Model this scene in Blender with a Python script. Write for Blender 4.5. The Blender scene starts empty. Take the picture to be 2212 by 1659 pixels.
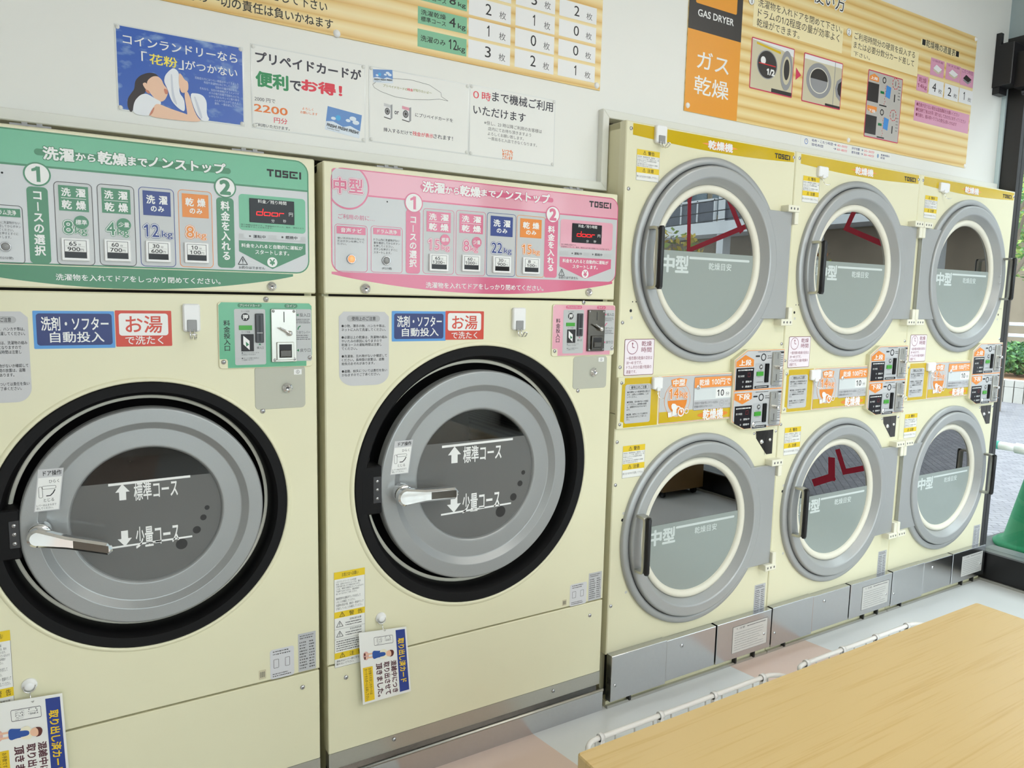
import bpy, math, random
from mathutils import Vector, Matrix
random.seed(7)
PI = math.pi
sc = bpy.context.scene
COL = sc.collection

# ------------------------------------------------------------------ camera, world, lights, exposure
cam_d = bpy.data.cameras.new('camera')
cam = bpy.data.objects.new('camera', cam_d)
COL.objects.link(cam)
rows = ((0.854804, 0.043481, -0.517125), (-0.518509, 0.112665, -0.847618), (0.021406, 0.992681, 0.118852))
m4 = Matrix([list(rows[i]) + [(-1.4697, -1.7792, 1.3471)[i]] for i in range(3)] + [[0, 0, 0, 1]])
cam.matrix_world = m4
cam_d.sensor_width = 36.0
cam_d.lens = 25.687
cam_d.clip_start = 0.05
cam_d.clip_end = 200
sc.camera = cam

world = bpy.data.worlds.new('overcast_sky')
sc.world = world
world.use_nodes = True
_bg = world.node_tree.nodes['Background']
_bg.inputs['Color'].default_value = (0.86, 0.94, 1.0, 1)
_bg.inputs['Strength'].default_value = 4.6

sc.view_settings.view_transform = 'Standard'
sc.view_settings.look = 'None'
sc.view_settings.gamma = 1
sc.view_settings.use_curve_mapping = False
sc.view_settings.exposure = 0.0
sc.cycles.use_denoising = True
sc.cycles.max_bounces = 7
sc.cycles.diffuse_bounces = 4
sc.cycles.glossy_bounces = 4
sc.cycles.transmission_bounces = 4
sc.cycles.transparent_max_bounces = 12
sc.cycles.caustics_reflective = False
sc.cycles.caustics_refractive = False
sc.cycles.sample_clamp_indirect = 6

LAMP_STRENGTH = 14.0       # ceiling light panels (built further down, each with its own light)
LAMP_SPOTS = [(-2.9, -3.6), (0.1, -2.1), (1.6, -1.75), (0.1, -3.7), (1.5, -3.4)]

def portal(name, loc, rot, sx, sy):
    d = bpy.data.lights.new(name, 'AREA')
    d.shape = 'RECTANGLE'; d.size = sx; d.size_y = sy
    d.cycles.is_portal = True
    o = bpy.data.objects.new(name, d); COL.objects.link(o)
    o.location = loc; o.rotation_euler = rot
portal('window_daylight_side', (2.41, -2.35, 1.55), (0, PI/2, 0), 2.8, 4.7)
portal('window_daylight_rear', (0.0, -4.75, 1.7), (PI/2, 0, 0), 4.3, 2.2)

# ------------------------------------------------------------------ materials
def lin(c):
    out = []
    for v in c:
        v = v / 255.0
        out.append(v / 12.92 if v <= 0.04045 else ((v + 0.055) / 1.055) ** 2.4)
    return (out[0], out[1], out[2], 1.0)

MATS = {}
def mat(name, rgb, rough=0.5, metal=0.0, spec=0.5, var=0.0, vscale=60.0, bump=0.0, emit=None, es=0.0, coat=0.0):
    if name in MATS: return MATS[name]
    m = bpy.data.materials.new(name); m.use_nodes = True
    nt = m.node_tree; b = nt.nodes['Principled BSDF']
    c = lin(rgb)
    b.inputs['Base Color'].default_value = c
    b.inputs['Roughness'].default_value = rough
    b.inputs['Metallic'].default_value = metal
    b.inputs['Specular IOR Level'].default_value = spec
    b.inputs['Coat Weight'].default_value = coat
    b.inputs['Coat Roughness'].default_value = 0.06
    if emit:
        b.inputs['Emission Color'].default_value = lin(emit)
        b.inputs['Emission Strength'].default_value = es
    if var or bump:
        tc = nt.nodes.new('ShaderNodeTexCoord')
        n = nt.nodes.new('ShaderNodeTexNoise')
        n.inputs['Scale'].default_value = vscale; n.inputs['Detail'].default_value = 3
        nt.links.new(tc.outputs['Object'], n.inputs['Vector'])
        if var:
            mx = nt.nodes.new('ShaderNodeMix'); mx.data_type = 'RGBA'
            mx.inputs[6].default_value = tuple(max(0, v * (1 - var)) for v in c[:3]) + (1,)
            mx.inputs[7].default_value = tuple(min(1, v * (1 + var)) for v in c[:3]) + (1,)
            nt.links.new(n.outputs['Fac'], mx.inputs[0])
            nt.links.new(mx.outputs[2], b.inputs['Base Color'])
        if bump:
            bp = nt.nodes.new('ShaderNodeBump'); bp.inputs['Strength'].default_value = bump
            bp.inputs['Distance'].default_value = 0.002
            nt.links.new(n.outputs['Fac'], bp.inputs['Height'])
            nt.links.new(bp.outputs['Normal'], b.inputs['Normal'])
    MATS[name] = m
    return m

def glass_mat(name, tint, refl, rough=0.0, ior=1.5):
    """thin pane: see-through tint under a mirror-like coat"""
    m = bpy.data.materials.new(name); m.use_nodes = True
    nt = m.node_tree; nt.nodes.clear()
    out = nt.nodes.new('ShaderNodeOutputMaterial')
    tr = nt.nodes.new('ShaderNodeBsdfTransparent'); tr.inputs['Color'].default_value = tint + (1,)
    gl = nt.nodes.new('ShaderNodeBsdfGlossy'); gl.inputs['Roughness'].default_value = rough
    fr = nt.nodes.new('ShaderNodeFresnel'); fr.inputs['IOR'].default_value = ior
    ad = nt.nodes.new('ShaderNodeMath'); ad.operation = 'ADD'; ad.use_clamp = True
    ad.inputs[1].default_value = refl
    nt.links.new(fr.outputs[0], ad.inputs[0])
    gm = nt.nodes.new('ShaderNodeNewGeometry'); iv = nt.nodes.new('ShaderNodeMath'); iv.operation = 'SUBTRACT'; iv.inputs[0].default_value = 1.0
    nt.links.new(gm.outputs['Backfacing'], iv.inputs[1])
    mu = nt.nodes.new('ShaderNodeMath'); mu.operation = 'MULTIPLY'
    nt.links.new(ad.outputs[0], mu.inputs[0]); nt.links.new(iv.outputs[0], mu.inputs[1])
    mx = nt.nodes.new('ShaderNodeMixShader')
    nt.links.new(mu.outputs[0], mx.inputs[0]); nt.links.new(tr.outputs[0], mx.inputs[1]); nt.links.new(gl.outputs[0], mx.inputs[2])
    nt.links.new(mx.outputs[0], out.inputs[0])
    MATS[name] = m
    return m

CREAM = mat('cream_powder_coat', (229, 225, 194), 0.32, var=0.02, vscale=9)
CREAMS = mat('cream_side_sheet', (224, 219, 184), 0.4, var=0.02, vscale=9)
BLACK = mat('black_plastic', (20, 20, 22), 0.35)
BLACKM = mat('matt_black_rubber', (9, 8, 10), 0.6, spec=0.25)
DARK = mat('dark_gap', (40, 34, 26), 0.8)
SILV = mat('silver_grey_paint', (158, 160, 160), 0.36, metal=0.35, var=0.05, vscale=700, bump=0.04)
SILV2 = mat('silver_ring_paint', (172, 174, 174), 0.38, metal=0.3, var=0.03, vscale=400)
CHROME = mat('polished_chrome', (235, 235, 235), 0.07, metal=1.0, var=0.01)
STEEL = mat('brushed_stainless', (196, 196, 198), 0.2, metal=1.0, var=0.04, vscale=120)
STEEL2 = mat('satin_steel', (190, 188, 180), 0.32, metal=0.9, var=0.04, vscale=200)
DSTEEL = mat('dark_mirror_steel', (96, 92, 86), 0.14, metal=1.0, var=0.1, vscale=30)
WHITEP = mat('white_plastic', (240, 240, 240), 0.3, var=0.01)
IVORY = mat('ivory_gasket', (232, 228, 212), 0.4, var=0.01)
GREYT = mat('grey_plastic_tab', (150, 150, 150), 0.35, var=0.02)
INK = mat('black_ink', (30, 28, 30), 0.5)
INKG = mat('grey_ink', (90, 88, 90), 0.55)
WHITE = mat('white_print', (238, 238, 236), 0.35)
PAPER = mat('white_paper', (236, 236, 232), 0.45, var=0.01)
WALLM = mat('white_wall_panel', (234, 234, 229), 0.42, var=0.012, vscale=4)
TRIMM = mat('white_aluminium_trim', (230, 230, 222), 0.4, var=0.01)
BLUE = mat('blue_print', (34, 56, 132), 0.3)
BLUEL = mat('light_blue_print', (84, 152, 218), 0.3)
RED = mat('red_print', (208, 64, 40), 0.3)
REDI = mat('red_ink', (214, 42, 48), 0.4)
ORANGE = mat('orange_print', (232, 138, 46), 0.3)
ORANGEL = mat('light_orange_print', (240, 152, 76), 0.3)
YELLOW = mat('yellow_print', (216, 182, 20), 0.28)
YELLOWW = mat('warning_yellow_print', (232, 200, 40), 0.4)
GRAYP = mat('grey_print', (198, 199, 200), 0.2, coat=0.2)
GRAYN = mat('grey_notice_print', (200, 200, 202), 0.4)
GRAYK = mat('grey_lid_paint', (186, 186, 172), 0.4)
GREEN1 = mat('green_print', (98, 176, 136), 0.2, coat=0.1)
GREEN2 = mat('dark_green_print', (40, 122, 74), 0.22, coat=0.1)
PINK1 = mat('pink_print', (226, 160, 176), 0.12, coat=0.4)
PINK2 = mat('dark_pink_print', (210, 92, 128), 0.16, coat=0.4)
PINKP = mat('pale_pink_print', (236, 214, 226), 0.35)
PINKC = mat('mauve_pink_print', (220, 160, 186), 0.4)
LEDR = mat('red_led_digits', (255, 20, 20), 0.4, emit=(255, 14, 24), es=1.4)
LEDG = mat('green_lcd', (60, 150, 40), 0.3, emit=(60, 160, 40), es=0.12)
LEDO = mat('orange_lit_button', (255, 170, 120), 0.3, emit=(255, 150, 90), es=0.7)
SMOKE = mat('smoked_display', (22, 17, 19), 0.12, spec=0.25)

# ------------------------------------------------------------------ mesh collecting
GC = {}
def glyphs(s):
    k = s
    if k in GC: return GC[k]
    c = bpy.data.curves.new('lettering', 'FONT'); c.body = s
    c.resolution_u = 3
    o = bpy.data.objects.new('lettering', c)
    me = bpy.data.meshes.new_from_object(o)
    vs = [(v.co.x, v.co.y) for v in me.vertices]
    fs = [tuple(p.vertices) for p in me.polygons]
    bpy.data.objects.remove(o); bpy.data.curves.remove(c); bpy.data.meshes.remove(me)
    if '1' in s:          # give the plain numeral one its flag
        for i in range(len(vs) - 3):
            bx = bbox2(vs[i:i + 4])
            if abs(bx[2] - bx[0] - 0.098) < 0.004 and abs(bx[3] - bx[1] - 0.682) < 0.004 and all(min(abs(q[0] - bx[0]), abs(q[0] - bx[2])) < 1e-4 for q in vs[i:i + 4]):
                b = len(vs); x, z = bx[0], bx[3]
                vs += [(x, z), (x - 0.03, z - 0.05), (x - 0.15, z - 0.13), (x - 0.15, z - 0.215), (x, z - 0.155)]
                fs.append((b, b + 1, b + 2, b + 3, b + 4))
    GC[k] = (vs, fs)
    return GC[k]

def bbox2(vs):
    xs = [v[0] for v in vs]; ys = [v[1] for v in vs]
    return min(xs), min(ys), max(xs), max(ys)

STEP = 0.00025
class G:
    """collects geometry for ONE mesh; prints lie on the plane y = self.y, each level a hair nearer to the room"""
    def __init__(s, y=0.0, tf=None):
        s.v = []; s.f = []; s.k = []; s.sm = []; s.mats = []; s.y = y; s.tf = tf; s.n = 0; s.natural = True
    def mi(s, m):
        if m not in s.mats: s.mats.append(m)
        return s.mats.index(m)
    def add(s, vs, fs, m, smooth=False):
        b = len(s.v); s.v += vs; k = s.mi(m)
        for f in fs:
            s.f.append(tuple(i + b for i in f)); s.k.append(k); s.sm.append(smooth)
    def p3(s, p, lv):
        if s.tf: p = s.tf(p)
        return (p[0], s.y - STEP * lv, p[1])
    # ---- flat prints
    def flat(s, pts, m, lv=0):
        a = sum(pts[i][0] * pts[(i + 1) % len(pts)][1] - pts[(i + 1) % len(pts)][0] * pts[i][1] for i in range(len(pts)))
        if a < 0: pts = pts[::-1]
        s.n = (s.n + 1) % 16; lv += s.n * 0.02      # keeps neighbouring prints of one level apart
        s.add([s.p3(p, lv) for p in pts], [tuple(range(len(pts)))], m)
    def rect(s, r, m, lv=0):
        s.flat([(r[0], r[1]), (r[2], r[1]), (r[2], r[3]), (r[0], r[3])], m, lv)
    def rr(s, r, rad, m, lv=0):
        s.flat(rrpts(r, rad), m, lv)
    def frame(s, r, rad, t, m, lv=0):
        n = 6
        a = rrpts(r, rad, n); q = (r[0] + t, r[1] + t, r[2] - t, r[3] - t)
        b = rrpts(q, max(rad - t, 0.0005), n); L = len(a)
        s.add([s.p3(p, lv) for p in a + b], [(i, (i + 1) % L, L + (i + 1) % L, L + i) for i in range(L)], m)
    def disc(s, c, r, m, lv=0, rz=None, n=40):
        rz = rz or r
        s.flat([(c[0] + r * math.cos(2 * PI * i / n), c[1] + rz * math.sin(2 * PI * i / n)) for i in range(n)], m, lv)
    def blob(s, pts, m, lv=0, it=2):
        """outline with its corners rounded off"""
        for _ in range(it):
            q = []
            for i in range(len(pts)):
                a, b = pts[i], pts[(i + 1) % len(pts)]
                q += [(a[0] * .78 + b[0] * .22, a[1] * .78 + b[1] * .22), (a[0] * .22 + b[0] * .78, a[1] * .22 + b[1] * .78)]
            pts = q
        s.flat(pts, m, lv)
    def annulus(s, c, r0, r1, m, lv=0, n=48, a0=0, a1=2 * PI):
        pts = []
        for i in range(n + 1):
            a = a0 + (a1 - a0) * i / n
            pts += [s.p3((c[0] + r0 * math.cos(a), c[1] + r0 * math.sin(a)), lv), s.p3((c[0] + r1 * math.cos(a), c[1] + r1 * math.sin(a)), lv)]
        s.add(pts, [(2 * i, 2 * i + 1, 2 * i + 3, 2 * i + 2) for i in range(n)], m)
    def line(s, a, b, w, m, lv=0):
        d = Vector((b[0] - a[0], b[1] - a[1])); d.normalize(); n = Vector((-d.y, d.x)) * w / 2
        s.flat([(a[0] + n.x, a[1] + n.y), (a[0] - n.x, a[1] - n.y), (b[0] - n.x, b[1] - n.y), (b[0] + n.x, b[1] + n.y)], m, lv)
    def curve(s, pts, w, m, lv=0):
        for i in range(len(pts) - 1): s.line(pts[i], pts[i + 1], w, m, lv)
    def text(s, t, r, m, lv=1, bold=0.0, out=None, ow=0.05):
        """fit the line of text t into the rectangle r; bold and out thicken the strokes by em fractions"""
        gl = glyphs(t)
        if not gl[0]: return
        x0, y0, x1, y1 = bbox2(gl[0])
        if s.natural and s.tf is None and len(t) >= 5:      # never squash a line below its natural height
            nat = (r[2] - r[0]) * (y1 - y0) / max(x1 - x0, 1e-6)
            if r[3] - r[1] < nat * 0.93:
                zc = (r[1] + r[3]) / 2; r = (r[0], zc - nat * 0.475, r[2], zc + nat * 0.475)
        sx = (r[2] - r[0]) / max(x1 - x0, 1e-6); sy = (r[3] - r[1]) / max(y1 - y0, 1e-6)
        if out: s._put(gl, x0, y0, sx, sy, r, out, lv, bold + ow)
        s._put(gl, x0, y0, sx, sy, r, m, lv + (1 if out else 0), bold)
    def text3(s, t, r, m, edge, lv=1, bold=0.02):
        """lettering with a pale edge and an outer rim of its own colour"""
        s.text(t, r, edge, lv, bold + 0.042, m, 0.03)
        s.text(t, r, m, lv + 2, bold)
    def _put(s, gl, x0, y0, sx, sy, r, m, lv, fat=0.0):
        if fat > 0.022: offs = [(0, 0)] + [(fat * math.cos(PI * k / 4), fat * math.sin(PI * k / 4)) for k in range(8)]
        elif fat > 0.004: offs = [(fat * .7 * a, fat * .7 * b) for a, b in ((1, 1), (-1, 1), (-1, -1), (1, -1))]
        else: offs = [(0, 0)]
        for i, (dx, dy) in enumerate(offs):
            s.add([s.p3((r[0] + (x + dx - x0) * sx, r[1] + (y + dy - y0) * sy), lv + 0.02 * i) for x, y in gl[0]], gl[1], m)
    def para(s, lines, r, m, lv=1, bold=0.0, right=False, fill=0.8):
        """lines of text of one size, left (or right) aligned, filling rectangle r"""
        n = len(lines); pit = (r[3] - r[1]) / n
        wid = 1e-6
        for t in lines:
            if t.strip():
                b = bbox2(glyphs(t)[0]); wid = max(wid, b[2] - b[0])
        sx = (r[2] - r[0]) / wid; sy = pit * fill / 0.95
        for i, t in enumerate(lines):
            if not t.strip(): continue
            gl = glyphs(t); b = bbox2(gl[0])
            zb = r[3] - pit * (i + 1) + pit * (1 - fill) / 2 + 0.1 * sy
            x = r[0] if not right else r[2] - (b[2] - b[0]) * sx
            s._put(gl, b[0], 0.0, sx, sy, (x, zb), m, lv, bold)
    def vtext(s, t, r, m, lv=1, bold=0.0):
        n = len(t); pit = (r[3] - r[1]) / n; w = r[2] - r[0]
        for i, ch in enumerate(t):
            zc = r[3] - pit * (i + 0.5)
            if ch in 'ー':
                cx = (r[0] + r[2]) / 2
                s.rect((cx - w * 0.06, zc - pit * 0.4, cx + w * 0.06, zc + pit * 0.4), m, lv); continue
            gl = glyphs(ch); b = bbox2(gl[0])
            k = min(w, pit * 1.02) / 0.95
            cx = (r[0] + r[2]) / 2
            s._put(gl, (b[0] + b[2]) / 2, (b[1] + b[3]) / 2, w / 0.95, pit * 0.92 / 0.95, (cx, zc), m, lv, bold)
    def strokes(s, r, n, m, lv=1, seed=1, fill=0.45, short=0.75):
        """print too small to read: rows of short ink strokes"""
        rd = random.Random(seed); pit = (r[3] - r[1]) / n
        for i in range(n):
            z1 = r[3] - pit * (i + 0.5 - fill / 2); z0 = z1 - pit * fill
            x = r[0]; xe = r[2] - (r[2] - r[0]) * rd.random() * (1 - short)
            while x < xe:
                w = pit * fill * rd.uniform(0.5, 1.6)
                s.rect((x, z0 + pit * rd.uniform(0, .1), min(x + w, xe), z1), m, lv); x += w + pit * fill * rd.uniform(0.25, 0.6)
    # ---- solids
    def box(s, x0, y0, z0, x1, y1, z1, m):
        v = [(x0, y0, z0), (x1, y0, z0), (x1, y1, z0), (x0, y1, z0), (x0, y0, z1), (x1, y0, z1), (x1, y1, z1), (x0, y1, z1)]
        s.add(v, [(0, 3, 2, 1), (4, 5, 6, 7), (0, 1, 5, 4), (1, 2, 6, 5), (2, 3, 7, 6), (3, 0, 4, 7)], m)
    def prism(s, pts, y0, y1, m, ch=0.0):
        """outline in x,z extruded from front y0 back to y1, front edge chamfered"""
        a = sum(pts[i][0] * pts[(i + 1) % len(pts)][1] - pts[(i + 1) % len(pts)][0] * pts[i][1] for i in range(len(pts)))
        if a < 0: pts = pts[::-1]
        n = len(pts)
        rings = []
        if ch > 0:
            rings.append([(p[0], y0, p[1]) for p in inset(pts, ch)])
            rings.append([(p[0], y0 + ch, p[1]) for p in pts])
        else:
            rings.append([(p[0], y0, p[1]) for p in pts])
        rings.append([(p[0], y1, p[1]) for p in pts])
        if s.tf: rings = [[(s.tf((q[0], q[2]))[0], q[1], s.tf((q[0], q[2]))[1]) for q in rg] for rg in rings]
        vs = [q for rg in rings for q in rg]; fs = [tuple(range(n))]
        for k in range(len(rings) - 1):
            for i in range(n):
                j = (i + 1) % n
                fs.append((k * n + i, (k + 1) * n + i, (k + 1) * n + j, k * n + j))
        L = (len(rings) - 1) * n
        fs.append(tuple(L + i for i in reversed(range(n))))
        s.add(vs, fs, m)
    def plate(s, r, y0, y1, rad, m, ch=0.0015):
        s.prism(rrpts(r, rad) if rad > 0 else [(r[0], r[1]), (r[2], r[1]), (r[2], r[3]), (r[0], r[3])], y0, y1, m, ch)
    def lathe(s, cx, cz, prof, m, n=96, smooth=True, capf=False, capb=False, a0=0.0, a1=2 * PI, crisp=False):
        """profile of (radius, y) spun about the y axis through (cx, cz)"""
        if crisp:
            for k in range(len(prof) - 1): s.lathe(cx, cz, prof[k:k + 2], m, n, smooth)
            return
        full = abs(a1 - a0 - 2 * PI) < 1e-6
        N = n if full else n + 1
        vs = []
        for r, y in prof:
            for i in range(N):
                a = a0 + (a1 - a0) * i / n
                vs.append((cx + r * math.cos(a), y, cz + r * math.sin(a)))
        fs = []
        for k in range(len(prof) - 1):
            for i in range(n):
                j = (i + 1) % N
                fs.append((k * N + i, (k + 1) * N + i, (k + 1) * N + j, k * N + j))
        if capf: fs.append(tuple(range(N)))
        if capb: fs.append(tuple((len(prof) - 1) * N + i for i in reversed(range(N))))
        s.add(vs, fs, m, smooth)
    def hole_panel(s, x0, z0, x1, z1, cx, cz, r, y, yb, m, n=96):
        """front sheet with a round hole and turned-back outer edges"""
        angs = [2 * PI * i / n for i in range(n)]
        for c in ((x0, z0), (x1, z0), (x1, z1), (x0, z1)): angs.append(math.atan2(c[1] - cz, c[0] - cx) % (2 * PI))
        angs = sorted(set(round(a, 6) for a in angs)); N = len(angs)
        ch = 0.003
        def edge(a, X0, Z0, X1, Z1):
            dx, dz = math.cos(a), math.sin(a); t = 1e9
            if dx > 1e-9: t = min(t, (X1 - cx) / dx)
            if dx < -1e-9: t = min(t, (X0 - cx) / dx)
            if dz > 1e-9: t = min(t, (Z1 - cz) / dz)
            if dz < -1e-9: t = min(t, (Z0 - cz) / dz)
            return (cx + dx * t, cz + dz * t)
        A = [(cx + r * math.cos(a), y, cz + r * math.sin(a)) for a in angs]
        B = []; Cc = []; D = []
        for a in angs:
            p = edge(a, x0, z0, x1, z1)
            q = (min(max(p[0], x0 + ch), x1 - ch), min(max(p[1], z0 + ch), z1 - ch))
            B.append((q[0], y, q[1])); Cc.append((p[0], y + ch, p[1])); D.append((p[0], yb, p[1]))
        fs = []
        for k in range(3):
            for i in range(N):
                j = (i + 1) % N
                fs.append((k * N + i, k * N + N + i, k * N + N + j, k * N + j))
        s.add(A + B + Cc + D, fs, m)
    def tube(s, path, r, m, n=8, closed=False):
        P = [Vector(p) for p in path]; N = len(P)
        vs = []; up = None
        for i, p in enumerate(P):
            if closed: t = (P[(i + 1) % N] - P[i - 1])
            else: t = P[min(i + 1, N - 1)] - P[max(i - 1, 0)]
            t.normalize()
            if up is None:
                up = Vector((0, 0, 1)) if abs(t.z) < 0.9 else Vector((1, 0, 0))
            a = t.cross(up)
            if a.length < 1e-5: a = t.cross(Vector((0.3, 1, 0.2)))
            a.normalize(); b = a.cross(t); b.normalize(); up = b
            rr = r[i] if isinstance(r, (list, tuple)) else r
            for k in range(n):
                q = p + (a * math.cos(2 * PI * k / n) + b * math.sin(2 * PI * k / n)) * rr
                vs.append(tuple(q))
        fs = []
        for i in range(N if closed else N - 1):
            i2 = (i + 1) % N
            for k in range(n):
                k2 = (k + 1) % n
                fs.append((i * n + k, i2 * n + k, i2 * n + k2, i * n + k2))
        if not closed:
            fs.append(tuple(reversed(range(n)))); fs.append(tuple((N - 1) * n + k for k in range(n)))
        s.add(vs, fs, m, True)
    def build(s, name, parent=None, **props):
        me = bpy.data.meshes.new(name)
        me.from_pydata(s.v, [], s.f)
        for m in s.mats: me.materials.append(m)
        me.polygons.foreach_set('material_index', s.k)
        me.polygons.foreach_set('use_smooth', s.sm)
        me.update()
        o = bpy.data.objects.new(name, me); COL.objects.link(o)
        if parent:
            o.parent = parent
            o.matrix_parent_inverse = Matrix.Translation(-Vector(ABS.get(parent.name, (0, 0, 0))))
        for k, v in props.items(): o[k] = v
        return o

ABS = {}
def rrpts(r, rad, n=6):
    x0, z0, x1, z1 = r
    rad = min(rad, (x1 - x0) / 2 - 1e-5, (z1 - z0) / 2 - 1e-5)
    out = []
    for cx, cz, a in ((x1 - rad, z0 + rad, -PI / 2), (x1 - rad, z1 - rad, 0), (x0 + rad, z1 - rad, PI / 2), (x0 + rad, z0 + rad, PI)):
        for i in range(n + 1):
            t = a + PI / 2 * i / n
            out.append((cx + rad * math.cos(t), cz + rad * math.sin(t)))
    return out
def inset(pts, d):
    n = len(pts); out = []
    for i in range(n):
        p0, p1, p2 = Vector(pts[i - 1]), Vector(pts[i]), Vector(pts[(i + 1) % n])
        a = (p1 - p0); b = (p2 - p1)
        if a.length < 1e-7: a = b
        if b.length < 1e-7: b = a
        a.normalize(); b.normalize()
        na, nb = Vector((-a.y, a.x)), Vector((-b.y, b.x))
        nn = na + nb
        if nn.length < 1e-6: nn = na
        nn.normalize(); k = d / max(nn.dot(na), 0.35)
        out.append((p1.x + nn.x * k, p1.y + nn.y * k))
    return out

def thing(name, loc, label, cat, group=None):
    o = bpy.data.objects.new(name, None); COL.objects.link(o)
    o.location = loc; o.empty_display_size = 0.1
    ABS[o.name] = loc
    o['label'] = label; o['category'] = cat
    if group: o['group'] = group
    return o
def tag(o, label, cat, group=None):
    o['label'] = label; o['category'] = cat
    if group: o['group'] = group
    return o
def struct(o):
    o['kind'] = 'structure'
    return o
def ctr(r): return ((r[0] + r[2]) / 2, (r[1] + r[3]) / 2)

SCREW = {}
def screw(parent, c, y=0.0, r=0.006, name='screw', m=None):
    """domed cross-head screw on the front plane; copies share one mesh"""
    m = m or STEEL
    key = (round(r, 4), m.name)
    if key not in SCREW:
        g = G()
        g.lathe(0, 0, [(0.0005, -r * 0.55), (r * 0.5, -r * 0.48), (r * 0.85, -r * 0.3), (r, 0.0)], m, n=14, capf=True)
        g.y = -r * 0.56
        g.rect((-r * 0.5, -r * 0.09, r * 0.5, r * 0.09), INKG); g.rect((-r * 0.09, -r * 0.5, r * 0.09, r * 0.5), INKG)
        o = g.build(name); SCREW[key] = o
        first = True
    else:
        o = SCREW[key].copy(); COL.objects.link(o); first = False
    o.name = name
    base = Vector(ABS.get(parent.name, (0, 0, 0)))
    o.parent = parent; o.matrix_parent_inverse = Matrix.Identity(4)
    o.location = Vector((c[0], y, c[1])) - base
    return o
def lockcyl(parent, c, y, r, name='lock'):
    g = G()
    g.lathe(c[0], c[1], [(r * 0.45, y - r * 0.75), (r * 0.55, y - r * 0.7), (r * 0.62, y - r * 0.4), (r * 0.9, y - r * 0.36), (r, y - r * 0.2), (r, y)], CHROME, n=32)
    g.lathe(c[0], c[1], [(0.0003, y - r * 0.6), (r * 0.45, y - r * 0.75)], STEEL, n=32)
    g.y = y - r * 0.78
    g.rect((c[0] - r * 0.3, c[1] - r * 0.07, c[0] + r * 0.12, c[1] + r * 0.07), BLACK)
    return g.build(name, parent)

# ------------------------------------------------------------------ the room
XW = 2.365     # inner face of the shop window on the right
YB = -4.7      # street-side wall behind the viewer
XL = -4.2
ZC = 2.95
YWALL = 0.104

def floor_material():
    m = bpy.data.materials.new('glossy_vinyl_floor'); m.use_nodes = True
    nt = m.node_tree; b = nt.nodes['Principled BSDF']
    b.inputs['Roughness'].default_value = 0.22
    tc = nt.nodes.new('ShaderNodeTexCoord')
    sp = nt.nodes.new('ShaderNodeSeparateXYZ')
    nt.links.new(tc.outputs['Object'], sp.inputs[0])
    # pinkish vinyl bands laid across the floor every 1.30 m, drifting slightly from the wall's normal
    k = nt.nodes.new('ShaderNodeMath'); k.operation = 'MULTIPLY_ADD'
    k.inputs[1].default_value = 0.155
    nt.links.new(sp.outputs['Y'], k.inputs[0]); nt.links.new(sp.outputs['X'], k.inputs[2])
    a = nt.nodes.new('ShaderNodeMath'); a.operation = 'ADD'; a.inputs[1].default_value = 0.72 + 13.0
    nt.links.new(k.outputs[0], a.inputs[0])
    mo = nt.nodes.new('ShaderNodeMath'); mo.operation = 'MODULO'; mo.inputs[1].default_value = 1.30
    nt.links.new(a.outputs[0], mo.inputs[0])
    lt = nt.nodes.new('ShaderNodeMath'); lt.operation = 'LESS_THAN'; lt.inputs[1].default_value = 0.43
    nt.links.new(mo.outputs[0], lt.inputs[0])
    lt2 = nt.nodes.new('ShaderNodeMath'); lt2.operation = 'LESS_THAN'; lt2.inputs[1].default_value = 1.3
    nt.links.new(sp.outputs['X'], lt2.inputs[0])
    mu = nt.nodes.new('ShaderNodeMath'); mu.operation = 'MULTIPLY'
    nt.links.new(lt.outputs[0], mu.inputs[0]); nt.links.new(lt2.outputs[0], mu.inputs[1])
    nz = nt.nodes.new('ShaderNodeTexNoise'); nz.inputs['Scale'].default_value = 2.2; nz.inputs['Detail'].default_value = 4
    nt.links.new(tc.outputs['Object'], nz.inputs['Vector'])
    g = nt.nodes.new('ShaderNodeMix'); g.data_type = 'RGBA'
    g.inputs[6].default_value = lin((214, 216, 214)); g.inputs[7].default_value = lin((228, 229, 228))
    nt.links.new(nz.outputs['Fac'], g.inputs[0])
    p = nt.nodes.new('ShaderNodeMix'); p.data_type = 'RGBA'
    p.inputs[6].default_value = lin((216, 192, 174)); p.inputs[7].default_value = lin((226, 200, 188))
    nt.links.new(nz.outputs['Fac'], p.inputs[0])
    mx = nt.nodes.new('ShaderNodeMix'); mx.data_type = 'RGBA'
    nt.links.new(mu.outputs[0], mx.inputs[0]); nt.links.new(g.outputs[2], mx.inputs[6]); nt.links.new(p.outputs[2], mx.inputs[7])
    nt.links.new(mx.outputs[2], b.inputs['Base Color'])
    return m
FLOORM = floor_material()

g = G(); g.box(XL, YB, -0.12, XW + 0.02, 1.25, 0.0, FLOORM)
struct(g.build('floor'))
g = G(); g.box(XL, YB, ZC, 2.5, 1.25, ZC + 0.1, mat('white_ceiling_tile', (232, 232, 230), 0.8, var=0.02, vscale=40))
struct(g.build('ceiling'))

# the machine wall: a white panel with a stepped opening the machines stand in
ZWT = 1.683    # lower edge above the washers
ZDT = 1.904    # lower edge above the dryers
g = G()
XS = -0.001
g.prism([(XL, ZWT), (XS, ZWT), (XS, ZDT), (2.37, ZDT), (2.37, ZC), (XL, ZC)], YWALL, YWALL + 0.03, WALLM)
struct(g.build('wall_front'))
g = G(); g.box(XL, 1.15, 0, 2.5, 1.25, ZC, mat('dim_back_room_wall', (120, 112, 96), 0.8, var=0.05))
struct(g.build('wall_utility'))
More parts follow.
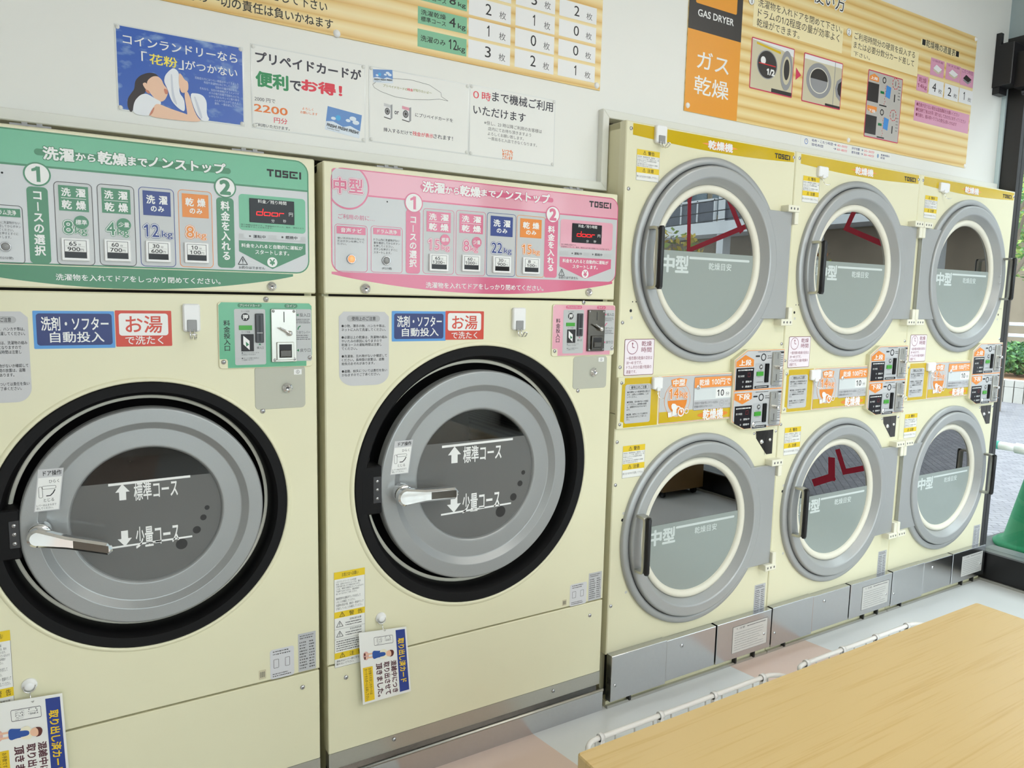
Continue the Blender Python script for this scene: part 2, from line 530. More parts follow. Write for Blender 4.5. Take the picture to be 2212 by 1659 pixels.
# aluminium trim round the opening
TW = 0.025
g = G()
def bar2(g, a, b, c, d, y0, y1, m):   # mitred bar, outline corners a..d
    g.prism([a, b, c, d], y0, y1, m, 0.002)
y0 = 0.080
bar2(g, (XL, ZWT), (XS, ZWT), (XS - TW, ZWT + TW), (XL, ZWT + TW), y0, YWALL - 0.0005, TRIMM)
bar2(g, (XS, ZWT), (XS, ZDT), (XS - TW, ZDT + TW), (XS - TW, ZWT + TW), y0, YWALL - 0.0005, TRIMM)
bar2(g, (XS, ZDT), (2.35, ZDT), (2.35, ZDT + TW), (XS - TW, ZDT + TW), y0, YWALL - 0.0005, TRIMM)
struct(g.build('trim_1'))
g = G(); g.box(2.362, 0.084, 0, 2.374, YWALL - 0.0005, 2.42, mat('pale_blue_aluminium', (206, 222, 226), 0.3, metal=0.3, var=0.01))
struct(g.build('trim_2'))

FRAMEM = mat('dark_bronze_aluminium', (52, 50, 50), 0.35, metal=0.3, var=0.06, vscale=30)
SILLB = mat('black_sill_paint', (16, 15, 17), 0.3, var=0.1)
PANE = glass_mat('clear_window_glass', (0.93, 0.96, 0.95), 0.0, 0.0, 1.45)
# side window: frame, sill and panes
g = G()
g.box(XW + 0.012, 0.012, 0.0, XW + 0.075, 0.136, 2.52, FRAMEM)                 # corner post by the wall
for yy in (-1.42, -2.95, -4.55):
    g.box(XW + 0.012, yy - 0.05, 0.0, XW + 0.075, yy + 0.05, ZC, FRAMEM)
g.box(XW + 0.012, YB, 2.52, XW + 0.075, 0.136, 2.60, FRAMEM)
g.box(XW + 0.012, YB, ZC - 0.06, XW + 0.075, 0.136, ZC, FRAMEM)
win = struct(g.build('window_1'))
g = G()
g.box(XW, YB, 0.0, XW + 0.12, 0.008, 0.142, SILLB)
g.box(XW - 0.004, YB, 0.142, XW + 0.13, 0.006, 0.150, mat('grey_sill_sheet', (120, 122, 124), 0.3, metal=0.5, var=0.03))
g.box(XW - 0.012, YB, 0.0, XW, 0.006, 0.012, STEEL2)
g.build('window_sill', win)
g = G()
for a, b in ((-1.37, 0.012), (-2.90, -1.47), (-4.50, -3.0)):
    g.box(XW + 0.04, a, 0.150, XW + 0.046, b, 2.52, PANE)
g.build('window_pane', win)
g = G(); g.box(XW + 0.02, YB, 2.60, XW + 0.06, 0.136, ZC - 0.06, mat('blue_grey_transom_panel', (172, 186, 188), 0.4, var=0.02)); g.build('transom_panel', win)

# street-side wall behind the viewer with its long window
g = G()
g.box(XL, YB - 0.1, 0.0, XW + 0.12, YB, 0.55, WALLM); g.box(XL, YB - 0.1, 2.75, XW + 0.12, YB, ZC, WALLM)
g.box(XL, YB - 0.1, 0.55, -2.2, YB, 2.75, WALLM); g.box(2.2, YB - 0.1, 0.55, XW + 0.12, YB, 2.75, WALLM)
struct(g.build('wall_rear'))
g = G()
for x in (-2.2, -0.75, 0.7, 2.15): g.box(x - 0.03, YB - 0.08, 0.55, x + 0.05, YB - 0.02, 2.75, FRAMEM)
g.box(-2.2, YB - 0.08, 0.55, 2.2, YB - 0.02, 0.62, FRAMEM); g.box(-2.2, YB - 0.08, 2.68, 2.2, YB - 0.02, 2.75, FRAMEM)
win2 = struct(g.build('window_2'))
g = G(); g.box(-2.2, YB - 0.053, 0.62, 2.2, YB - 0.047, 2.68, PANE); g.build('window_pane', win2)
g = G(); g.box(XL - 0.1, YB, 0, XL, 1.25, ZC, WALLM)
struct(g.build('wall_left'))

# ceiling light panels
g = G()
def ceiling_light(x, y, i):
    t = thing('ceiling_light', (x, y, ZC), 'flat white ceiling light panel', 'ceiling light', 'ceiling light panels')
    h = G(); h.box(x - 0.62, y - 0.17, ZC - 0.05, x + 0.62, y + 0.17, ZC - 0.0005, WHITEP); h.build('housing', t)
    h = G(); h.box(x - 0.59, y - 0.14, ZC - 0.056, x + 0.59, y + 0.14, ZC - 0.0505, LAMPM); h.build('diffuser', t)
    return t
LAMPM = mat('lit_lamp_diffuser', (255, 255, 255), 0.5, emit=(255, 252, 244), es=LAMP_STRENGTH)
for i, (x, y) in enumerate(LAMP_SPOTS): ceiling_light(x, y, i)

# ------------------------------------------------------------------ adhesive hooks
def tab_hook(r, y, label, group='white adhesive hooks', hook_dx=0.0):
    """white plastic plate with a grey tab and a bent steel hook"""
    cx = (r[0] + r[2]) / 2; w = r[2] - r[0]; h = r[3] - r[1]
    t = thing('adhesive_hook', (cx, y, r[1]), label, 'hook', group)
    g = G(); g.plate(r, y - 0.011, y - 0.0002, min(w, h) * 0.16, WHITEP, 0.003); g.build('plate', t)
    g = G(); q = (cx - w * 0.28, r[1] - h * 0.0, cx + w * 0.28, r[1] + h * 0.43)
    g.plate(q, y - 0.0135, y - 0.0105, 0.002, GREYT, 0.001); g.build('tab', t)
    g = G(); z0 = r[1]
    for dx in (-w * 0.12, w * 0.12):
        g.tube([(cx + dx, y - 0.0125, z0 + h * 0.1), (cx + dx, y - 0.0125, z0 - h * 0.10), (cx + dx, y - 0.014, z0 - h * 0.2), (cx + dx, y - 0.022, z0 - h * 0.27),
                (cx + dx, y - 0.032, z0 - h * 0.26), (cx + dx, y - 0.040, z0 - h * 0.17), (cx + dx, y - 0.043, z0 - h * 0.08)], 0.0018, CHROME, 8)
    g.tube([(cx - w * 0.12, y - 0.043, z0 - h * 0.08), (cx, y - 0.044, z0 - h * 0.06), (cx + w * 0.12, y - 0.043, z0 - h * 0.08)], 0.0018, CHROME, 8)
    g.build('hook_wire', t)
    return t
def wire_hook(r, y, label, group='white adhesive hooks'):
    """small square white plate with a thin wire hook swinging from it"""
    cx = (r[0] + r[2]) / 2; w = r[2] - r[0]; h = r[3] - r[1]
    t = thing('adhesive_hook', (cx, y, r[1]), label, 'hook', group)
    g = G(); g.plate(r, y - 0.012, y - 0.0002, 0.006, WHITEP, 0.003)
    g.plate((cx - w * 0.16, r[1] - h * 0.12, cx + w * 0.2, r[1] + h * 0.2), y - 0.015, y - 0.002, 0.003, WHITEP, 0.001)
    g.build('plate', t)
    g = G(); z0 = r[1]
    pts = [(cx, y - 0.009, z0), (cx, y - 0.0095, z0 - h * 0.35), (cx + w * 0.03, y - 0.012, z0 - h * 0.5)]
    for i in range(7):
        a = PI + PI * 0.8 * i / 6
        pts.append((cx + w * 0.22 + w * 0.2 * math.cos(a), y - 0.013 - 0.002 * i, z0 - h * 0.55 + h * 0.2 * math.sin(a)))
    g.tube(pts, 0.0013, CHROME, 6); g.build('hook_wire', t)
    return t
def round_hook(c, r, y, label):
    t = thing('round_hook', (c[0], y, c[1]), label, 'hook', 'round white card hooks')
    g = G(); g.lathe(c[0], c[1], [(r * 0.45, y - 0.012), (r * 0.62, y - 0.010), (r * 0.68, y - 0.006), (r * 0.95, y - 0.005), (r, y - 0.003), (r, y - 0.0002)], WHITEP, n=32, capf=True)
    g.build('plate', t)
    g = G()
    a = [(c[0] - r * 0.72, y - 0.007, c[1] + r * 0.0)]
    for i in range(9):
        q = PI + PI * i / 8
        a.append((c[0] + r * 0.72 * math.cos(q), y - 0.0085, c[1] - r * 0.35 + r * 0.62 * math.sin(q)))
    a.append((c[0] + r * 0.72, y - 0.007, c[1]))
    g.tube(a, 0.0012, CHROME, 6)
    b = [(c[0] + r * 0.05, y - 0.009, c[1] - r * 0.96), (c[0] + r * 0.08, y - 0.012, c[1] - r * 1.5), (c[0] + r * 0.10, y - 0.016, c[1] - r * 2.05), (c[0] + r * 0.35, y - 0.018, c[1] - r * 2.2), (c[0] + r * 0.5, y - 0.0185, c[1] - r * 2.0)]
    g.tube(b, 0.0012, CHROME, 6)
    g.build('hook_wire', t)
    return t

# ------------------------------------------------------------------ cards that hang from the round hooks
def done_card(tl, tr, br, bl, y, label):
    def tf(p):      # u runs down the picture edge, v from left to right: the card hangs turned a quarter
        u, v = p
        return (tl[0] * (1 - u) * (1 - v) + tr[0] * (1 - u) * v + br[0] * u * v + bl[0] * u * (1 - v),
                tl[1] * (1 - u) * (1 - v) + tr[1] * (1 - u) * v + br[1] * u * v + bl[1] * u * (1 - v))
    g = G(y, tf)
    NAVY = mat('navy_card_print', (38, 62, 140), 0.35); YEL = mat('yellow_card_print', (236, 198, 40), 0.35); PUR = mat('maroon_card_ink', (84, 40, 52), 0.5)
    g.prism([(0, 0), (1, 0), (1, 1), (0, 1)], y, y + 0.001, PAPER)
    g.rect((0.03, 0.765, 0.965, 0.965), NAVY, 1)
    g.text('取り出し済カード', (0.16, 0.80, 0.83, 0.93), YEL, 2, 0.03)
    g.text('混雑中につき', (0.47, 0.62, 0.95, 0.735), PUR, 1, 0.03)
    g.text('取り出させて', (0.47, 0.47, 0.95, 0.59), PUR, 1, 0.03)
    g.text('頂きました。', (0.47, 0.31, 0.95, 0.43), PUR, 1, 0.03)
    g.rect((0.49, 0.04, 0.97, 0.24), YEL, 1)
    g.para(['お手数ですがこのカードは', 'カードホルダーにお戻し下さい。'], (0.51, 0.06, 0.96, 0.22), INK, 2)
    g.frame((0.09, 0.30, 0.21, 0.70), 0.02, 0.006, INKG, 1)
    g.para(['ご了承', 'ください。'], (0.10, 0.33, 0.20, 0.68), INKG, 1)
    # bowing shop assistant in a blue apron
    SK = mat('card_skin_print', (236, 190, 160), 0.5); HR = mat('card_hair_print', (96, 44, 38), 0.5); AP = mat('card_apron_print', (44, 84, 160), 0.5)
    g.disc((0.33, 0.12), 0.06, mat('card_shadow_print', (222, 176, 170), 0.5), 1, 0.06)
    for q in (0.30, 0.35): g.flat([(q, 0.1), (q + 0.022, 0.1), (q + 0.022, 0.27), (q, 0.27)], SK, 2)
    for q in (0.29, 0.34): g.flat([(q, 0.08), (q + 0.04, 0.08), (q + 0.035, 0.11), (q, 0.11)], HR, 3)
    g.blob([(0.27, 0.25), (0.40, 0.25), (0.38, 0.38), (0.40, 0.52), (0.30, 0.52), (0.29, 0.38)], AP, 3)
    g.blob([(0.29, 0.40), (0.40, 0.40), (0.42, 0.52), (0.39, 0.56), (0.31, 0.56), (0.27, 0.5)], mat('card_shirt_print', (238, 232, 206), 0.5), 4)
    g.blob([(0.31, 0.36), (0.38, 0.36), (0.375, 0.52), (0.32, 0.52)], AP, 5)
    g.disc((0.35, 0.60), 0.045, SK, 5, 0.07); g.blob([(0.30, 0.60), (0.31, 0.68), (0.35, 0.70), (0.40, 0.67), (0.405, 0.59), (0.385, 0.64), (0.33, 0.64)], HR, 6)
    o = g.build('notice_card')
    return tag(o, label, 'card')

# ------------------------------------------------------------------ washers
def kg_text(g, num, r, m, lv):
    w = r[2] - r[0]; h = r[3] - r[1]
    k = 0.5 if len(num) == 1 else 0.55
    if len(num) == 1: k = 0.42
    g.text3(num, (r[0] + w * .03, r[1] + h * 0.11, r[0] + w * (k - .03), r[3] - h * .03), m, WHITE, lv, .012)
    g.text3('kg', (r[0] + w * (k + 0.06), r[1], r[2] - w * .03, r[1] + h * 0.58), m, WHITE, lv, .012)
def logo(g, r, m, lv):
    """the maker's squared wordmark: T O S E I"""
    w = r[2] - r[0]; h = r[3] - r[1]; t = h * 0.24
    def b(x0, z0, x1, z1): g.rect((r[0] + w * x0, r[1] + h * z0, r[0] + w * x1, r[1] + h * z1), m, lv)
    th = 0.24; tv = 0.052
    b(0, 1 - th, .20, 1); b(.075, 0, .075 + tv, 1 - th)                                   # T
    b(.235, 0, .235 + tv, 1); b(.365, 0, .365 + tv, 1); b(.235, 1 - th, .417, 1); b(.235, 0, .417, th)   # O
    b(.45, 1 - th, .62, 1); b(.45, .38, .45 + tv, 1); b(.45, .38, .62, .38 + th); b(.57, 0, .62, .5); b(.45, 0, .62, th)   # S
    b(.655, 0, .655 + tv, 1); b(.655, 1 - th, .90, 1); b(.655, 0, .90, th); b(.75, .40, .82, .62)   # E
    b(.945, 0, 1.0, 1)                                                                     # I
def warn_tri(g, c, s, m, lv):
    a = [(c[0], c[1] + s * 0.6), (c[0] - s * 0.62, c[1] - s * 0.5), (c[0] + s * 0.62, c[1] - s * 0.5)]
    for i in range(3): g.line(a[i], a[(i + 1) % 3], s * 0.1, m, lv)
    g.rect((c[0] - s * 0.06, c[1] - s * 0.15, c[0] + s * 0.06, c[1] + s * 0.3), m, lv); g.rect((c[0] - s * 0.06, c[1] - s * 0.35, c[0] + s * 0.06, c[1] - s * 0.24), m, lv)

def control_panel(t, P, c1, c2, c1n, box):
    """the slab over the drum with its printed instructions; c1 light, c2 dark tint"""
    g = G(0.0)
    g.plate(box, 0.0, 0.05, 0.004, CREAM, 0.003)
    R = P['panel']; x0, z0, x1, z1 = R
    rad = 0.030
    g.rr(R, rad, c2, 1)
    q = (x0 + 0.003, z0 + 0.003, x1 - 0.003, z1 - 0.003)
    g.rr(q, rad - 0.003, GRAYP, 2)
    zb = P['bandz']
    top = [p for p in rrpts(q, rad - 0.003) if p[1] > zb]
    g.flat([(q[0], zb)] + [(q[2], zb)] + top, c1, 3)
    g.rect((q[0], zb - 0.004, q[2], zb), c2, 3)
    # lens-shaped band under the panel
    zt, zl = P['lens']; xl, xr = P['lensx']
    n = 40
    g.flat([(xl, zt)] + [(xl + (xr - xl) * i / n, zt - 0.001 - (zt - zl) * math.sin(PI * (0.02 + 0.96 * i / n)) ** 0.8) for i in range(n + 1)] + [(xr, zt)], c2, 0.5)
    g.text('洗濯物を入れてドアをしっかり閉めてください。', P['foot'], WHITE, 2, 0.015)
    r = P['pill']; zc = (r[1] + r[3]) / 2; r = (r[0], zc - .0065, r[2], zc + .0065); g.rr(r, (r[3] - r[1]) / 2, c2, 4)
    for s, r in zip(('洗濯', 'から', '乾燥', 'まで', 'ノンストップ'), P['title']): g.text(s, r, WHITE, 5, 0.035, c2, 0.06)
    logo(g, P['logo'], INK, 4)
    for k, (nm, w) in enumerate((('1', 'コースの選択'), ('2', '料金を入れる'))):
        b = P['bars'][k]; g.rr(b, 0.008, c2, 4); h = b[3] - b[1]; w_ = b[2] - b[0]
        rr = P['rad'][k]
        g.vtext(w, (b[0] + w_ * 0.25, b[1] + h * 0.10, b[2] - w_ * 0.25, min(b[3], P['circ'][k][1] - rr) - h * 0.04), WHITE, 5, 0.03)
        c = P['circ'][k]; g.disc(c, rr, c2, 6); g.disc(c, rr - 0.003, WHITE, 7)
        g.text(nm, (c[0] - rr * (0.36 if nm == '1' else 0.42), c[1] - rr * 0.62, c[0] + rr * (0.2 if nm == '1' else 0.42), c[1] + rr * 0.62), c2, 8, 0.018 if nm == '1' else 0.05)
    if P.get('size'):
        c, rr = P['size']
        pts = [(c[0] + rr * math.cos(a), c[1] + rr * math.sin(a)) for a in [2 * PI * i / 60 for i in range(60)]]
        def clip(p): return (max(p[0], q[0]), min(p[1], q[3]))
        g.flat([clip(p) for p in pts], c2, 4)
        pts = [(c[0] + (rr - .004) * math.cos(a), c[1] + (rr - .004) * math.sin(a)) for a in [2 * PI * i / 60 for i in range(60)]]
        g.flat([clip(p) for p in pts], GRAYP, 5)
        for s, r in zip('中型', P['sizet']): g.text3(s, r, c2, WHITE, 6, 0.03)
    if P.get('before'): g.text('ご利用の前に…', P['before'], c2, 4)
    for nm, r, hd, tx, txr in P['pre']:
        g.frame(r, 0.008, 0.0012, c1n, 4)
        g.rect(hd, c2, 4); hh = hd[3] - hd[1]; hw = hd[2] - hd[0]
        g.text(nm, (hd[0] + hw * 0.14, hd[1] + hh * 0.2, hd[2] - hw * 0.14, hd[3] - hh * 0.2), WHITE, 5, 0.02)
        g.para(tx, txr, INKG, 4)
    if P.get('min'): g.text('(約2分間)', P['min'], INKG, 4)
    # course boxes
    for k, (r, h, kg, cc) in enumerate(zip(P['boxes'], P['heads'], P['kgr'], (c2, c2, BLUE, ORANGE))):
        g.frame(r, 0.009, 0.0013, (c1n if k < 2 else cc), 4)
        qq = (r[0] + 0.0013, r[1] + 0.0013, r[2] - 0.0013, r[3] - 0.0013)
        g.rr(qq, 0.008, mat('course_box_print', (196, 197, 197), 0.25), 3)
        g.rect(h, cc, 5); w = h[2] - h[0]; hh = h[3] - h[1]
        if k < 2:
            for s, a in (('洗', (.10, .58, .40, .90)), ('濯', (.58, .58, .90, .90)), ('乾', (.10, .08, .42, .42)), ('燥', (.58, .08, .90, .42))):
                g.text(s, (h[0] + w * a[0], h[1] + hh * a[1], h[0] + w * a[2], h[1] + hh * a[3]), WHITE, 6, 0.03)
            g.rect((h[0] + w * .08, h[1] + hh * .495, h[2] - w * .08, h[1] + hh * .515), WHITE, 6)
        else:
            ab = ('洗', '濯') if k == 2 else ('乾', '燥')
            for s, a in ((ab[0], (.13, .48, .43, .82)), (ab[1], (.58, .48, .88, .82)), ('の', (.28, .17, .48, .38)), ('み', (.54, .17, .75, .38))):
                g.text(s, (h[0] + w * a[0], h[1] + hh * a[1], h[0] + w * a[2], h[1] + hh * a[3]), WHITE, 6, 0.03)
        kg_text(g, P['kg'][k], kg, cc, 5)
        if k < 2:
            c, rr = P['badge'][k]; g.disc(c, rr, cc, 8)
            g.text(('標準', '少量')[k], (c[0] - rr * .75, c[1] - rr * .38, c[0] + rr * .75, c[1] + rr * .38), WHITE, 9, 0.018)
    # fee block
    r = P['fee']; g.rr(r, 0.008, c1, 4)
    g.para(P['note'], P['noter'], INK, 5)
    g.rect(P['lampbar'], mat('lamp_bar_print', (186, 187, 188), 0.3), 4)
    for s, r in zip(('運転中', '燃焼中'), P['pills']):
        g.rr(r, 0.004, GRAYP, 5); h = r[3] - r[1]; w = r[2] - r[0]
        g.disc((r[0] + w * .25, r[1] + h * .5), h * .2, INKG, 6)
        g.text(s, (r[0] + w * .38, r[1] + h * .18, r[2] - w * .12, r[3] - h * .18), INK, 6, 0.02)
    r = P['arrow']; tip = P['tip']
    g.flat([(r[0], r[3]), (r[0], r[1]), tip, (r[2], r[1]), (r[2], r[3])], c2, 4)
    g.text('料金を入れると自動的に運転が', P['go'][0], WHITE, 5, 0.02); g.text('スタートします。', P['go'][1], WHITE, 5, 0.02)
    c, rr = P['yen']; g.disc(c, rr, WHITE, 5); g.text('¥', (c[0] - rr * .5, c[1] - rr * .6, c[0] + rr * .5, c[1] + rr * .6), c2, 6, 0.03)
    c, s = P['tri']; warn_tri(g, c, s, INK, 4)
    g.text('お釣りはでません', P['nochange'], INK, 4, 0.01)
    if P.get('dot'): g.disc(P['dot'], 0.002, INK, 4)
    o = g.build('control_panel', t)
    # four lit course buttons in white bezels
    for k, r in enumerate(P['btn']):
        b = G(-0.001); w = r[2] - r[0]; h = r[3] - r[1]
        b.plate(r, -0.007, 0.0, 0.002, WHITEP, 0.0015)
        b.y = -0.0072
        b.rect((r[0] + w * .1, r[1] + h * .12, r[2] - w * .1, r[3] - h * .09), INKG, 0)
        b.rect((r[0] + w * .12, r[1] + h * .40, r[2] - w * .12, r[3] - h * .11), WHITE, 1)
        b.rect((r[0] + w * .12, r[1] + h * .13, r[2] - w * .12, r[1] + h * .37), SMOKE, 1)
        mn, yen = P['price'][k]
        n = len(mn)
        b.text(mn, (r[0] + w * .28, r[1] + h * .66, r[0] + w * (.42 + .12 * (n - 1)), r[1] + h * .84), INK, 2, 0.01)
        b.text('分', (r[0] + w * .60, r[1] + h * .67, r[0] + w * .70, r[1] + h * .77), INK, 2)
        b.rect((r[0] + w * .16, r[1] + h * .630, r[2] - w * .16, r[1] + h * .637), INKG, 2)
        b.text(yen, (r[0] + w * (.22 if len(yen) < 4 else .16), r[1] + h * .43, r[0] + w * .66, r[1] + h * .60), INK, 2, 0.01)
        b.text('円', (r[0] + w * .68, r[1] + h * .44, r[0] + w * .79, r[1] + h * .54), INK, 2)
        b.build('course_button', o)
    r = P['disp']; b = G(-0.0032); w = r[2] - r[0]; h = r[3] - r[1]
    b.plate(r, -0.0030, 0.0, 0.001, SMOKE, 0.0005)
    b.text('料金／残り時間', P['dt'][0], WHITE, 1, 0.01)
    d = P['dt'][1]; w = d[2] - d[0]; h = d[3] - d[1]      # seven-segment word: d o o r
    sg = h * 0.11
    def S(i, x0, zz0, x1, zz1):
        a = d[0] + w * (0.26 * i); k = w * 0.20
        def sl(p): return (p[0] + (p[1] - d[1]) * 0.12, p[1])
        X0, X1 = a + k * x0, a + k * x1; Z0, Z1 = d[1] + h * zz0, d[1] + h * zz1
        if abs(Z1 - Z0) < 1e-6: q4 = [(X0, Z0 - sg / 2), (X1, Z0 - sg / 2), (X1, Z0 + sg / 2), (X0, Z0 + sg / 2)]
        else: q4 = [(X0 - sg / 2, Z0), (X0 + sg / 2, Z0), (X0 + sg / 2, Z1), (X0 - sg / 2, Z1)]
        b.flat([sl(p) for p in q4], LEDR, 1)
    for i in (0, 1, 2):
        S(i, 0, .06, 0, .52); S(i, 0, .06, 1, .06); S(i, 0, .52, 1, .52); S(i, 1, .06, 1, .52)
    S(0, 1, .5, 1, .98); S(3, 0, .04, 0, .52); S(3, 0, .52, .8, .52)
    for s, r in zip(('円', '分', '秒'), P['dt'][2:]): b.text(s, r, WHITE, 1)
    b.build('fee_display', o)
    for c, rr, m in P['push']:
        b = G(); b.lathe(c[0], c[1], [(0.0005, -0.005), (rr * .72, -0.005), (rr * .78, -0.003)], m, n=28)
        b.lathe(c[0], c[1], [(rr * .78, -0.004), (rr * .92, -0.005), (rr, -0.003), (rr, 0)], STEEL, n=28)
        b.build('push_button', o)
    for c, rr in P['locks']: lockcyl(o, c, -0.001, rr)
    return o

def payment_panel(t, r, c1, c2, steel):
    """card reader and coin unit; laid out on a 650 x 440 grid"""
    x0, z0, x1, z1 = r; W_, H_ = x1 - x0, z1 - z0
    def pt(x, y): return (x0 + (x - 1482) / 650 * W_, z1 - (y - 65) / 445 * H_)
    def rc(a, b, c, d): p, q = pt(a, b), pt(c, d); return (p[0], q[1], q[0], p[1])
    g = G(-0.004)
    g.plate(r, -0.004, 0.0, 0.008, CREAM, 0.001)
    rim = 0.0016
    pts = rrpts((x0 + rim, z0 + rim, x1 - rim, z1 - rim), 0.007)
    k1, k2 = pt(1540, 445), pt(2085, 430)
    g.flat([(x0 + rim, z1 - 0.008), (x0 + rim, k1[1]), (k1[0] - 0.003, k1[1]), (k1[0], k1[1] - 0.004), (k1[0], z0 + rim), (k2[0], z0 + rim), (k2[0], k2[1] - .004), (k2[0] + .003, k2[1]), (x1 - rim, k2[1]), (x1 - rim, z1 - 0.008), (x1 - rim - .006, z1 - rim), (x0 + rim + .006, z1 - rim)], c1, 1)
    g.vtext('料金投入口', rc(1517, 185, 1560, 395), INK, 2, 0.015)
    for s, q in (('プリペイドカード', rc(1612, 75, 1775, 102)), ('コイン', rc(1932, 75, 2025, 102))):
        g.rr(q, (q[3] - q[1]) / 2, c2, 2); h = q[3] - q[1]; g.text(s, (q[0] + h * .5, q[1] + h * .18, q[2] - h * .5, q[3] - h * .18), WHITE, 3)
    q = rc(1588, 112, 1798, 487); g.rr(q, 0.004, mat('payment_grey_print', (190, 192, 192), 0.3), 2)
    g.rr(rc(1990, 110, 2125, 470), 0.004, MATS['payment_grey_print'], 2)
    q = rc(1634, 122, 1690, 134); g.text('カード返却', q, INKG, 3)
    c = pt(1662, 166); g.disc(c, W_ * .042, INK, 3); g.text('押', (c[0] - W_ * .026, c[1] - W_ * .026, c[0] + W_ * .026, c[1] + W_ * .026), WHITE, 4, 0.03)
    g.text('カード残量', rc(1634, 260, 1692, 272), INKG, 3)
    g.rect(rc(1630, 280, 1716, 396), INK, 3)
    g.flat([pt(1645, 290), pt(1687, 325), pt(1687, 388), pt(1645, 348)], WHITE, 4)
    g.flat([pt(1662, 330), pt(1684, 350), pt(1664, 364)], GREEN2, 5)
    g.text('▲', rc(1748, 342, 1766, 355), c2, 3); g.text('挿入口', rc(1736, 364, 1782, 382), INK, 3)
    g.para(['●プリペイドカードで', '　お支払いできます', '', '●カードの取り忘れに', '　ご注意ください'], rc(1632, 400, 1750, 460), INK, 3)
    for yy, s in ((150, '投入口'), (395, '戻り口')):
        a, b, cc = pt(2015, yy), pt(2032, yy - 10), pt(2032, yy + 10); g.flat([a, cc, b], c2, 3)
        g.text(s, rc(2040, yy - 13, 2115, yy + 13), INK, 3)
    g.strokes(rc(2015, 175, 2118, 210), 3, INKG, 3, 3)
    g.curve([pt(2045, 225), pt(2030, 236), pt(2026, 252)], W_ * .012, c2, 3)
    g.text('つまりレバー', rc(2016, 260, 2115, 280), INK, 3)
    g.strokes(rc(2015, 285, 2118, 325), 3, INKG, 3, 5)
    o = g.build('payment_panel', t)
    b = G(-0.005)
    b.plate(rc(1618, 222, 1706, 252), -0.006, -0.003, 0.0005, LEDG, 0.0004); b.build('green_indicator', o)
    b = G(-0.005); q = rc(1727, 142, 1783, 338); b.plate(q, -0.010, -0.003, 0.002, mat('dark_grey_plastic', (64, 64, 68), 0.35), 0.0015)
    b.y = -0.0103; w = q[2] - q[0]; h = q[3] - q[1]
    b.rect((q[0] + w * .38, q[1] + h * .06, q[2] - w * .38, q[3] - h * .06), BLACK, 0); b.rect((q[0] + w * .15, q[1] + h * .32, q[2] - w * .15, q[1] + h * .36), GREYT, 1)
    b.build('card_slot', o)
    b = G(); q = rc(1834, 110, 2012, 472); b.plate(q, -0.010, -0.003, 0.002, steel, 0.001)
    b.y = -0.0102; p = pt(1924, 165); b.rect((p[0] - W_ * .005, pt(0, 200)[1], p[0] + W_ * .005, pt(0, 128)[1]), BLACK, 0)
    rq = rc(1868, 335, 1990, 458)
    b.plate(rq, -0.014, -0.009, 0.002, steel, 0.001)
    rq2 = (rq[0] + W_ * .025, rq[1] + W_ * .025, rq[2] - W_ * .025, rq[3] - W_ * .025)
    b.y = -0.0143; b.rect(rq2, INK, 0)
    b.plate((rq2[0] + .002, rq2[1] + .002, rq2[2] - .002, (rq2[1] + rq2[3]) / 2 + .002), -0.017, -0.013, 0.001, DSTEEL, 0.001)
    cm = b.build('coin_unit', o)
    b = G(); c = pt(1958, 275); rr = W_ * .03
    b.lathe(c[0], c[1], [(0.0004, -0.022), (rr * .9, -0.021), (rr, -0.018), (rr, -0.009)], CHROME, n=24)
    e = pt(1885, 235); b.tube([(c[0], -0.019, c[1]), ((c[0] * 2 + e[0]) / 3, -0.021, (c[1] * 2 + e[1]) / 3), (e[0], -0.022, e[1])], [rr * .5, rr * .42, rr * .3], CHROME, 10)
    b.build('lever', cm)
    for x, y in ((1850, 125), (1995, 125), (1855, 458), (1995, 455)): screw(o, pt(x, y), -0.0101, 0.0035)
    for x, y in ((1512, 465), (2110, 448)): screw(o, pt(x, y), -0.0041, 0.0055)
    return o

def hot_water_label(t, blue, navy, s1, s2, red, white, s3, s4):
    g = G(-0.0003)
    g.rr(blue, 0.002, BLUEL, 1); g.rr(navy, 0.006, mat('navy_print', (28, 44, 110), 0.3), 2)
    g.text('洗剤・ソフター', s1, WHITE, 3, 0.02); g.text('自動投入', s2, WHITE, 3, 0.015)
    g.rr(red, 0.002, RED, 1); g.rr(white, 0.006, WHITE, 2)
    g.text('お湯', s3, RED, 3, 0.015); g.text('で洗たく', s4, WHITE, 3, 0.01)
    return g.build('detergent_label', t)

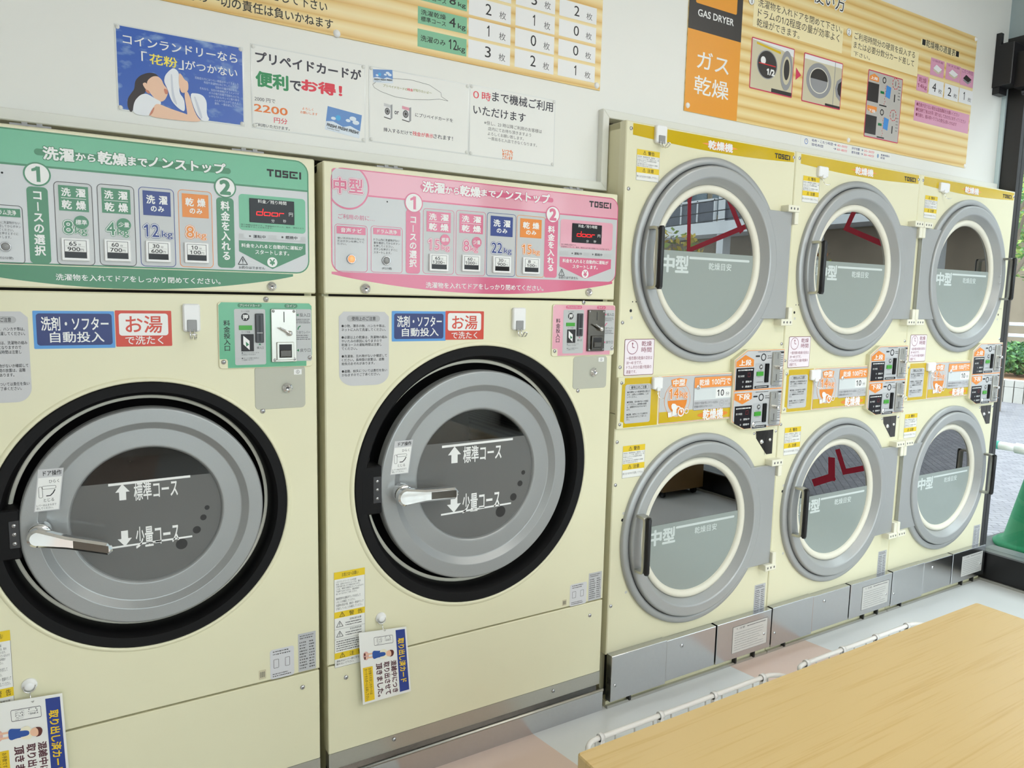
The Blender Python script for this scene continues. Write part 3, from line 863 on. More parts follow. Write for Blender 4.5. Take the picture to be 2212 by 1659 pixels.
NOTICE = ['●小物、薄手の物、ハンカチ等は、', '　ネットに入れて洗濯してください。', '', '●必要以上の乾燥は、洗濯物の縮み', '　やいたみの原因になりますので', '　乾燥コースの運転時間は注意し', '　てください。', '', '●洗濯後、忘れ物がないか確認して', '　ください。長時間の放置は、盗難', '　紛失のおそれがあります。', '', '●盗難、紛失については責任を負い', '　かねますのでご了承ください。']
def notice_sticker(t, r, hd, body):
    g = G(-0.0003)
    pts = rrpts(r, 0.012)
    w = r[2] - r[0]; h = r[3] - r[1]
    b = [(r[0], r[3] - .012)] + [(r[0] + w * .28 * (1 - math.cos(PI / 2 * i / 8)), r[1] + h * .16 * (1 - math.sin(PI / 2 * i / 8))) for i in range(9)]
    c = [(r[2] - w * .28 * (1 - math.sin(PI / 2 * i / 8)), r[1] + h * .16 * (1 - math.cos(PI / 2 * i / 8))) for i in range(9)] + [(r[2], r[3] - .012), (r[2] - .012, r[3]), (r[0] + .012, r[3])]
    g.flat(b + c, GRAYN, 1)
    g.rr(hd, (hd[3] - hd[1]) / 2, mat('notice_pill_print', (176, 176, 178), 0.4), 2)
    k = hd[2] - hd[0]; j = hd[3] - hd[1]
    g.text('使用上のご注意', (hd[0] + k * .14, hd[1] + j * .18, hd[2] - k * .14, hd[3] - j * .18), INK, 3, 0.01)
    g.para(NOTICE, body, INK, 2, 0.008)
    return g.build('notice_sticker', t)
def warning_strip(t, r, seed):
    g = G(-0.0003); x0, z0, x1, z1 = r; w, h = x1 - x0, z1 - z0
    def q(a, b, c, d): return (x0 + w * a, z1 - h * d, x0 + w * c, z1 - h * b)
    g.rect(r, PAPER, 1); g.frame(r, 0.0008, 0.0006, INKG, 2)
    g.rect(q(0, 0, 1, .075), YELLOWW, 2); g.text('お客さまへお願い', q(.25, .015, .78, .055), INK, 3)
    g.para(['くまうランドリーウールの洗濯', '毛布、品物の大きさによっては、脱水', '工程を繰り返し行う場合があります。', 'これは、機械が自動的に行っているもので', 'で故障ではありません。運転時間が', '長くなりますがご了承ください。'], q(.06, .09, .95, .24), INKG, 2)
    g.para(['機械使用中は運転中ランプが点灯して', 'いることを確認してください。', '洗濯物を取出す際、運転中・乾燥中ランプ', 'が消灯していることを確認してください。'], q(.06, .26, .95, .40), INKG, 2)
    for zz, s in ((.415, '警告'), (.845, '注意')):
        g.rect(q(0, zz, 1, zz + .065), YELLOWW, 2); c = q(.2, zz, .3, zz + .065); warn_tri(g, ((c[0] + c[2]) / 2, (c[1] + c[3]) / 2), h * .042, INK, 3)
        g.text(s[0], q(.48, zz + .01, .64, zz + .056), INK, 3); g.text(s[1], q(.76, zz + .01, .92, zz + .056), INK, 3)
    for zz, s in ((.50, '回転部注意'), (.605, '高温加熱部危険')):
        c = q(.06, zz, .28, zz + .09); warn_tri(g, ctr(c), h * .055, INKG, 3); g.text(s, q(.5, zz, .88, zz + .022), INKG, 3); g.strokes(q(.36, zz + .03, .95, zz + .08), 2, INKG, 3, seed)
        g.rect((x0, z1 - h * (zz + .098), x1, z1 - h * (zz + .096)), INKG, 2)
    g.strokes(q(.06, .715, .95, .835), 5, INKG, 3, seed + 1)
    g.para(['運転中はドアー部に手を', '触れないで下さい。'], q(.06, .92, .8, .98), INKG, 3)
    return g.build('warning_sticker', t)
def name_plate(t, r, seed, m=None):
    g = G(-0.0003); x0, z0, x1, z1 = r; w, h = x1 - x0, z1 - z0
    g.rect(r, m or mat('silver_label_print', (196, 197, 200), 0.35, metal=0.2), 1)
    g.strokes((x0 + w * .1, z1 - h * .16, x1 - w * .1, z1 - h * .04), 2, INKG, 2, seed)
    g.strokes((x0 + w * .08, z0 + h * .05, x0 + w * .55, z1 - h * .2), 10, INKG, 2, seed + 1)
    g.strokes((x0 + w * .62, z0 + h * .05, x1 - w * .06, z1 - h * .2), 10, INKG, 2, seed + 2)
    return g.build('name_plate', t)

def door_label(g, r, lv):
    """sticker that shows how to turn the lever; slants with the door's rim"""
    x0, z0, x1, z1 = r; w, h = x1 - x0, z1 - z0
    sl = w * 0.20
    def S(u, v): return (x0 + w * u * 0.8 + sl * v, z0 + h * v)
    g.flat([S(0, 0), S(1, 0), S(1, 1), S(0, 1)], GRAYN, lv)
    g.flat([S(.04, .02), S(.96, .02), S(.96, .80), S(.04, .80)], WHITE, lv + 1)
    a = S(.22, .84); g.text('ドア操作', (a[0], a[1], a[0] + w * .58, a[1] + h * .12), INK, lv + 1, .02)
    a = S(.48, .66); g.text('ひらく', (a[0], a[1], a[0] + w * .32, a[1] + h * .08), INK, lv + 2)
    a = S(.35, .22); g.text('とじる', (a[0], a[1], a[0] + w * .32, a[1] + h * .08), INK, lv + 2)
    a = S(.10, .04); g.para(['レバーは止まるまで', '回してください。'], (a[0], a[1], a[0] + w * .62, a[1] + h * .14), INK, lv + 2)
    a = S(.14, .32); b = (a[0] + w * .13, a[1] + h * .27); g.frame((a[0], a[1], b[0], b[1]), w * .05, w * .012, INK, lv + 2)
    c = S(.22, .52); g.frame((c[0], c[1], c[0] + w * .45, c[1] + h * .08), w * .05, w * .012, INK, lv + 2)
    g.curve([S(.42, .36), S(.58, .36), S(.68, .42), S(.74, .5)], w * .035, INK, lv + 2)

WGLASS = glass_mat('washer_door_glass', (0.66, 0.67, 0.67), 0.02, 0.03, 1.45)
def film_mat(name, rgb, a):
    m = bpy.data.materials.new(name); m.use_nodes = True; nt = m.node_tree; nt.nodes.clear()
    out = nt.nodes.new('ShaderNodeOutputMaterial'); t = nt.nodes.new('ShaderNodeBsdfTransparent'); d = nt.nodes.new('ShaderNodeBsdfDiffuse')
    d.inputs['Color'].default_value = lin(rgb); mx = nt.nodes.new('ShaderNodeMixShader'); mx.inputs[0].default_value = a
    nt.links.new(t.outputs[0], mx.inputs[1]); nt.links.new(d.outputs[0], mx.inputs[2]); nt.links.new(mx.outputs[0], out.inputs[0])
    MATS[name] = m
    return m
HAZE = film_mat('grey_window_film', (142, 142, 140), 0.58)
def perforated():
    m = bpy.data.materials.new('perforated_drum_steel'); m.use_nodes = True; nt = m.node_tree; b = nt.nodes['Principled BSDF']
    b.inputs['Metallic'].default_value = 0.8; b.inputs['Roughness'].default_value = 0.35
    tc = nt.nodes.new('ShaderNodeTexCoord'); mp = nt.nodes.new('ShaderNodeMapping'); mp.inputs['Scale'].default_value = (85, 85, 85)
    v = nt.nodes.new('ShaderNodeTexVoronoi'); v.inputs['Randomness'].default_value = 0.0
    nt.links.new(tc.outputs['Object'], mp.inputs[0]); nt.links.new(mp.outputs[0], v.inputs['Vector'])
    r = nt.nodes.new('ShaderNodeMath'); r.operation = 'GREATER_THAN'; r.inputs[1].default_value = 0.34
    nt.links.new(v.outputs['Distance'], r.inputs[0])
    mx = nt.nodes.new('ShaderNodeMix'); mx.data_type = 'RGBA'; mx.inputs[6].default_value = (0.01, 0.01, 0.01, 1); mx.inputs[7].default_value = (0.42, 0.42, 0.41, 1)
    nt.links.new(r.outputs[0], mx.inputs[0]); nt.links.new(mx.outputs[2], b.inputs['Base Color'])
    return m
DRUM = perforated()
DBACK = mat('dark_drum_back', (70, 70, 70), 0.4, metal=0.6, var=0.2, vscale=14)

def washer_door(t, c, k, c_open, hl):
    """k = radius of the black surround; everything else in proportion"""
    cx, cz = c
    g = G()
    g.lathe(cx, cz, [(k, 0.001), (k * .998, -0.003), (k * .99, -0.0045)], BLACKM, n=128)
    g.lathe(cx, cz, [(k * .99, -0.0045), (k * .925, -0.0035)], BLACKM, n=128)
    g.lathe(cx, cz, [(k * .925, -0.0035), (k * .91, 0.004), (k * .895, 0.02), (k * .885, 0.05)], BLACKM, n=128)
    g.lathe(cx, cz, [(k * 1.035, 0.0004), (k * 1.026, -0.003), (k * 1.012, -0.0045), (k * 1.002, -0.0035), (k * .997, 0.001)], CREAM, n=128)
    g.lathe(cx, cz, [(k * .885, 0.05), (k * .872, 0.046), (k * .858, 0.05)], IVORY, n=128)
    g.lathe(cx, cz, [(k * .858, 0.05), (k * .84, 0.09), (k * .62, 0.09)], BLACKM, n=128)
    sur = g.build('door_surround', t)
    # latch block on the left of the recess
    b = G(); x = cx - k * .90
    b.plate((x - k * .05, cz - k * .19, x + k * .10, cz + k * .16), -0.004, 0.06, 0.004, BLACKM, 0.003)
    b.plate((x + k * .035, cz - k * .11, x + k * .098, cz + k * .085), -0.0055, -0.002, 0.002, mat('dark_bracket_steel', (70, 70, 72), 0.35, metal=0.8, var=0.05), 0.001)
    b.build('latch', sur)
    for dz in (.05, -.01, -.075): screw(sur, (x + k * .066, cz + k * dz), -0.0056, 0.0045)
    # drum seen through the glass
    d = G()
    d.lathe(cx, cz, [(k * .60, 0.10), (k * .80, 0.11), (k * .80, 0.62)], DRUM, n=64)
    d.lathe(cx, cz, [(k * .80, 0.62), (k * .3, 0.62), (0.001, 0.60)], DBACK, n=64)
    for a in (1.0, 3.1, 5.2):
        d.tube([(cx + k * .74 * math.cos(a), 0.14, cz + k * .74 * math.sin(a)), (cx + k * .74 * math.cos(a), 0.60, cz + k * .74 * math.sin(a))], k * .09, DBACK, 10)
    d.build('drum', t)
    # the door: pressed silver ring with a step, thin rolled edge
    D = k * .812
    g = G()
    prof = [(D, 0.028), (D, 0.004), (D * .996, 0.0), (D * .988, -0.0028), (D * .978, -0.0036), (D * .868, -0.0040), (D * .862, -0.0036), (D * .806, 0.0085), (D * .798, 0.0092), (D * .650, 0.0082), (D * .640, 0.0086), (D * .630, 0.011), (D * .622, 0.0155), (D * .618, 0.024)]
    g.lathe(cx, cz, prof, SILV, n=144, crisp=True)
    g.y = -0.0045
    lr = hl['label']; door_label(g, lr, 0)
    dr = g.build('door', t)
    w = G(); R = D * .622
    w.lathe(cx, cz, [(0.0005, 0.0165), (R * .6, 0.0165), (R, 0.0165)], WGLASS, n=72)
    w.build('door_glass', dr)
    # printed film between the two fill lines and below
    f = G(0.0163)
    zl = hl['z1']; hw = math.sqrt(max(R * R - (zl + 0.004 - cz) ** 2, 0))
    n = 48; a0 = math.asin((zl + 0.004 - cz) / R)
    pts = [(cx + R * math.cos(a), cz + R * math.sin(a)) for a in [a0 - (PI + 2 * a0) * i / n for i in range(n + 1)]]
    f.flat(pts, HAZE, 0)
    f.line(hl['l1'][0], hl['l1'][1], k * .018, WHITE, 1); f.line(hl['l2'][0], hl['l2'][1], k * .014, WHITE, 1)
    for up, r in ((True, hl['a1']), (False, hl['a2'])):
        x0, z0, x1, z1 = r; xm = (x0 + x1) / 2; w4 = (x1 - x0) * .24
        if up: f.flat([(xm - w4, z0), (xm + w4, z0), (xm + w4, (z0 + z1) / 2), (x1, (z0 + z1) / 2), (xm, z1), (x0, (z0 + z1) / 2), (xm - w4, (z0 + z1) / 2)], WHITE, 1)
        else: f.flat([(xm - w4, z1), (xm - w4, (z0 + z1) / 2), (x0, (z0 + z1) / 2), (xm, z0), (x1, (z0 + z1) / 2), (xm + w4, (z0 + z1) / 2), (xm + w4, z1)], WHITE, 1)
    f.text('標準コース', hl['t1'], WHITE, 1, 0.02); f.text('少量コース', hl['t2'], WHITE, 1, 0.02)
    for cc, rr in hl['dots']: f.disc(cc, rr, mat('dark_window_dot', (38, 37, 37), 0.3), 1)
    f.build('window_print', dr)
    # chrome lever
    p, e = hl['h0'], hl['h1']; L = e[0] - p[0]; hh = k * .062
    b = G()
    b.lathe(p[0] + hh * .2, p[1] + hh * .1, [(0.0005, -0.035), (hh * 1.02, -0.0345), (hh * 1.12, -0.032), (hh * 1.15, -0.02), (hh * 1.15, -0.004)], CHROME, n=32)
    N = 14; outl = []
    up = []; dn = []
    for i in range(N + 1):
        u = i / N; x = p[0] + L * u; zc = p[1] + (e[1] - p[1]) * u
        hf = hh * (1.0 - .30 * min(1, u / .38)) if u < .92 else hh * .70 * math.sqrt(max(0.05, 1 - ((u - .92) / .08) ** 2))
        up.append((x, zc + hf)); dn.append((x, zc - hf))
    st = [(p[0] - hh * math.sin(PI * i / 18), p[1] + hh * math.cos(PI * i / 18)) for i in range(1, 18)]
    b.prism(dn + up[::-1] + st, -0.058, -0.036, CHROME, 0.005)
    b.y = -0.0585
    xa, xb = p[0] + L * .46, p[0] + L * .94
    za, zb_ = p[1] + (e[1] - p[1]) * .46, p[1] + (e[1] - p[1]) * .94
    b.flat([(xa, za - hh * .42), (xb, zb_ - hh * .42), (xb, zb_ + hh * .42), (xa, za + hh * .42)], DSTEEL, 0)
    b.build('handle', dr)
    return dr

def washer(name, loc, label, group, X, Zs, c1, c2, c1n, P, Q):
    t = thing(name, loc, label, 'washing machine', group)
    x0, x1 = X; ztop, zseam, zbs, zbc = Zs
    cx, cz = Q['c']; k = Q['k']
    # carcass sheets behind the front panels
    g = G()
    g.box(x0 + .003, 0.03, 0.02, x0 + .02, 0.95, ztop - .004, CREAMS); g.box(x1 - .02, 0.03, 0.02, x1 - .003, 0.95, ztop - .004, CREAMS)
    g.box(x0 + .003, 0.03, ztop - .02, x1 - .003, 0.95, ztop - .002, CREAMS); g.box(x0 + .003, 0.93, 0.02, x1 - .003, 0.95, ztop - .004, CREAMS)
    g.box(x0 + .02, 0.03, zseam - .004, x1 - .02, 0.06, zseam + .004, DARK); g.box(x0 + .02, 0.03, zbs - .01, x1 - .02, 0.06, zbs + .004, DARK)
    g.box(x0 + .02, 0.03, 0.02, x1 - .02, 0.06, zbc, DARK)
    g.build('cabinet', t)
    control_panel(t, P, c1, c2, c1n, (x0, zseam + .003, x1, ztop))
    g = G(); g.hole_panel(x0, zbs + .002, x1, zseam - .003, cx, cz, k * .985, 0.0, 0.05, CREAM, 120); fp = g.build('front_panel', t)
    g = G(); g.plate((x0 + .001, zbc, x1 - .001, zbs - .002), 0.0, 0.04, 0.003, CREAM, 0.002); g.build('lower_panel', t)
    # stainless skirt and kick rail
    g = G()
    g.box(x0 + .002, 0.001, zbc - .045, x1 - .001, 0.03, zbc, STEEL2)
    g.box(x0 + .002, 0.012, zbc - .062, x1 - .004, 0.03, zbc - .045, DSTEEL)
    g.build('skirt', t)
    g = G()
    g.box(x0 + .006, -0.012, 0.0, x1 + .004, 0.02, zbc - .062, STEEL)
    g.tube([(x0 + .006, -0.012, zbc - .060), (x1 + .004, -0.012, zbc - .060)], 0.0045, STEEL2, 8)
    g.build('kick_rail', t)
    hot_water_label(t, *Q['hot'])
    notice_sticker(t, *Q['notice'])
    payment_panel(t, Q['pay'], c1, c2, Q['coin'])
    r = Q['box']; g = G(); g.plate(r, -0.0012, 0.002, 0.010, GRAYK, 0.0008)
    q = Q['boxl']; g.y = -0.0014; g.rect(q, WHITE, 1); g.annulus(ctr(q), (q[3] - q[1]) * .28, (q[3] - q[1]) * .34, INK, 2, 24)
    g.text(Q['no'], (ctr(q)[0] - (q[3] - q[1]) * .12, ctr(q)[1] - (q[3] - q[1]) * .18, ctr(q)[0] + (q[3] - q[1]) * .12, ctr(q)[1] + (q[3] - q[1]) * .18), INK, 2)
    cb = g.build('coin_box_door', t); lockcyl(cb, Q['boxk'], -0.0012, Q['boxr'])
    if Q.get('warn'): warning_strip(t, Q['warn'], 11)
    name_plate(t, Q['plate'], 21)
    r = Q['draw']; g = G(-0.0003); g.rr(r, 0.006, mat('pale_label_print', (214, 214, 218), 0.4), 1); w = r[2] - r[0]; h = r[3] - r[1]
    g.strokes((r[0] + w * .12, r[3] - h * .22, r[2] - w * .12, r[3] - h * .04), 2, INKG, 2, 5); g.strokes((r[0] + w * .1, r[1] + h * .05, r[2] - w * .1, r[1] + h * .2), 2, INKG, 2, 6)
    g.frame((r[0] + w * .14, r[1] + h * .36, r[0] + w * .36, r[1] + h * .66), .002, .001, INKG, 2); g.frame((r[0] + w * .62, r[1] + h * .36, r[0] + w * .82, r[1] + h * .66), .002, .001, INKG, 2)
    g.build('size_label', t)
    r = Q['vent']; g = G(-0.0003); w = r[2] - r[0]; h = r[3] - r[1]; g.rr(r, .002, mat('buff_label_print', (206, 198, 168), 0.4), 1)
    for i in range(3): g.frame((r[0] + w * (.18 + .24 * i), r[1] + h * .2, r[0] + w * (.34 + .24 * i), r[3] - h * .2), .003, .0009, INKG, 2)
    g.build('mark_label', t)
    for c in Q['screws']: screw(t, c, 0.0, 0.0065)
    for c in Q['skscr']: screw(t, c, 0.0, 0.006)
    # door hinge lugs on the top edge
    for xx in Q['lugs']:
        g = G(); g.box(xx, 0.004, ztop - .001, xx + .07, 0.03, ztop + .004, GREYT); g.box(xx + .02, 0.002, ztop, xx + .03, 0.03, ztop + .007, GREYT); g.box(xx + .045, 0.002, ztop, xx + .055, 0.03, ztop + .007, GREYT)
        g.build('lid_hinge', t)
    washer_door(t, (cx, cz), k, 0, Q['door'])
    return t

def zr(p): return p[1]
PINKP_ = dict(
    panel=((-0.9101, 1.6493)[0], (-0.0189, 1.3952)[1], (-0.0189, 1.3952)[0], (-0.9101, 1.6493)[1]), bandz=(-0.463, 1.5898)[1],
    lens=((-0.4408, 1.3984)[1], (-0.4398, 1.354)[1]), lensx=((-0.9094, 1.394)[0], (-0.0312, 1.3948)[0]), foot=(-0.6569, 1.3653, -0.2851, 1.3797),
    pill=(-0.6749, 1.621, -0.2588, 1.6267), title=((-0.6682, 1.6113, -0.6056, 1.6381), (-0.6029, 1.6129, -0.5628, 1.6299), (-0.5598, 1.6111, -0.498, 1.6376), (-0.4958, 1.616, -0.4509, 1.6332), (-0.4487, 1.6139, -0.2719, 1.6375)),
    logo=(-0.1299, 1.6164, -0.0473, 1.6339), bars=((-0.7142, 1.4007, -0.6742, 1.5632), (-0.2858, 1.4039, -0.2398, 1.5729)), circ=((-0.693, 1.581), (-0.2595, 1.584)), rad=(0.0255, 0.0245),
    size=((-0.8672, 1.6051), 0.0545), sizet=((-0.9033, 1.5883, -0.8723, 1.6242), (-0.8643, 1.5921, -0.8299, 1.6248)), before=(-0.8923, 1.5279, -0.7985, 1.5383), dot=(-0.7652, 1.5778),
    pre=[('音声ナビ', (-0.9013, 1.3997, -0.8174, 1.5145), (-0.8964, 1.4913, -0.8224, 1.5097), ['使い方がわからないと', 'きはボタンを押してく', 'ださい。'], (-0.8945, 1.4631, -0.8255, 1.4842)),
         ('ドラム洗浄', (-0.8086, 1.4004, -0.7233, 1.5163), (-0.8023, 1.4952, -0.7288, 1.5115), ['ドラム内に洗濯物がない', '事を確認してからボタン', 'を押してください。', 'ボタンを押すとすぐに', 'スタートします。'], (-0.8012, 1.4465, -0.7306, 1.4863))],
    min=(-0.7789, 1.4081, -0.7527, 1.4136), push=[((-0.8598, 1.4307), 0.0115, LEDO), ((-0.7678, 1.4312), 0.0115, GREYT)],
    boxes=((-0.6665, 1.4017, -0.5756, 1.5706), (-0.5707, 1.4011, -0.4793, 1.5733), (-0.476, 1.4022, -0.3828, 1.5743), (-0.3802, 1.4034, -0.2838, 1.5746)),
    heads=((-0.6564, 1.5113, -0.5864, 1.5634), (-0.5604, 1.5139, -0.4882, 1.5648), (-0.4647, 1.5119, -0.3935, 1.566), (-0.3692, 1.5136, -0.2971, 1.566)),
    kg=('15', '8', '22', '15'), kgr=((-0.6529, 1.4615, -0.587, 1.4925), (-0.5491, 1.4627, -0.5019, 1.4955), (-0.4623, 1.4624, -0.3942, 1.4947), (-0.363, 1.4648, -0.2995, 1.4944)),
    badge=(((-0.6026, 1.4924), 0.0145), ((-0.5072, 1.4914), 0.0145)),
    btn=((-0.6494, 1.4094, -0.594, 1.4548), (-0.5528, 1.4121, -0.4974, 1.4564), (-0.457, 1.4116, -0.3994, 1.4575), (-0.3601, 1.4121, -0.3023, 1.458)),
    price=(('65', '1200'), ('60', '1000'), ('30', '900'), ('8', '100')),
    fee=(-0.2312, 1.492, -0.0375, 1.574), disp=(-0.1896, 1.5094, -0.0806, 1.5647), dt=((-0.1688, 1.5546, -0.0999, 1.5616), (-0.1733, 1.5266, -0.104, 1.5432), (-0.0964, 1.5285, -0.0863, 1.5371), (-0.1383, 1.5117, -0.129, 1.5191), (-0.1107, 1.5124, -0.1012, 1.5195)),
    note=['残り時間は目安です。', '洗濯物のバランス、給水、排水により多少前後することがあります。'], noter=(-0.2272, 1.4923, -0.048, 1.5046),
    lampbar=(-0.2314, 1.4705, -0.0393, 1.4823), pills=((-0.2009, 1.4716, -0.1448, 1.483), (-0.1251, 1.4717, -0.068, 1.4838)), arrow=(-0.2309, 1.4378, -0.0399, 1.4659), tip=(-0.1362, 1.4046),
    go=((-0.2205, 1.4511, -0.0505, 1.459), (-0.1839, 1.435, -0.0908, 1.444)), yen=((-0.1368, 1.419), 0.0125), tri=((-0.2226, 1.4202), 0.0165), nochange=(-0.2319, 1.4021, -0.1625, 1.4099),
    locks=(((-0.8232, 1.3587), 0.0125), ((-0.1201, 1.3647), 0.0115)))
PINKQ = dict(c=(-0.4858, 0.8410), k=0.3688, hot=((-0.7521, 1.2247, -0.5973, 1.3034), (-0.7458, 1.2309, -0.6046, 1.2973), (-0.7375, 1.2623, -0.61, 1.2911), (-0.724, 1.2376, -0.6191, 1.2594), (-0.5987, 1.2272, -0.4805, 1.3047), (-0.5914, 1.2517, -0.4891, 1.2994), (-0.5785, 1.2553, -0.5013, 1.2926), (-0.5801, 1.2298, -0.5008, 1.2488)),
    notice=((-0.8922, 1.1137, -0.76, 1.3009), (-0.8715, 1.276, -0.7842, 1.2915), (-0.8855, 1.137, -0.7651, 1.2699)), pay=(-0.2524, 1.1737, -0.0177, 1.3278), coin=DSTEEL,
    box=(-0.1698, 1.0719, -0.0411, 1.1712), boxl=(-0.075, 1.1533, -0.0539, 1.1662), boxk=(-0.0923, 1.1219), boxr=0.0135, no='4', warn=(-0.9094, 0.3707, -0.8266, 0.6307), plate=(-0.0821, 0.3833, -0.0298, 0.4754), draw=(-0.1547, 0.38, -0.0891, 0.4516), vent=(-0.1834, 0.3882, -0.1665, 0.408),
    screws=[(-0.1381, 1.334), (-0.1491, 1.0664), (-0.0724, 0.3339), (-0.8789, 0.3372)], skscr=[(-0.7425, 0.1187), (-0.2068, 0.1131)], lugs=[(-0.7909, 1.6666)[0], (-0.2206, 1.6725)[0]],
    door=dict(label=(-0.7578, 0.8723, -0.6926, 0.962), z1=(-0.4864, 0.9356)[1], l1=((-0.5969, 0.9296), (-0.3674, 0.9329)), l2=((-0.5979, 0.736), (-0.3691, 0.7399)), a1=(-0.5781, 0.88, -0.5376, 0.9275), a2=(-0.5797, 0.7374, -0.5358, 0.7867),
        t1=(-0.5302, 0.8775, -0.4056, 0.9239), t2=(-0.5307, 0.7318, -0.4078, 0.7869), dots=[((-0.3287, 0.8284), .0068), ((-0.3393, 0.7963), .0088), ((-0.3613, 0.7578), .0112), ((-0.4044, 0.7192), .0165)], h0=(-0.7321, 0.8198), h1=(-0.5789, 0.8139)))
GREENP = dict(
    panel=(-1.694, (-0.9646, 1.3908)[1], (-0.9638, 1.4038)[0], (-0.9616, 1.6542)[1]), bandz=(-1.2415, 1.5874)[1],
    lens=((-1.2354, 1.389)[1], (-1.3187, 1.3467)[1]), lensx=(-1.690, (-1.0032, 1.3895)[0]), foot=(-1.485, 1.3618, -1.167, 1.3722),
    pill=(-1.5109, 1.6137, -1.139, 1.6133), title=((-1.4956, 1.6004, -1.443, 1.625), (-1.4392, 1.6045, -1.4051, 1.6188), (-1.3998, 1.6025, -1.3475, 1.6269), (-1.3443, 1.6049, -1.3085, 1.6224), (-1.3052, 1.607, -1.1508, 1.6268)),
    logo=(-1.0601, 1.6109, -0.9812, 1.6275), bars=((-1.5273, 1.393, -1.4912, 1.5448), (-1.1716, 1.3983, -1.1345, 1.5543)), circ=((-1.5078, 1.5696), (-1.1521, 1.577)), rad=(0.0235, 0.0235), size=None, before=None, dot=(-1.5655, 1.5667),
    pre=[('音声ナビ', (-1.677, (-1.5354, 1.3909)[1], -1.614, (-1.5298, 1.5075)[1]), (-1.673, (-1.5395, 1.4824)[1], -1.618, (-1.5387, 1.5002)[1]), ['使い方がわからないと', 'きはボタンを押してく', 'ださい。'], (-1.672, (-1.5397, 1.4537)[1], -1.619, (-1.5385, 1.4782)[1])),
         ('ドラム洗浄', (-1.5931, 1.3909, -1.5354, 1.5052), (-1.5888, 1.4824, -1.5395, 1.4985), ['ドラム内に洗濯物がない', '事を確認してからボタン', 'を押してください。', 'ボタンを押すとすぐに', 'スタートします。'], (-1.59, 1.4388, -1.54, 1.4745))],
    min=(-1.5807, 1.3988, -1.5553, 1.4034), push=[((-1.5671, 1.4235), 0.0095, GREYT)],
    boxes=((-1.4811, 1.3923, -1.4132, 1.5593), (-1.4048, 1.3938, -1.3355, 1.5617), (-1.3276, 1.3952, -1.2582, 1.5628), (-1.2504, 1.3966, -1.1808, 1.5644)),
    heads=((-1.4731, 1.5016, -1.4204, 1.5523), (-1.3966, 1.5029, -1.3434, 1.5539), (-1.3195, 1.504, -1.2654, 1.5556), (-1.2424, 1.5055, -1.1882, 1.5564)),
    kg=('8', '4', '12', '8'), kgr=((-1.4679, 1.4529, -1.424, 1.4827), (-1.3913, 1.4542, -1.3473, 1.4851), (-1.3211, 1.4554, -1.2616, 1.4854), (-1.237, 1.4574, -1.1934, 1.4871)),
    badge=(((-1.4352, 1.48), 0.0135), ((-1.3574, 1.4805), 0.0135)),
    btn=((-1.4727, 1.401, -1.4227, 1.4471), (-1.3959, 1.403, -1.3464, 1.4489), (-1.318, 1.4047, -1.2685, 1.45), (-1.2411, 1.406, -1.1908, 1.4509)),
    price=(('65', '900'), ('60', '700'), ('30', '600'), ('10', '100')),
    fee=(-1.1234, 1.4853, -0.9723, 1.566), disp=(-1.1005, 1.5041, -0.9988, 1.5582), dt=((-1.0817, 1.5489, -1.0173, 1.5562), (-1.0854, 1.5203, -1.0201, 1.5364), (-1.0114, 1.5229, -1.0027, 1.5318), (-1.0522, 1.5064, -1.045, 1.514), (-1.0253, 1.5076, -1.0183, 1.5149)),
    note=['残り時間は目安です。洗濯物のバランス、給水、排水により', '多少前後することがあります。'], noter=(-1.1201, 1.4912, -0.9768, 1.4999),
    lampbar=(-1.1247, 1.4652, -0.9726, 1.4772), pills=((-1.1144, 1.4668, -1.059, 1.4778), (-1.041, 1.4683, -0.9854, 1.48)), arrow=(-1.125, 1.4368, -0.9729, 1.4617), tip=(-1.0508, 1.3991),
    go=((-1.1198, 1.4476, -0.9798, 1.4537), (-1.0892, 1.4322, -1.0122, 1.442)), yen=((-1.0512, 1.4148), 0.0115), tri=((-1.1174, 1.4153), 0.0165), nochange=(-1.1263, 1.3971, -1.0683, 1.4036),
    locks=((-1.625, (-1.0532, 1.3588)[1]), 0.0), )
GREENP['locks'] = (((-1.625, (-1.0532, 1.3594)[1]), 0.0105), ((-1.0532, 1.3588), 0.0105))
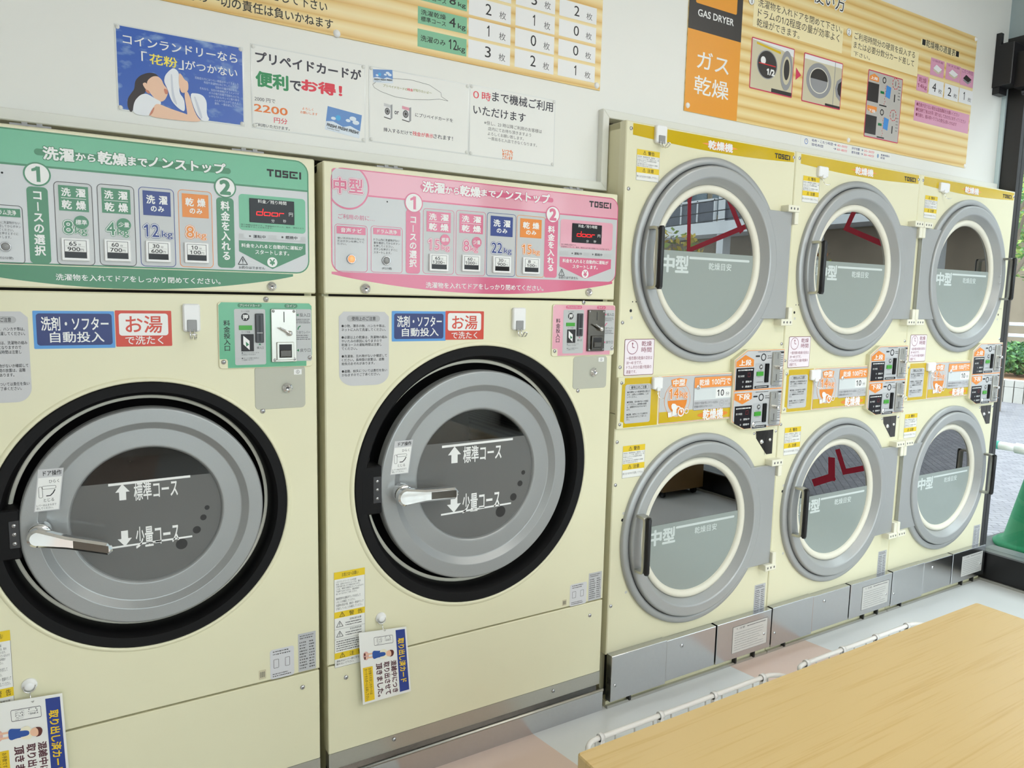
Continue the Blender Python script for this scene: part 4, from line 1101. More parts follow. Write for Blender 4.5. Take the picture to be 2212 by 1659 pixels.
GREENQ = dict(c=(-1.3285, 0.8410), k=0.3033, hot=((-1.5288, 1.2198, -1.3827, 1.2977), (-1.5233, 1.2265, -1.3876, 1.2924), (-1.5148, 1.2572, -1.3942, 1.2853), (-1.5005, 1.2326, -1.4033, 1.2545), (-1.3813, 1.222, -1.2715, 1.2996), (-1.3746, 1.2455, -1.2785, 1.2934), (-1.3617, 1.2515, -1.2906, 1.2882), (-1.3633, 1.2262, -1.2894, 1.2447)),
    notice=((-1.6332, 1.1119, -1.5371, 1.296), (-1.6175, 1.2722, -1.5567, 1.2864), (-1.6291, 1.1357, -1.5402, 1.2654)), pay=(-1.1752, 1.1672, -0.9593, 1.3216), coin=STEEL2,
    box=(-1.0965, 1.0668, -0.9774, 1.1701), boxl=(-1.0046, 1.1479, -0.9861, 1.1608), boxk=(-1.0211, 1.1168), boxr=0.0122, no='5', warn=(-1.6565, 0.3314, -1.5993, 0.6339), plate=(-1.0035, 0.384, -0.9586, 0.4857), draw=(-1.0734, 0.382, -1.0141, 0.4596), vent=(-1.1009, 0.3896, -1.0836, 0.4135),
    screws=[(-1.0672, 1.3283), (-1.0794, 1.0631), (-0.9937, 0.3407)], skscr=[(-1.55, 0.105), (-1.12, 0.105)], lugs=[(-1.5494, 1.6555)[0], (-1.1346, 1.6622)[0]],
    door=dict(label=(-1.5454, 0.88, -1.4887, 0.9692), z1=(-1.3322, 0.9163)[1], l1=((-1.4077, 0.9165), (-1.241, 0.9182)), l2=((-1.4072, 0.7737), (-1.2408, 0.775)), a1=(-1.3947, 0.8794, -1.3663, 0.9161), a2=(-1.3941, 0.7731, -1.3658, 0.8093),
        t1=(-1.3578, 0.8753, -1.2687, 0.9163), t2=(-1.3578, 0.765, -1.2689, 0.8134), dots=[((-1.2068, 0.8393), .0055), ((-1.2154, 0.8167), .0070), ((-1.2305, 0.7889), .0088), ((-1.264, 0.7599), .0125)], h0=(-1.54, 0.837), h1=(-1.4069, 0.7916)))
ZS = (1.6615, 1.3408, 0.3787, 0.1316)
pink = washer('washer_dryer', (-0.475, 0.45, 0), 'larger cream coin washer with a pink control panel, between the green-panelled washer and the dryers', 'coin washers', (-0.9284, -0.0211), ZS, PINK1, PINK2, PINK2, PINKP_, PINKQ)
green = washer('washer_dryer', (-1.333, 0.45, 0), 'smaller cream coin washer with a green control panel, left of the pink-panelled washer', 'coin washers', (-1.717, -0.9486), ZS, GREEN1, GREEN2, INKG, GREENP, GREENQ)

tab_hook((-0.391, 1.2522, -0.3478, 1.316), 0.0, 'white adhesive hook with grey tab on the pink-panelled washer, right of its red label')
tab_hook((-1.2489, 1.2536, -1.213, 1.3156), 0.0, 'white adhesive hook with grey tab on the green-panelled washer, right of its red label')
round_hook((-0.7824, 0.4823), 0.0145, 0.0, 'small round white hook under the door of the pink-panelled washer')
round_hook((-1.5713, 0.505), 0.0145, 0.0, 'small round white hook under the door of the green-panelled washer, holding a card')
done_card((-0.8501, 0.4609), (-0.7155, 0.4482), (-0.7004, 0.2581), (-0.8386, 0.2573), -0.0172, 'white card with blue heading hanging turned sideways on the pink-panelled washer')
done_card((-1.6459, 0.4883), (-1.5131, 0.4778), (-1.5075, 0.2608), (-1.6448, 0.2699), -0.0172, 'white card with blue heading cut by the photo edge, hanging on the green-panelled washer')

# ------------------------------------------------------------------ double-stacked gas dryers
DW = 0.785
DTOP, DBOT = 1.8842, 0.1804
ZU, ZL_ = 1.4768, 0.5576
DCX = 0.3784
DR = 0.3374
DGLASS = glass_mat('mirror_dark_dryer_glass', (0.05, 0.055, 0.055), 0.23, 0.0, 1.5)
FILM = mat('grey_green_window_film', (150, 159, 155), 0.22, spec=0.5, var=0.01)
FILMT = mat('film_lettering', (206, 214, 212), 0.4)
PLASTW = mat('ivory_hinge_plastic', (236, 233, 214), 0.4, var=0.01)
BAND = mat('mustard_band_print', (208, 176, 18), 0.12, spec=0.7)

def dryer_label_warn(t, r):
    g = G(-0.0003); x0, z0, x1, z1 = r; w, h = x1 - x0, z1 - z0
    def q(a, b, c, d): return (x0 + w * a, z1 - h * d, x0 + w * c, z1 - h * b)
    g.rect(r, PAPER, 1); g.frame(r, 0.0005, 0.0006, INKG, 2)
    for zz, s in ((0, '警告'), (.565, '注意')):
        g.rect(q(0, zz, 1, zz + .185), YELLOWW, 2); c = q(.22, zz + .02, .44, zz + .17); warn_tri(g, ctr(c), h * .10, INK, 3)
        g.text(s, q(.48, zz + .035, .76, zz + .155), INK, 3, .01)
    g.para(['食用油・動植物系油・機械油・ドラ', 'イクリーニング油・美容オイル・塗', '料等などがついた洗濯物は乾燥', 'しないで下さい。', '油の酸化熱により洗濯物から発煙', '発火する恐れがあります。'], q(.03, .20, .97, .555), INKG, 2)
    g.text('熱くなりますので注意して下さい。', q(.03, .83, .95, .90), INKG, 2)
    return g.build('warning_sticker', t)

def dryer_door(t, zc, mirror):
    cx = DW - DCX if mirror else DCX
    sgn = -1 if mirror else 1
    def mx(x): return DW - x if mirror else x
    R = DR
    g = G()
    g.lathe(cx, zc, [(R, 0.001), (R, -0.009), (R * .985, -0.0135), (R * .955, -0.0155), (R * .932, -0.015), (R * .926, -0.010)], SILV2, n=128)
    g.lathe(cx, zc, [(R * .926, -0.010), (R * .918, -0.010)], BLACK, n=128)
    g.lathe(cx, zc, [(R * .918, -0.010), (R * .917, -0.020), (R * .912, -0.0248), (R * .902, -0.0268), (R * .892, -0.0274)], SILV2, n=128)
    g.lathe(cx, zc, [(R * .892, -0.0274), (R * .815, -0.0278)], SILV2, n=128)
    g.lathe(cx, zc, [(R * .815, -0.0278), (R * .803, -0.0268), (R * .797, -0.0235)], SILV2, n=128)
    g.lathe(cx, zc, [(R * .797, -0.0235), (R * .742, 0.004)], SILV2, n=128)
    d = g.build('door', t)
    # hinge side plate, its inner edge following the ring
    zt, zb = zc + 0.190, zc - 0.189
    r0 = R * .920
    pts = []
    a0 = math.asin((zt - zc) / r0); a1 = math.asin((zb - zc) / r0)
    for i in range(25):
        a = a0 + (a1 - a0) * i / 24
        pts.append((cx + sgn * r0 * math.cos(a), zc + r0 * math.sin(a)))
    xe = mx(0.762)
    pts = pts + [(xe, zb), (xe, zt)]
    b = G(); b.prism(pts, -0.0185, -0.002, SILV2, 0.0015); b.build('hinge_plate', d)
    # ivory gasket and glass
    b = G(); b.lathe(cx, zc, [(R * .742, 0.004), (R * .738, -0.002), (R * .715, -0.0045), (R * .69, -0.003), (R * .668, 0.003), (R * .664, 0.010)], IVORY, n=112); b.build('gasket', d)
    rg = R * .668
    b = G(); b.lathe(cx, zc, [(0.0005, 0.009), (rg * .5, 0.009), (rg, 0.009)], DGLASS, n=72); b.build('door_glass', d)
    f = G(0.0086)
    zf = zc + 0.030; a = math.asin((zf - zc) / rg); n = 48
    f.flat([(cx + rg * math.cos(q), zc + rg * math.sin(q)) for q in [a - (PI + 2 * a) * i / n for i in range(n + 1)]], FILM, 0)
    dx = cx - DCX; dz = zc - ZU
    def sh(r): return (r[0] + dx, r[1] + dz, r[2] + dx, r[3] + dz)
    q = sh((0.1738, 1.4378, 0.2928, 1.4906)); w = (q[2] - q[0]) * .47
    f.text('中', (q[0], q[1], q[0] + w, q[3]), FILMT, 1, 0.035); f.text('型', (q[2] - w, q[1], q[2], q[3]), FILMT, 1, 0.035)
    q = sh((0.2956, 1.4826, 0.5848, 1.4907)); f.rr(q, (q[3] - q[1]) / 2, FILMT, 1)
    f.text('乾燥目安', sh((0.3869, 1.4503, 0.4959, 1.4743)), FILMT, 1, 0.012)
    f.build('window_film', d)
    # handle: bent steel bracket with a black grip
    hx = mx((0.0975, 1.5696)[0]); h1 = zc + ((0.1043, 1.5677)[1] - ZU); h0 = zc + ((0.1055, 1.3839)[1] - ZU)
    b = G()
    pts = [(hx, -0.026, h1), (hx, -0.050, h1), (hx, -0.059, h1 - .002), (hx, -0.063, h1 - .008), (hx, -0.0635, h1 - .02),
           (hx, -0.0635, h0 + .02), (hx, -0.063, h0 + .008), (hx, -0.059, h0 + .002), (hx, -0.050, h0), (hx, -0.026, h0)]
    vs = []; fs = []
    for i, p in enumerate(pts):
        p = Vector(p); dd = (Vector(pts[min(i + 1, 9)]) - Vector(pts[max(i - 1, 0)])).normalized(); nn = Vector((0, -dd.z, dd.y)) * .0045
        hw = .0135
        vs += [tuple(v) for v in (p - nn - Vector((hw, 0, 0)), p + nn - Vector((hw, 0, 0)), p + nn + Vector((hw, 0, 0)), p - nn + Vector((hw, 0, 0)))]
        if i:
            for k in range(4): fs.append((4 * i - 4 + k, 4 * i - 4 + (k + 1) % 4, 4 * i + (k + 1) % 4, 4 * i + k))
    b.add(vs, fs + [(0, 1, 2, 3), (39, 38, 37, 36)], STEEL2)
    hd = b.build('handle', d)
    b = G(); b.tube([(hx, -0.070, h0 - .004), (hx, -0.0705, h0 + .004), (hx, -0.0705, h1 - .004), (hx, -0.070, h1 + .004)], [.007, .0098, .0098, .007], BLACK, 12); b.build('grip', hd)
    for z in (zc + .012, zc - .02): screw(d, (mx((0.1172, 1.48)[0]), z), -0.0275, 0.003, 'screw')
    # ivory hinges at the door's edge
    for s in (1, -1):
        z = zc + s * 0.201
        b = G()
        x0, x1 = sorted((mx(0.722), mx(0.783)))
        b.plate((x0, z - .012, x1, z + .012), -0.034, 0.0, 0.003, PLASTW, 0.002)
        x0, x1 = sorted((mx(0.763), mx(0.7835)))
        b.plate((x0, z - s * .028 - .026, x1, z - s * .028 + .026), -0.030, 0.0, 0.003, PLASTW, 0.002)
        b.y = -0.0342
        for u in (.735, .752, .770): b.disc((mx(u), z), 0.0034, INKG, 0, 0.0045, 14)
        b.build('hinge', d)
    return d

def control_unit(t):
    y = -0.020
    oct_ = [(0.5072, 1.1455), (0.5712, 1.1785), (0.7646, 1.1814), (0.774, 0.8949), (0.5698, 0.892), (0.5089, 0.9251)]
    xl = (oct_[0][0] + oct_[5][0]) / 2; xr = min((oct_[2][0] + oct_[3][0]) / 2, DW - .001); zt = (oct_[1][1] + oct_[2][1]) / 2; zb = (oct_[3][1] + oct_[4][1]) / 2
    xc = (oct_[1][0] + oct_[4][0]) / 2
    pts = [(xl, oct_[5][1]), (xc, zb), (xr, zb), (xr, zt), (xc, zt), (xl, oct_[0][1])]
    g = G(y)
    g.prism(pts, y, 0.0, CREAM, 0.002)
    g.flat(inset(pts, .003), ORANGEL, 1); g.flat(inset(pts, .005), GRAYP, 2)
    zm = (0.6373, 1.0353)[1]
    g.rect((xl + .003, zm - .002, xr - .003, zm + .002), ORANGEL, 3)
    W_, H_ = xr - xl, zt - zm
    def u(ax, az, up): return (xl + W_ * ax, (zt if up else zm) - H_ * az)
    def rc(a, b, c, d, up): p, q = u(a, b, up), u(c, d, up); return (p[0], q[1], q[0], p[1])
    o = None
    for up in (True, False):
        if up: g.flat([u(.03, .42, up), u(.03, .29, up), u(.20, .13, up), u(.37, .25, up), u(.37, .42, up)], ORANGE, 4); g.text('上段', rc(.09, .25, .32, .39, up), WHITE, 5, .03)
        else: g.flat([u(.03, .06, up), u(.37, .06, up), u(.37, .22, up), u(.19, .34, up), u(.03, .22, up)], ORANGE, 4); g.text('下段', rc(.08, .08, .33, .23, up), WHITE, 5, .03)
        g.strokes(rc(.44, .05, .70, .08, up), 1, INKG, 4, 31, .6, 1)
        g.rr(rc(.40, .15, .485, .19, up), .002, INK, 4)
        c = u(.56, .20, up); g.annulus(c, W_ * .036, W_ * .052, INK, 4, 30); g.strokes(rc(.64, .15, .73, .25, up), 2, INKG, 4, 33)
        g.rr(rc(.40, .34, .70, .985, up), .003, mat('unit_grey_print', (186, 188, 190), 0.25), 4)
        c = u(.52, .44, up); g.disc(c, W_ * .034, INK, 5, n=24); g.text('押', (c[0] - W_ * .02, c[1] - W_ * .02, c[0] + W_ * .02, c[1] + W_ * .02), WHITE, 6, .02)
        g.strokes(rc(.46, .525, .54, .545, up), 1, INKG, 5, 35, .6, 1); g.strokes(rc(.46, .675, .54, .695, up), 1, INKG, 5, 36, .6, 1); g.strokes(rc(.44, .80, .58, .83, up), 1, INKG, 5, 37, .6, 1)
        g.rr(rc(.41, .905, .70, .97, up), .003, INK, 5); g.strokes(rc(.44, .92, .66, .955, up), 1, WHITE, 6, 38, .5, 1)
        g.rr(rc(.885, .07, .975, .115, up), .002, INK, 4)
        g.strokes(rc(.90, .16, .98, .50, up), 7, INKG, 4, 41, .4); g.strokes(rc(.90, .55, .98, .78, up), 4, INKG, 4, 42, .4)
        g.strokes(rc(.745, .91, .97, .97, up), 2, INKG, 4, 43, .45)
    o = g.build('control_unit', t)
    for up in (True, False):
        b = G(y - .001)
        if up: q = [u(.04, .45, up), u(.38, .45, up), u(.38, .985, up), u(.04, .985, up)]
        else: q = [u(.05, .38, up), u(.38, .38, up), u(.38, .955, up), u(.255, .955, up), u(.05, .80, up)]
        b.prism(q, y - .002, y, SMOKE, .0005); b.y = y - .0022
        b.strokes(rc(.07, .48 if up else .42, .36, .52 if up else .46, up), 1, WHITE, 1, 51, .8, 1); b.text('残り時間', rc(.07, .62 if up else .55, .19, .67 if up else .60, up), WHITE, 1)
        d = rc(.26, .57 if up else .50, .31, .67 if up else .60, up); b.frame(d, .001, .0012, mat('dim_red_segment', (120, 20, 24), 0.4, emit=(150, 10, 16), es=0.15), 1)
        b.text('運転中', rc(.22, .76 if up else .69, .34, .81 if up else .74, up), WHITE, 1, .01); b.text('燃焼中', rc(.22, .88 if up else .82, .34, .93 if up else .87, up), WHITE, 1, .01)
        for zz in ((.785, .905) if up else (.715, .845)): b.disc(u(.17, zz, up), W_ * .014, GREYT, 1, n=14)
        b.build('fee_display', o)
        b = G(); b.plate(rc(.435, .555, .565, .66, up), y - .004, y - .001, .0005, LEDG, .0004); b.build('green_indicator', o)
        b = G(); b.plate(rc(.60, .36, .67, .83, up), y - .006, y - .001, .002, BLACKM, .001); b.build('card_slot', o)
        b = G(); b.plate(rc(.735, .08, .89, .90, up), y - .007, y - .001, .002, STEEL2, .001); b.y = y - .0073
        c = u(.825, .18, up); b.rect((c[0] - .0008, c[1] - H_ * .07, c[0] + .0008, c[1] + H_ * .07), INK, 0)
        c = u(.815, .70, up); b.rect((c[0] - .0014, c[1] - H_ * .09, c[0] + .0014, c[1] + H_ * .07), INK, 0)
        b.box(u(.765, 0, up)[0], y - .018, u(0, .82, up)[1], u(.90, 0, up)[0], y - .007, u(0, .80, up)[1], STEEL)
        cu = b.build('coin_unit', o)
        c = u(.835, .47, up); b = G(); b.lathe(c[0], c[1], [(.0004, y - .024), (.006, y - .023), (.0075, y - .019), (.0075, y - .007)], CHROME, n=20)
        b.tube([(c[0], y - .02, c[1]), (c[0] - .012, y - .022, c[1] + .008)], .003, CHROME, 8); b.build('lever', cu)
        for ax, az in ((.76, .105), (.87, .105)): screw(o, u(ax, az, up), y - .0071, .002)
    lockcyl(o, (0.6206, 0.9101), y - .001, 0.0095)
    return o

def fascia(t):
    """raised yellow and grey strip between the two drums"""
    y = -0.010
    box = (max((-0.0125, 1.1002)[0], .001), (0.0049, 0.9364)[1], (0.5325, 0.9218)[0], (-0.0033, 1.1022)[1])
    g = G(y); g.plate(box, y, 0.0, 0.003, CREAM, 0.002)
    f = g.build('fascia', t)
    # usage notice on yellow
    r = ((0.0046, 1.0978)[0] + .008, box[1] + .004, (0.1685, 1.0913)[0], box[3] - .003)
    g = G(y - .0004); x0, z0, x1, z1 = r; n = .013
    g.flat([(x0 + n, z0), (x1, z0), (x1, z1), (x0 + n, z1), (x0 + n, z1 - n * 1.3), (x0 + .003, z1 - n * 1.6), (x0, z0 + n * 1.6), (x0 + n, z0 + n * 1.3)], BAND, 0)
    q = (0.0288, 0.9529, 0.1368, 1.0783); g.rr(q, .008, GRAYP, 1)
    hd = (0.0446, 1.0613, 0.1247, 1.0753); g.frame(hd, .004, .0008, INKG, 2); k = hd[2] - hd[0]; j = hd[3] - hd[1]
    g.text('使用上のご注意', (hd[0] + k * .1, hd[1] + j * .15, hd[2] - k * .1, hd[3] - j * .15), INK, 3, .01)
    g.para(['●洗濯物により乾燥時間は異なり', '　ます。必要以上の乾燥は、しな', '　いでください。', '', '●乾燥後、忘れ物がないか確認', '　してください。長時間の放置', '　は、盗難紛失のおそれがあり', '　ます。', '', '●盗難、紛失については責任を', '　負いかねますのでご了承くだ', '　さい。'], (0.0377, 0.9617, 0.1318, 1.0576), INK, 2, .008)
    g.build('notice_print', f)
    for c in ((0.0139, 1.084), (0.0119, 0.9516)): screw(f, c, y, .0055)
    # capacity and price panel
    r = ((0.1735, 1.0911)[0], box[1] + .004, box[2] - .004, box[3] - .004)
    g = G(y - .0004); x0, z0, x1, z1 = r
    g.rr(r, .008, ORANGEL, 0); q = (x0 + .0014, z0 + .0014, x1 - .0014, z1 - .0014)
    g.rr(q, .007, GRAYP, 1); zm = (0.3494, 0.9806)[1]
    g.rect((q[0] + .001, q[1] + .002, q[2] - .001, zm), BAND, 2)
    c = (0.2541, 1.0186); rx = .0585
    g.annulus(c, rx - .0015, rx, ORANGEL, 3, 60); g.disc(c, rx - .0015, GRAYP, 3)
    ri = rx * .745
    g.annulus(c, ri - .001, ri, ORANGEL, 4, 60)
    g.flat([(c[0] + ri * math.cos(PI + PI * i / 24), c[1] - .002 + ri * math.sin(PI + PI * i / 24)) for i in range(25)], ORANGE, 4)
    q = (0.222, 1.0612, 0.2946, 1.0898); w = q[2] - q[0]; h = q[3] - q[1]
    g.flat([(q[0] + w * .1, q[1]), (q[2] - w * .1, q[1]), (q[2], q[3] - h * .15), ((q[0] + q[2]) / 2, q[3] + h * .06), (q[0], q[3] - h * .15)], ORANGEL, 5)
    g.text('中型', (q[0] + w * .14, q[1] + h * .12, q[2] - w * .14, q[3] - h * .12), WHITE, 6, .03)
    q = (0.2137, 1.0207, 0.3013, 1.0578); w = q[2] - q[0]; h = q[3] - q[1]
    g.text3('14', (q[0] + w * .03, q[1] + h * .06, q[0] + w * .50, q[3] - h * .02), ORANGE, WHITE, 5, .02); g.text3('kg', (q[0] + w * .58, q[1] + h * .02, q[2] - w * .03, q[1] + h * .70), ORANGE, WHITE, 5, .012)
    # tumbling laundry: T-shirt, towel, arrow into a drum
    TS = WHITE; s = ri
    def L(px_, pz_): return (c[0] + s * px_, c[1] + s * pz_)
    g.flat([L(-.62, -.45), L(-.50, -.28), L(-.25, -.30), L(-.08, -.42), L(.08, -.62), L(-.05, -.72), L(-.05, -1.15), L(-.5, -1.28), L(-.45, -.80), L(-.58, -.65)], TS, 6)
    g.flat([L(-.95, -.95), L(-.55, -.92), L(-.50, -1.30), L(-.90, -1.32)], TS, 7)
    for qd in ([L(-.95, -.95), L(-.55, -.92)], [L(-.55, -.92), L(-.5, -1.3)], [L(-.5, -1.3), L(-.9, -1.32)], [L(-.9, -1.32), L(-.95, -.95)], [L(-.62, -.45), L(-.58, -.65)], [L(-.58, -.65), L(-.45, -.8)], [L(.08, -.62), L(-.05, -.72)]):
        g.line(qd[0], qd[1], .0008, ORANGEL, 8)
    g.annulus(L(.42, -.98), s * .24, s * .36, WHITE, 7, 30); g.disc(L(.42, -.98), s * .24, ORANGE, 7); g.annulus(L(.42, -.98), s * .35, s * .37, ORANGEL, 8, 30)
    g.annulus(L(.98, -.92), s * .16, s * .24, WHITE, 7, 24); g.annulus(L(.98, -.92), s * .23, s * .25, ORANGEL, 8, 24)
    g.curve([L(-.1, -.5), L(.2, -.55), L(.4, -.7), L(.44, -.95)], .004, WHITE, 9); g.flat([L(.30, -.85), L(.58, -.88), L(.46, -1.1)], WHITE, 9)
    q = (0.3277, 0.9766, 0.5173, 1.0913); g.frame(q, .006, .0012, INKG, 3); g.rr((q[0] + .0012, q[1] + .0012, q[2] - .0012, q[3] - .0012), .005, mat('price_card_print', (192, 193, 196), 0.25), 3)
    w = q[2] - q[0]; h = q[3] - q[1]
    g.rect((q[0] + w * .01, q[3] - h * .33, q[2] - w * .01, q[3] - h * .02), ORANGEL, 4)
    g.text('乾燥', (q[0] + w * .13, q[3] - h * .27, q[0] + w * .38, q[3] - h * .08), WHITE, 5, .02); g.text('100円で', (q[0] + w * .44, q[3] - h * .27, q[0] + w * .92, q[3] - h * .08), WHITE, 5, .02)
    g.rect((q[0] + w * .02, q[1] + h * .30, q[2] - w * .02, q[3] - h * .36), mat('price_window_print', (214, 220, 220), 0.2), 4)
    p = (q[0] + w * .55, q[1] + h * .33, q[2] - w * .03, q[3] - h * .38); g.rect(p, WHITE, 5); w2 = p[2] - p[0]; h2 = p[3] - p[1]
    g.text('10', (p[0] + w2 * .1, p[1] + h2 * .2, p[0] + w2 * .5, p[3] - h2 * .14), INK, 6, .01); g.text('分', (p[0] + w2 * .62, p[1] + h2 * .2, p[0] + w2 * .84, p[1] + h2 * .58), INK, 6)
    g.para(['空気表示で乾燥が禁止されている品目は', '乾燥機の使用をおやめください'], (q[0] + w * .03, q[1] + h * .06, q[0] + w * .62, q[1] + h * .26), INKG, 4)
    g.annulus((q[0] + w * .72, q[1] + h * .16), w * .05, w * .058, GREYT, 4, 24); g.text('100', (q[0] + w * .69, q[1] + h * .13, q[0] + w * .75, q[1] + h * .19), GREYT, 4)
    g.para(['100円', 'コイン使用'], (q[0] + w * .80, q[1] + h * .08, q[0] + w * .97, q[1] + h * .26), GREYT, 4)
    q = (0.3497, 0.9413, 0.4962, 0.9769); w = q[2] - q[0]; h = q[3] - q[1]
    g.disc(ctr(q), w * .5, ORANGE, 3, h * .30); g.text('乾燥機', (q[0] + w * .18, q[1], q[2] - w * .16, q[3]), WHITE, 4, .03, ORANGEL, .025)
    g.build('price_panel', f)
    lockcyl(f, (0.3475, 1.0559), y - .001, .0085)
    return f

def make_dryer(mirror, label):
    t = thing('stacked_gas_dryer', (DW / 2, 0.5, 0), label, 'clothes dryer', 'double gas dryers')
    def mx(x): return DW - x if mirror else x
    cx = DW - DCX if mirror else DCX
    e = .0015
    ZM = 0.985
    g = G()
    g.box(e, .03, .03, .02, 1.05, DTOP - .002, CREAMS); g.box(DW - .02, .03, .03, DW - e, 1.05, DTOP - .002, CREAMS)
    g.box(e, .03, DTOP - .02, DW - e, 1.05, DTOP - .001, CREAMS); g.box(e, 1.03, .03, DW - e, 1.05, DTOP, CREAMS)
    g.box(.02, .03, ZM - .03, DW - .02, 1.03, ZM + .03, DARK); g.box(.02, .05, .03, DW - .02, 1.03, .05, DARK)
    g.box(.02, .03, .05, DW - .02, .06, DBOT + .01, DARK)
    for z in (ZU, ZL_):
        g.lathe(cx, z, [(DR * .74, .03), (DR * .90, .06), (DR * .90, .7), (.001, .7)], mat('dark_dryer_drum', (52, 50, 48), 0.4, metal=0.5, var=0.15, vscale=10), n=48)
    g.build('cabinet', t)
    g = G(); g.hole_panel(e, ZM + .001, DW - e, DTOP, cx, ZU, DR * .97, 0.0, .03, CREAM); g.build('upper_panel', t)
    g = G(); g.hole_panel(e, DBOT, DW - e, ZM - .001, cx, ZL_, DR * .97, 0.0, .03, CREAM); g.build('lower_panel', t)
    # mustard header with the machine's name
    g = G(-.0004)
    r = (0.0272, 1.844, 0.7743, 1.8781); w = r[2] - r[0]; h = r[3] - r[1]
    g.flat([(r[0], r[3]), (r[0], r[1])] + [(r[0] + w * i / 24, r[1] - .011 * math.sin(PI * i / 24)) for i in range(1, 24)] + [(r[2], r[1]), (r[2], r[3])], BAND, 0)
    q = (0.3177, 1.8435, 0.4867, 1.8664); cc = ctr(q); k = (q[2] - q[0]) / 2
    g.flat([(cc[0] - k, cc[1]), (cc[0], cc[1] - h * .34), (cc[0] + k, cc[1]), (cc[0], cc[1] + h * .34)], ORANGEL, 1); g.disc(cc, k * .72, ORANGEL, 2, h * .33)
    g.text('乾燥機', (0.3465, 1.8404, 0.4601, 1.8675), WHITE, 3, .03, mat('rose_lettering_edge', (226, 150, 110), 0.4), .022)
    logo(g, (0.6712, 1.8482, 0.7523, 1.865), INK, 2)
    g.build('header_band', t)
    dryer_label_warn(t, (0.0463, 1.7118, 0.1388, 1.8045))
    dryer_label_warn(t, (0.0378, 0.7721, 0.1309, 0.878))
    # drying-time sticker
    r = (0.0272, 1.1054, 0.152, 1.2217); g = G(-.0003); x0, z0, x1, z1 = r; w, h = x1 - x0, z1 - z0
    def q_(a, b, c, d): return (x0 + w * a, z1 - h * d, x0 + w * c, z1 - h * b)
    MAR = mat('maroon_sticker_ink', (140, 60, 84), 0.5)
    g.rr(r, .005, mat('dark_maroon_border', (112, 36, 56), 0.4), 1); g.rr((x0 + .0018, z0 + .0018, x1 - .0018, z1 - .0018), .004, mat('pale_lilac_print', (243, 233, 240), 0.35), 2)
    c = q_(.08, .05, .44, .40); cc = ctr(c); g.annulus(cc, w * .165, w * .18, MAR, 3, 40)
    g.line(cc, (cc[0], cc[1] + w * .09), w * .018, MAR, 3); g.line(cc, (cc[0] + w * .07, cc[1] - w * .015), w * .018, MAR, 3)
    g.flat([(cc[0] - w * .03, cc[1] + w * .08), (cc[0] + w * .03, cc[1] + w * .08), (cc[0], cc[1] + w * .13)], MAR, 3)
    g.text('乾燥', q_(.56, .06, .90, .20), MAR, 3, .005); g.text('時間', q_(.56, .23, .90, .37), MAR, 3, .005)
    g.para(['一般衣類の乾燥の目安は', '30～40 分です。', 'ドラム半分の量が乾燥の', '適量です。'], q_(.08, .46, .94, .96), MAR, 3, .004)
    g.build('time_sticker', t)
    fascia(t)
    control_unit(t)
    # lock recess under the control unit
    pts = [(0.6621, 0.8775), (0.7556, 0.8778), (0.7602, 0.7867), (0.7256, 0.7859), (0.6662, 0.8508)]
    zt = (pts[0][1] + pts[1][1]) / 2; zb = (pts[2][1] + pts[3][1]) / 2; xr = (pts[1][0] + pts[2][0]) / 2
    pts = [(pts[0][0], zt), (xr, zt), (xr, zb), (pts[3][0], zb), (pts[4][0], pts[4][1])]
    g = G(-.0008); g.prism(pts, -.0008, .001, DSTEEL, .0004); xm = (pts[0][0] + xr) / 2 + .006
    g.rect((xm - .0006, zb, xm + .0006, zt), BLACK, 1)
    lp = g.build('lock_plate', t)
    lockcyl(lp, (0.6949, 0.8366), -.0008, .0085); lockcyl(lp, (0.7404, 0.8407), -.0008, .006)
    for c in ((0.6542, 0.8703), (0.7717, 0.8702)): screw(t, c, 0, .0055)
    for z in (ZU, ZL_): dryer_door(t, z, mirror)
    # front screws, plugs and small holes
    for c in ((0.0199, 1.8617), (0.0187, 1.6826), (0.0156, 1.2731), (0.013, 1.1328), (0.0101, 0.8932), (0.0104, 0.753), (0.0076, 0.3469)): screw(t, (max(c[0], .013), c[1]), 0, .0062)
    for c in ((0.7794, 1.8611), (0.7748, 1.1954)): screw(t, (DW - .013, c[1]), 0, .0062)
    g = G(-.0004)
    for zz, s in ((ZU - .166, 1), (ZL_ + .075, -1)):
        x = mx(.047)
        g.disc((x, zz), .005, BLACK, 0, n=20); g.disc((x + (.004 if not mirror else -.004), zz - s * .022), .0052, mat('pale_plug', (206, 205, 196), 0.5), 0, n=20)
        for dx in (-.006, .008): g.disc((x + .012 + dx, zz + s * .028), .0022, INK, 0, n=10)
    g.disc((mx(.085), ZU + .105), .0052, MATS['pale_plug'], 0, n=20); g.disc((mx(.075), ZL_ - .175), .0052, MATS['pale_plug'], 0, n=20)
    g.build('front_holes', t)
    name_plate(t, (0.7094, 0.1809, 0.7697, 0.2825), 61)
    # stainless kick plates and the base rail
    yk = -.028
    zt, zb = DBOT + .006, (-0.0177, 0.0285)[1]
    zb = .028
    xk = (0.4861, 0.1129)[0]
    g = G(); xs = .245
    g.plate((.004, zb, xs, zt), yk, -.001, 0, STEEL, .0015); g.plate((xs, zb + .008, xk - .004, zt - .003), yk, -.001, 0, STEEL, .0015)
    kp = g.build('kick_plate', t); screw(kp, (.020, zb + .055), yk, .006); screw(kp, (0.3155, 0.1504), yk, .0075)
    g = G(); g.plate((xk + .004, zb + .006, DW - .003, zt - .002), yk, -.001, 0, STEEL, .0015)
    kp = g.build('kick_plate', t); screw(kp, (0.744, 0.095), yk, .0055)
    r = (0.5914, 0.0539, 0.7478, 0.1872); r = (xk + .085, zb + .028, DW - .025, zt - .028)
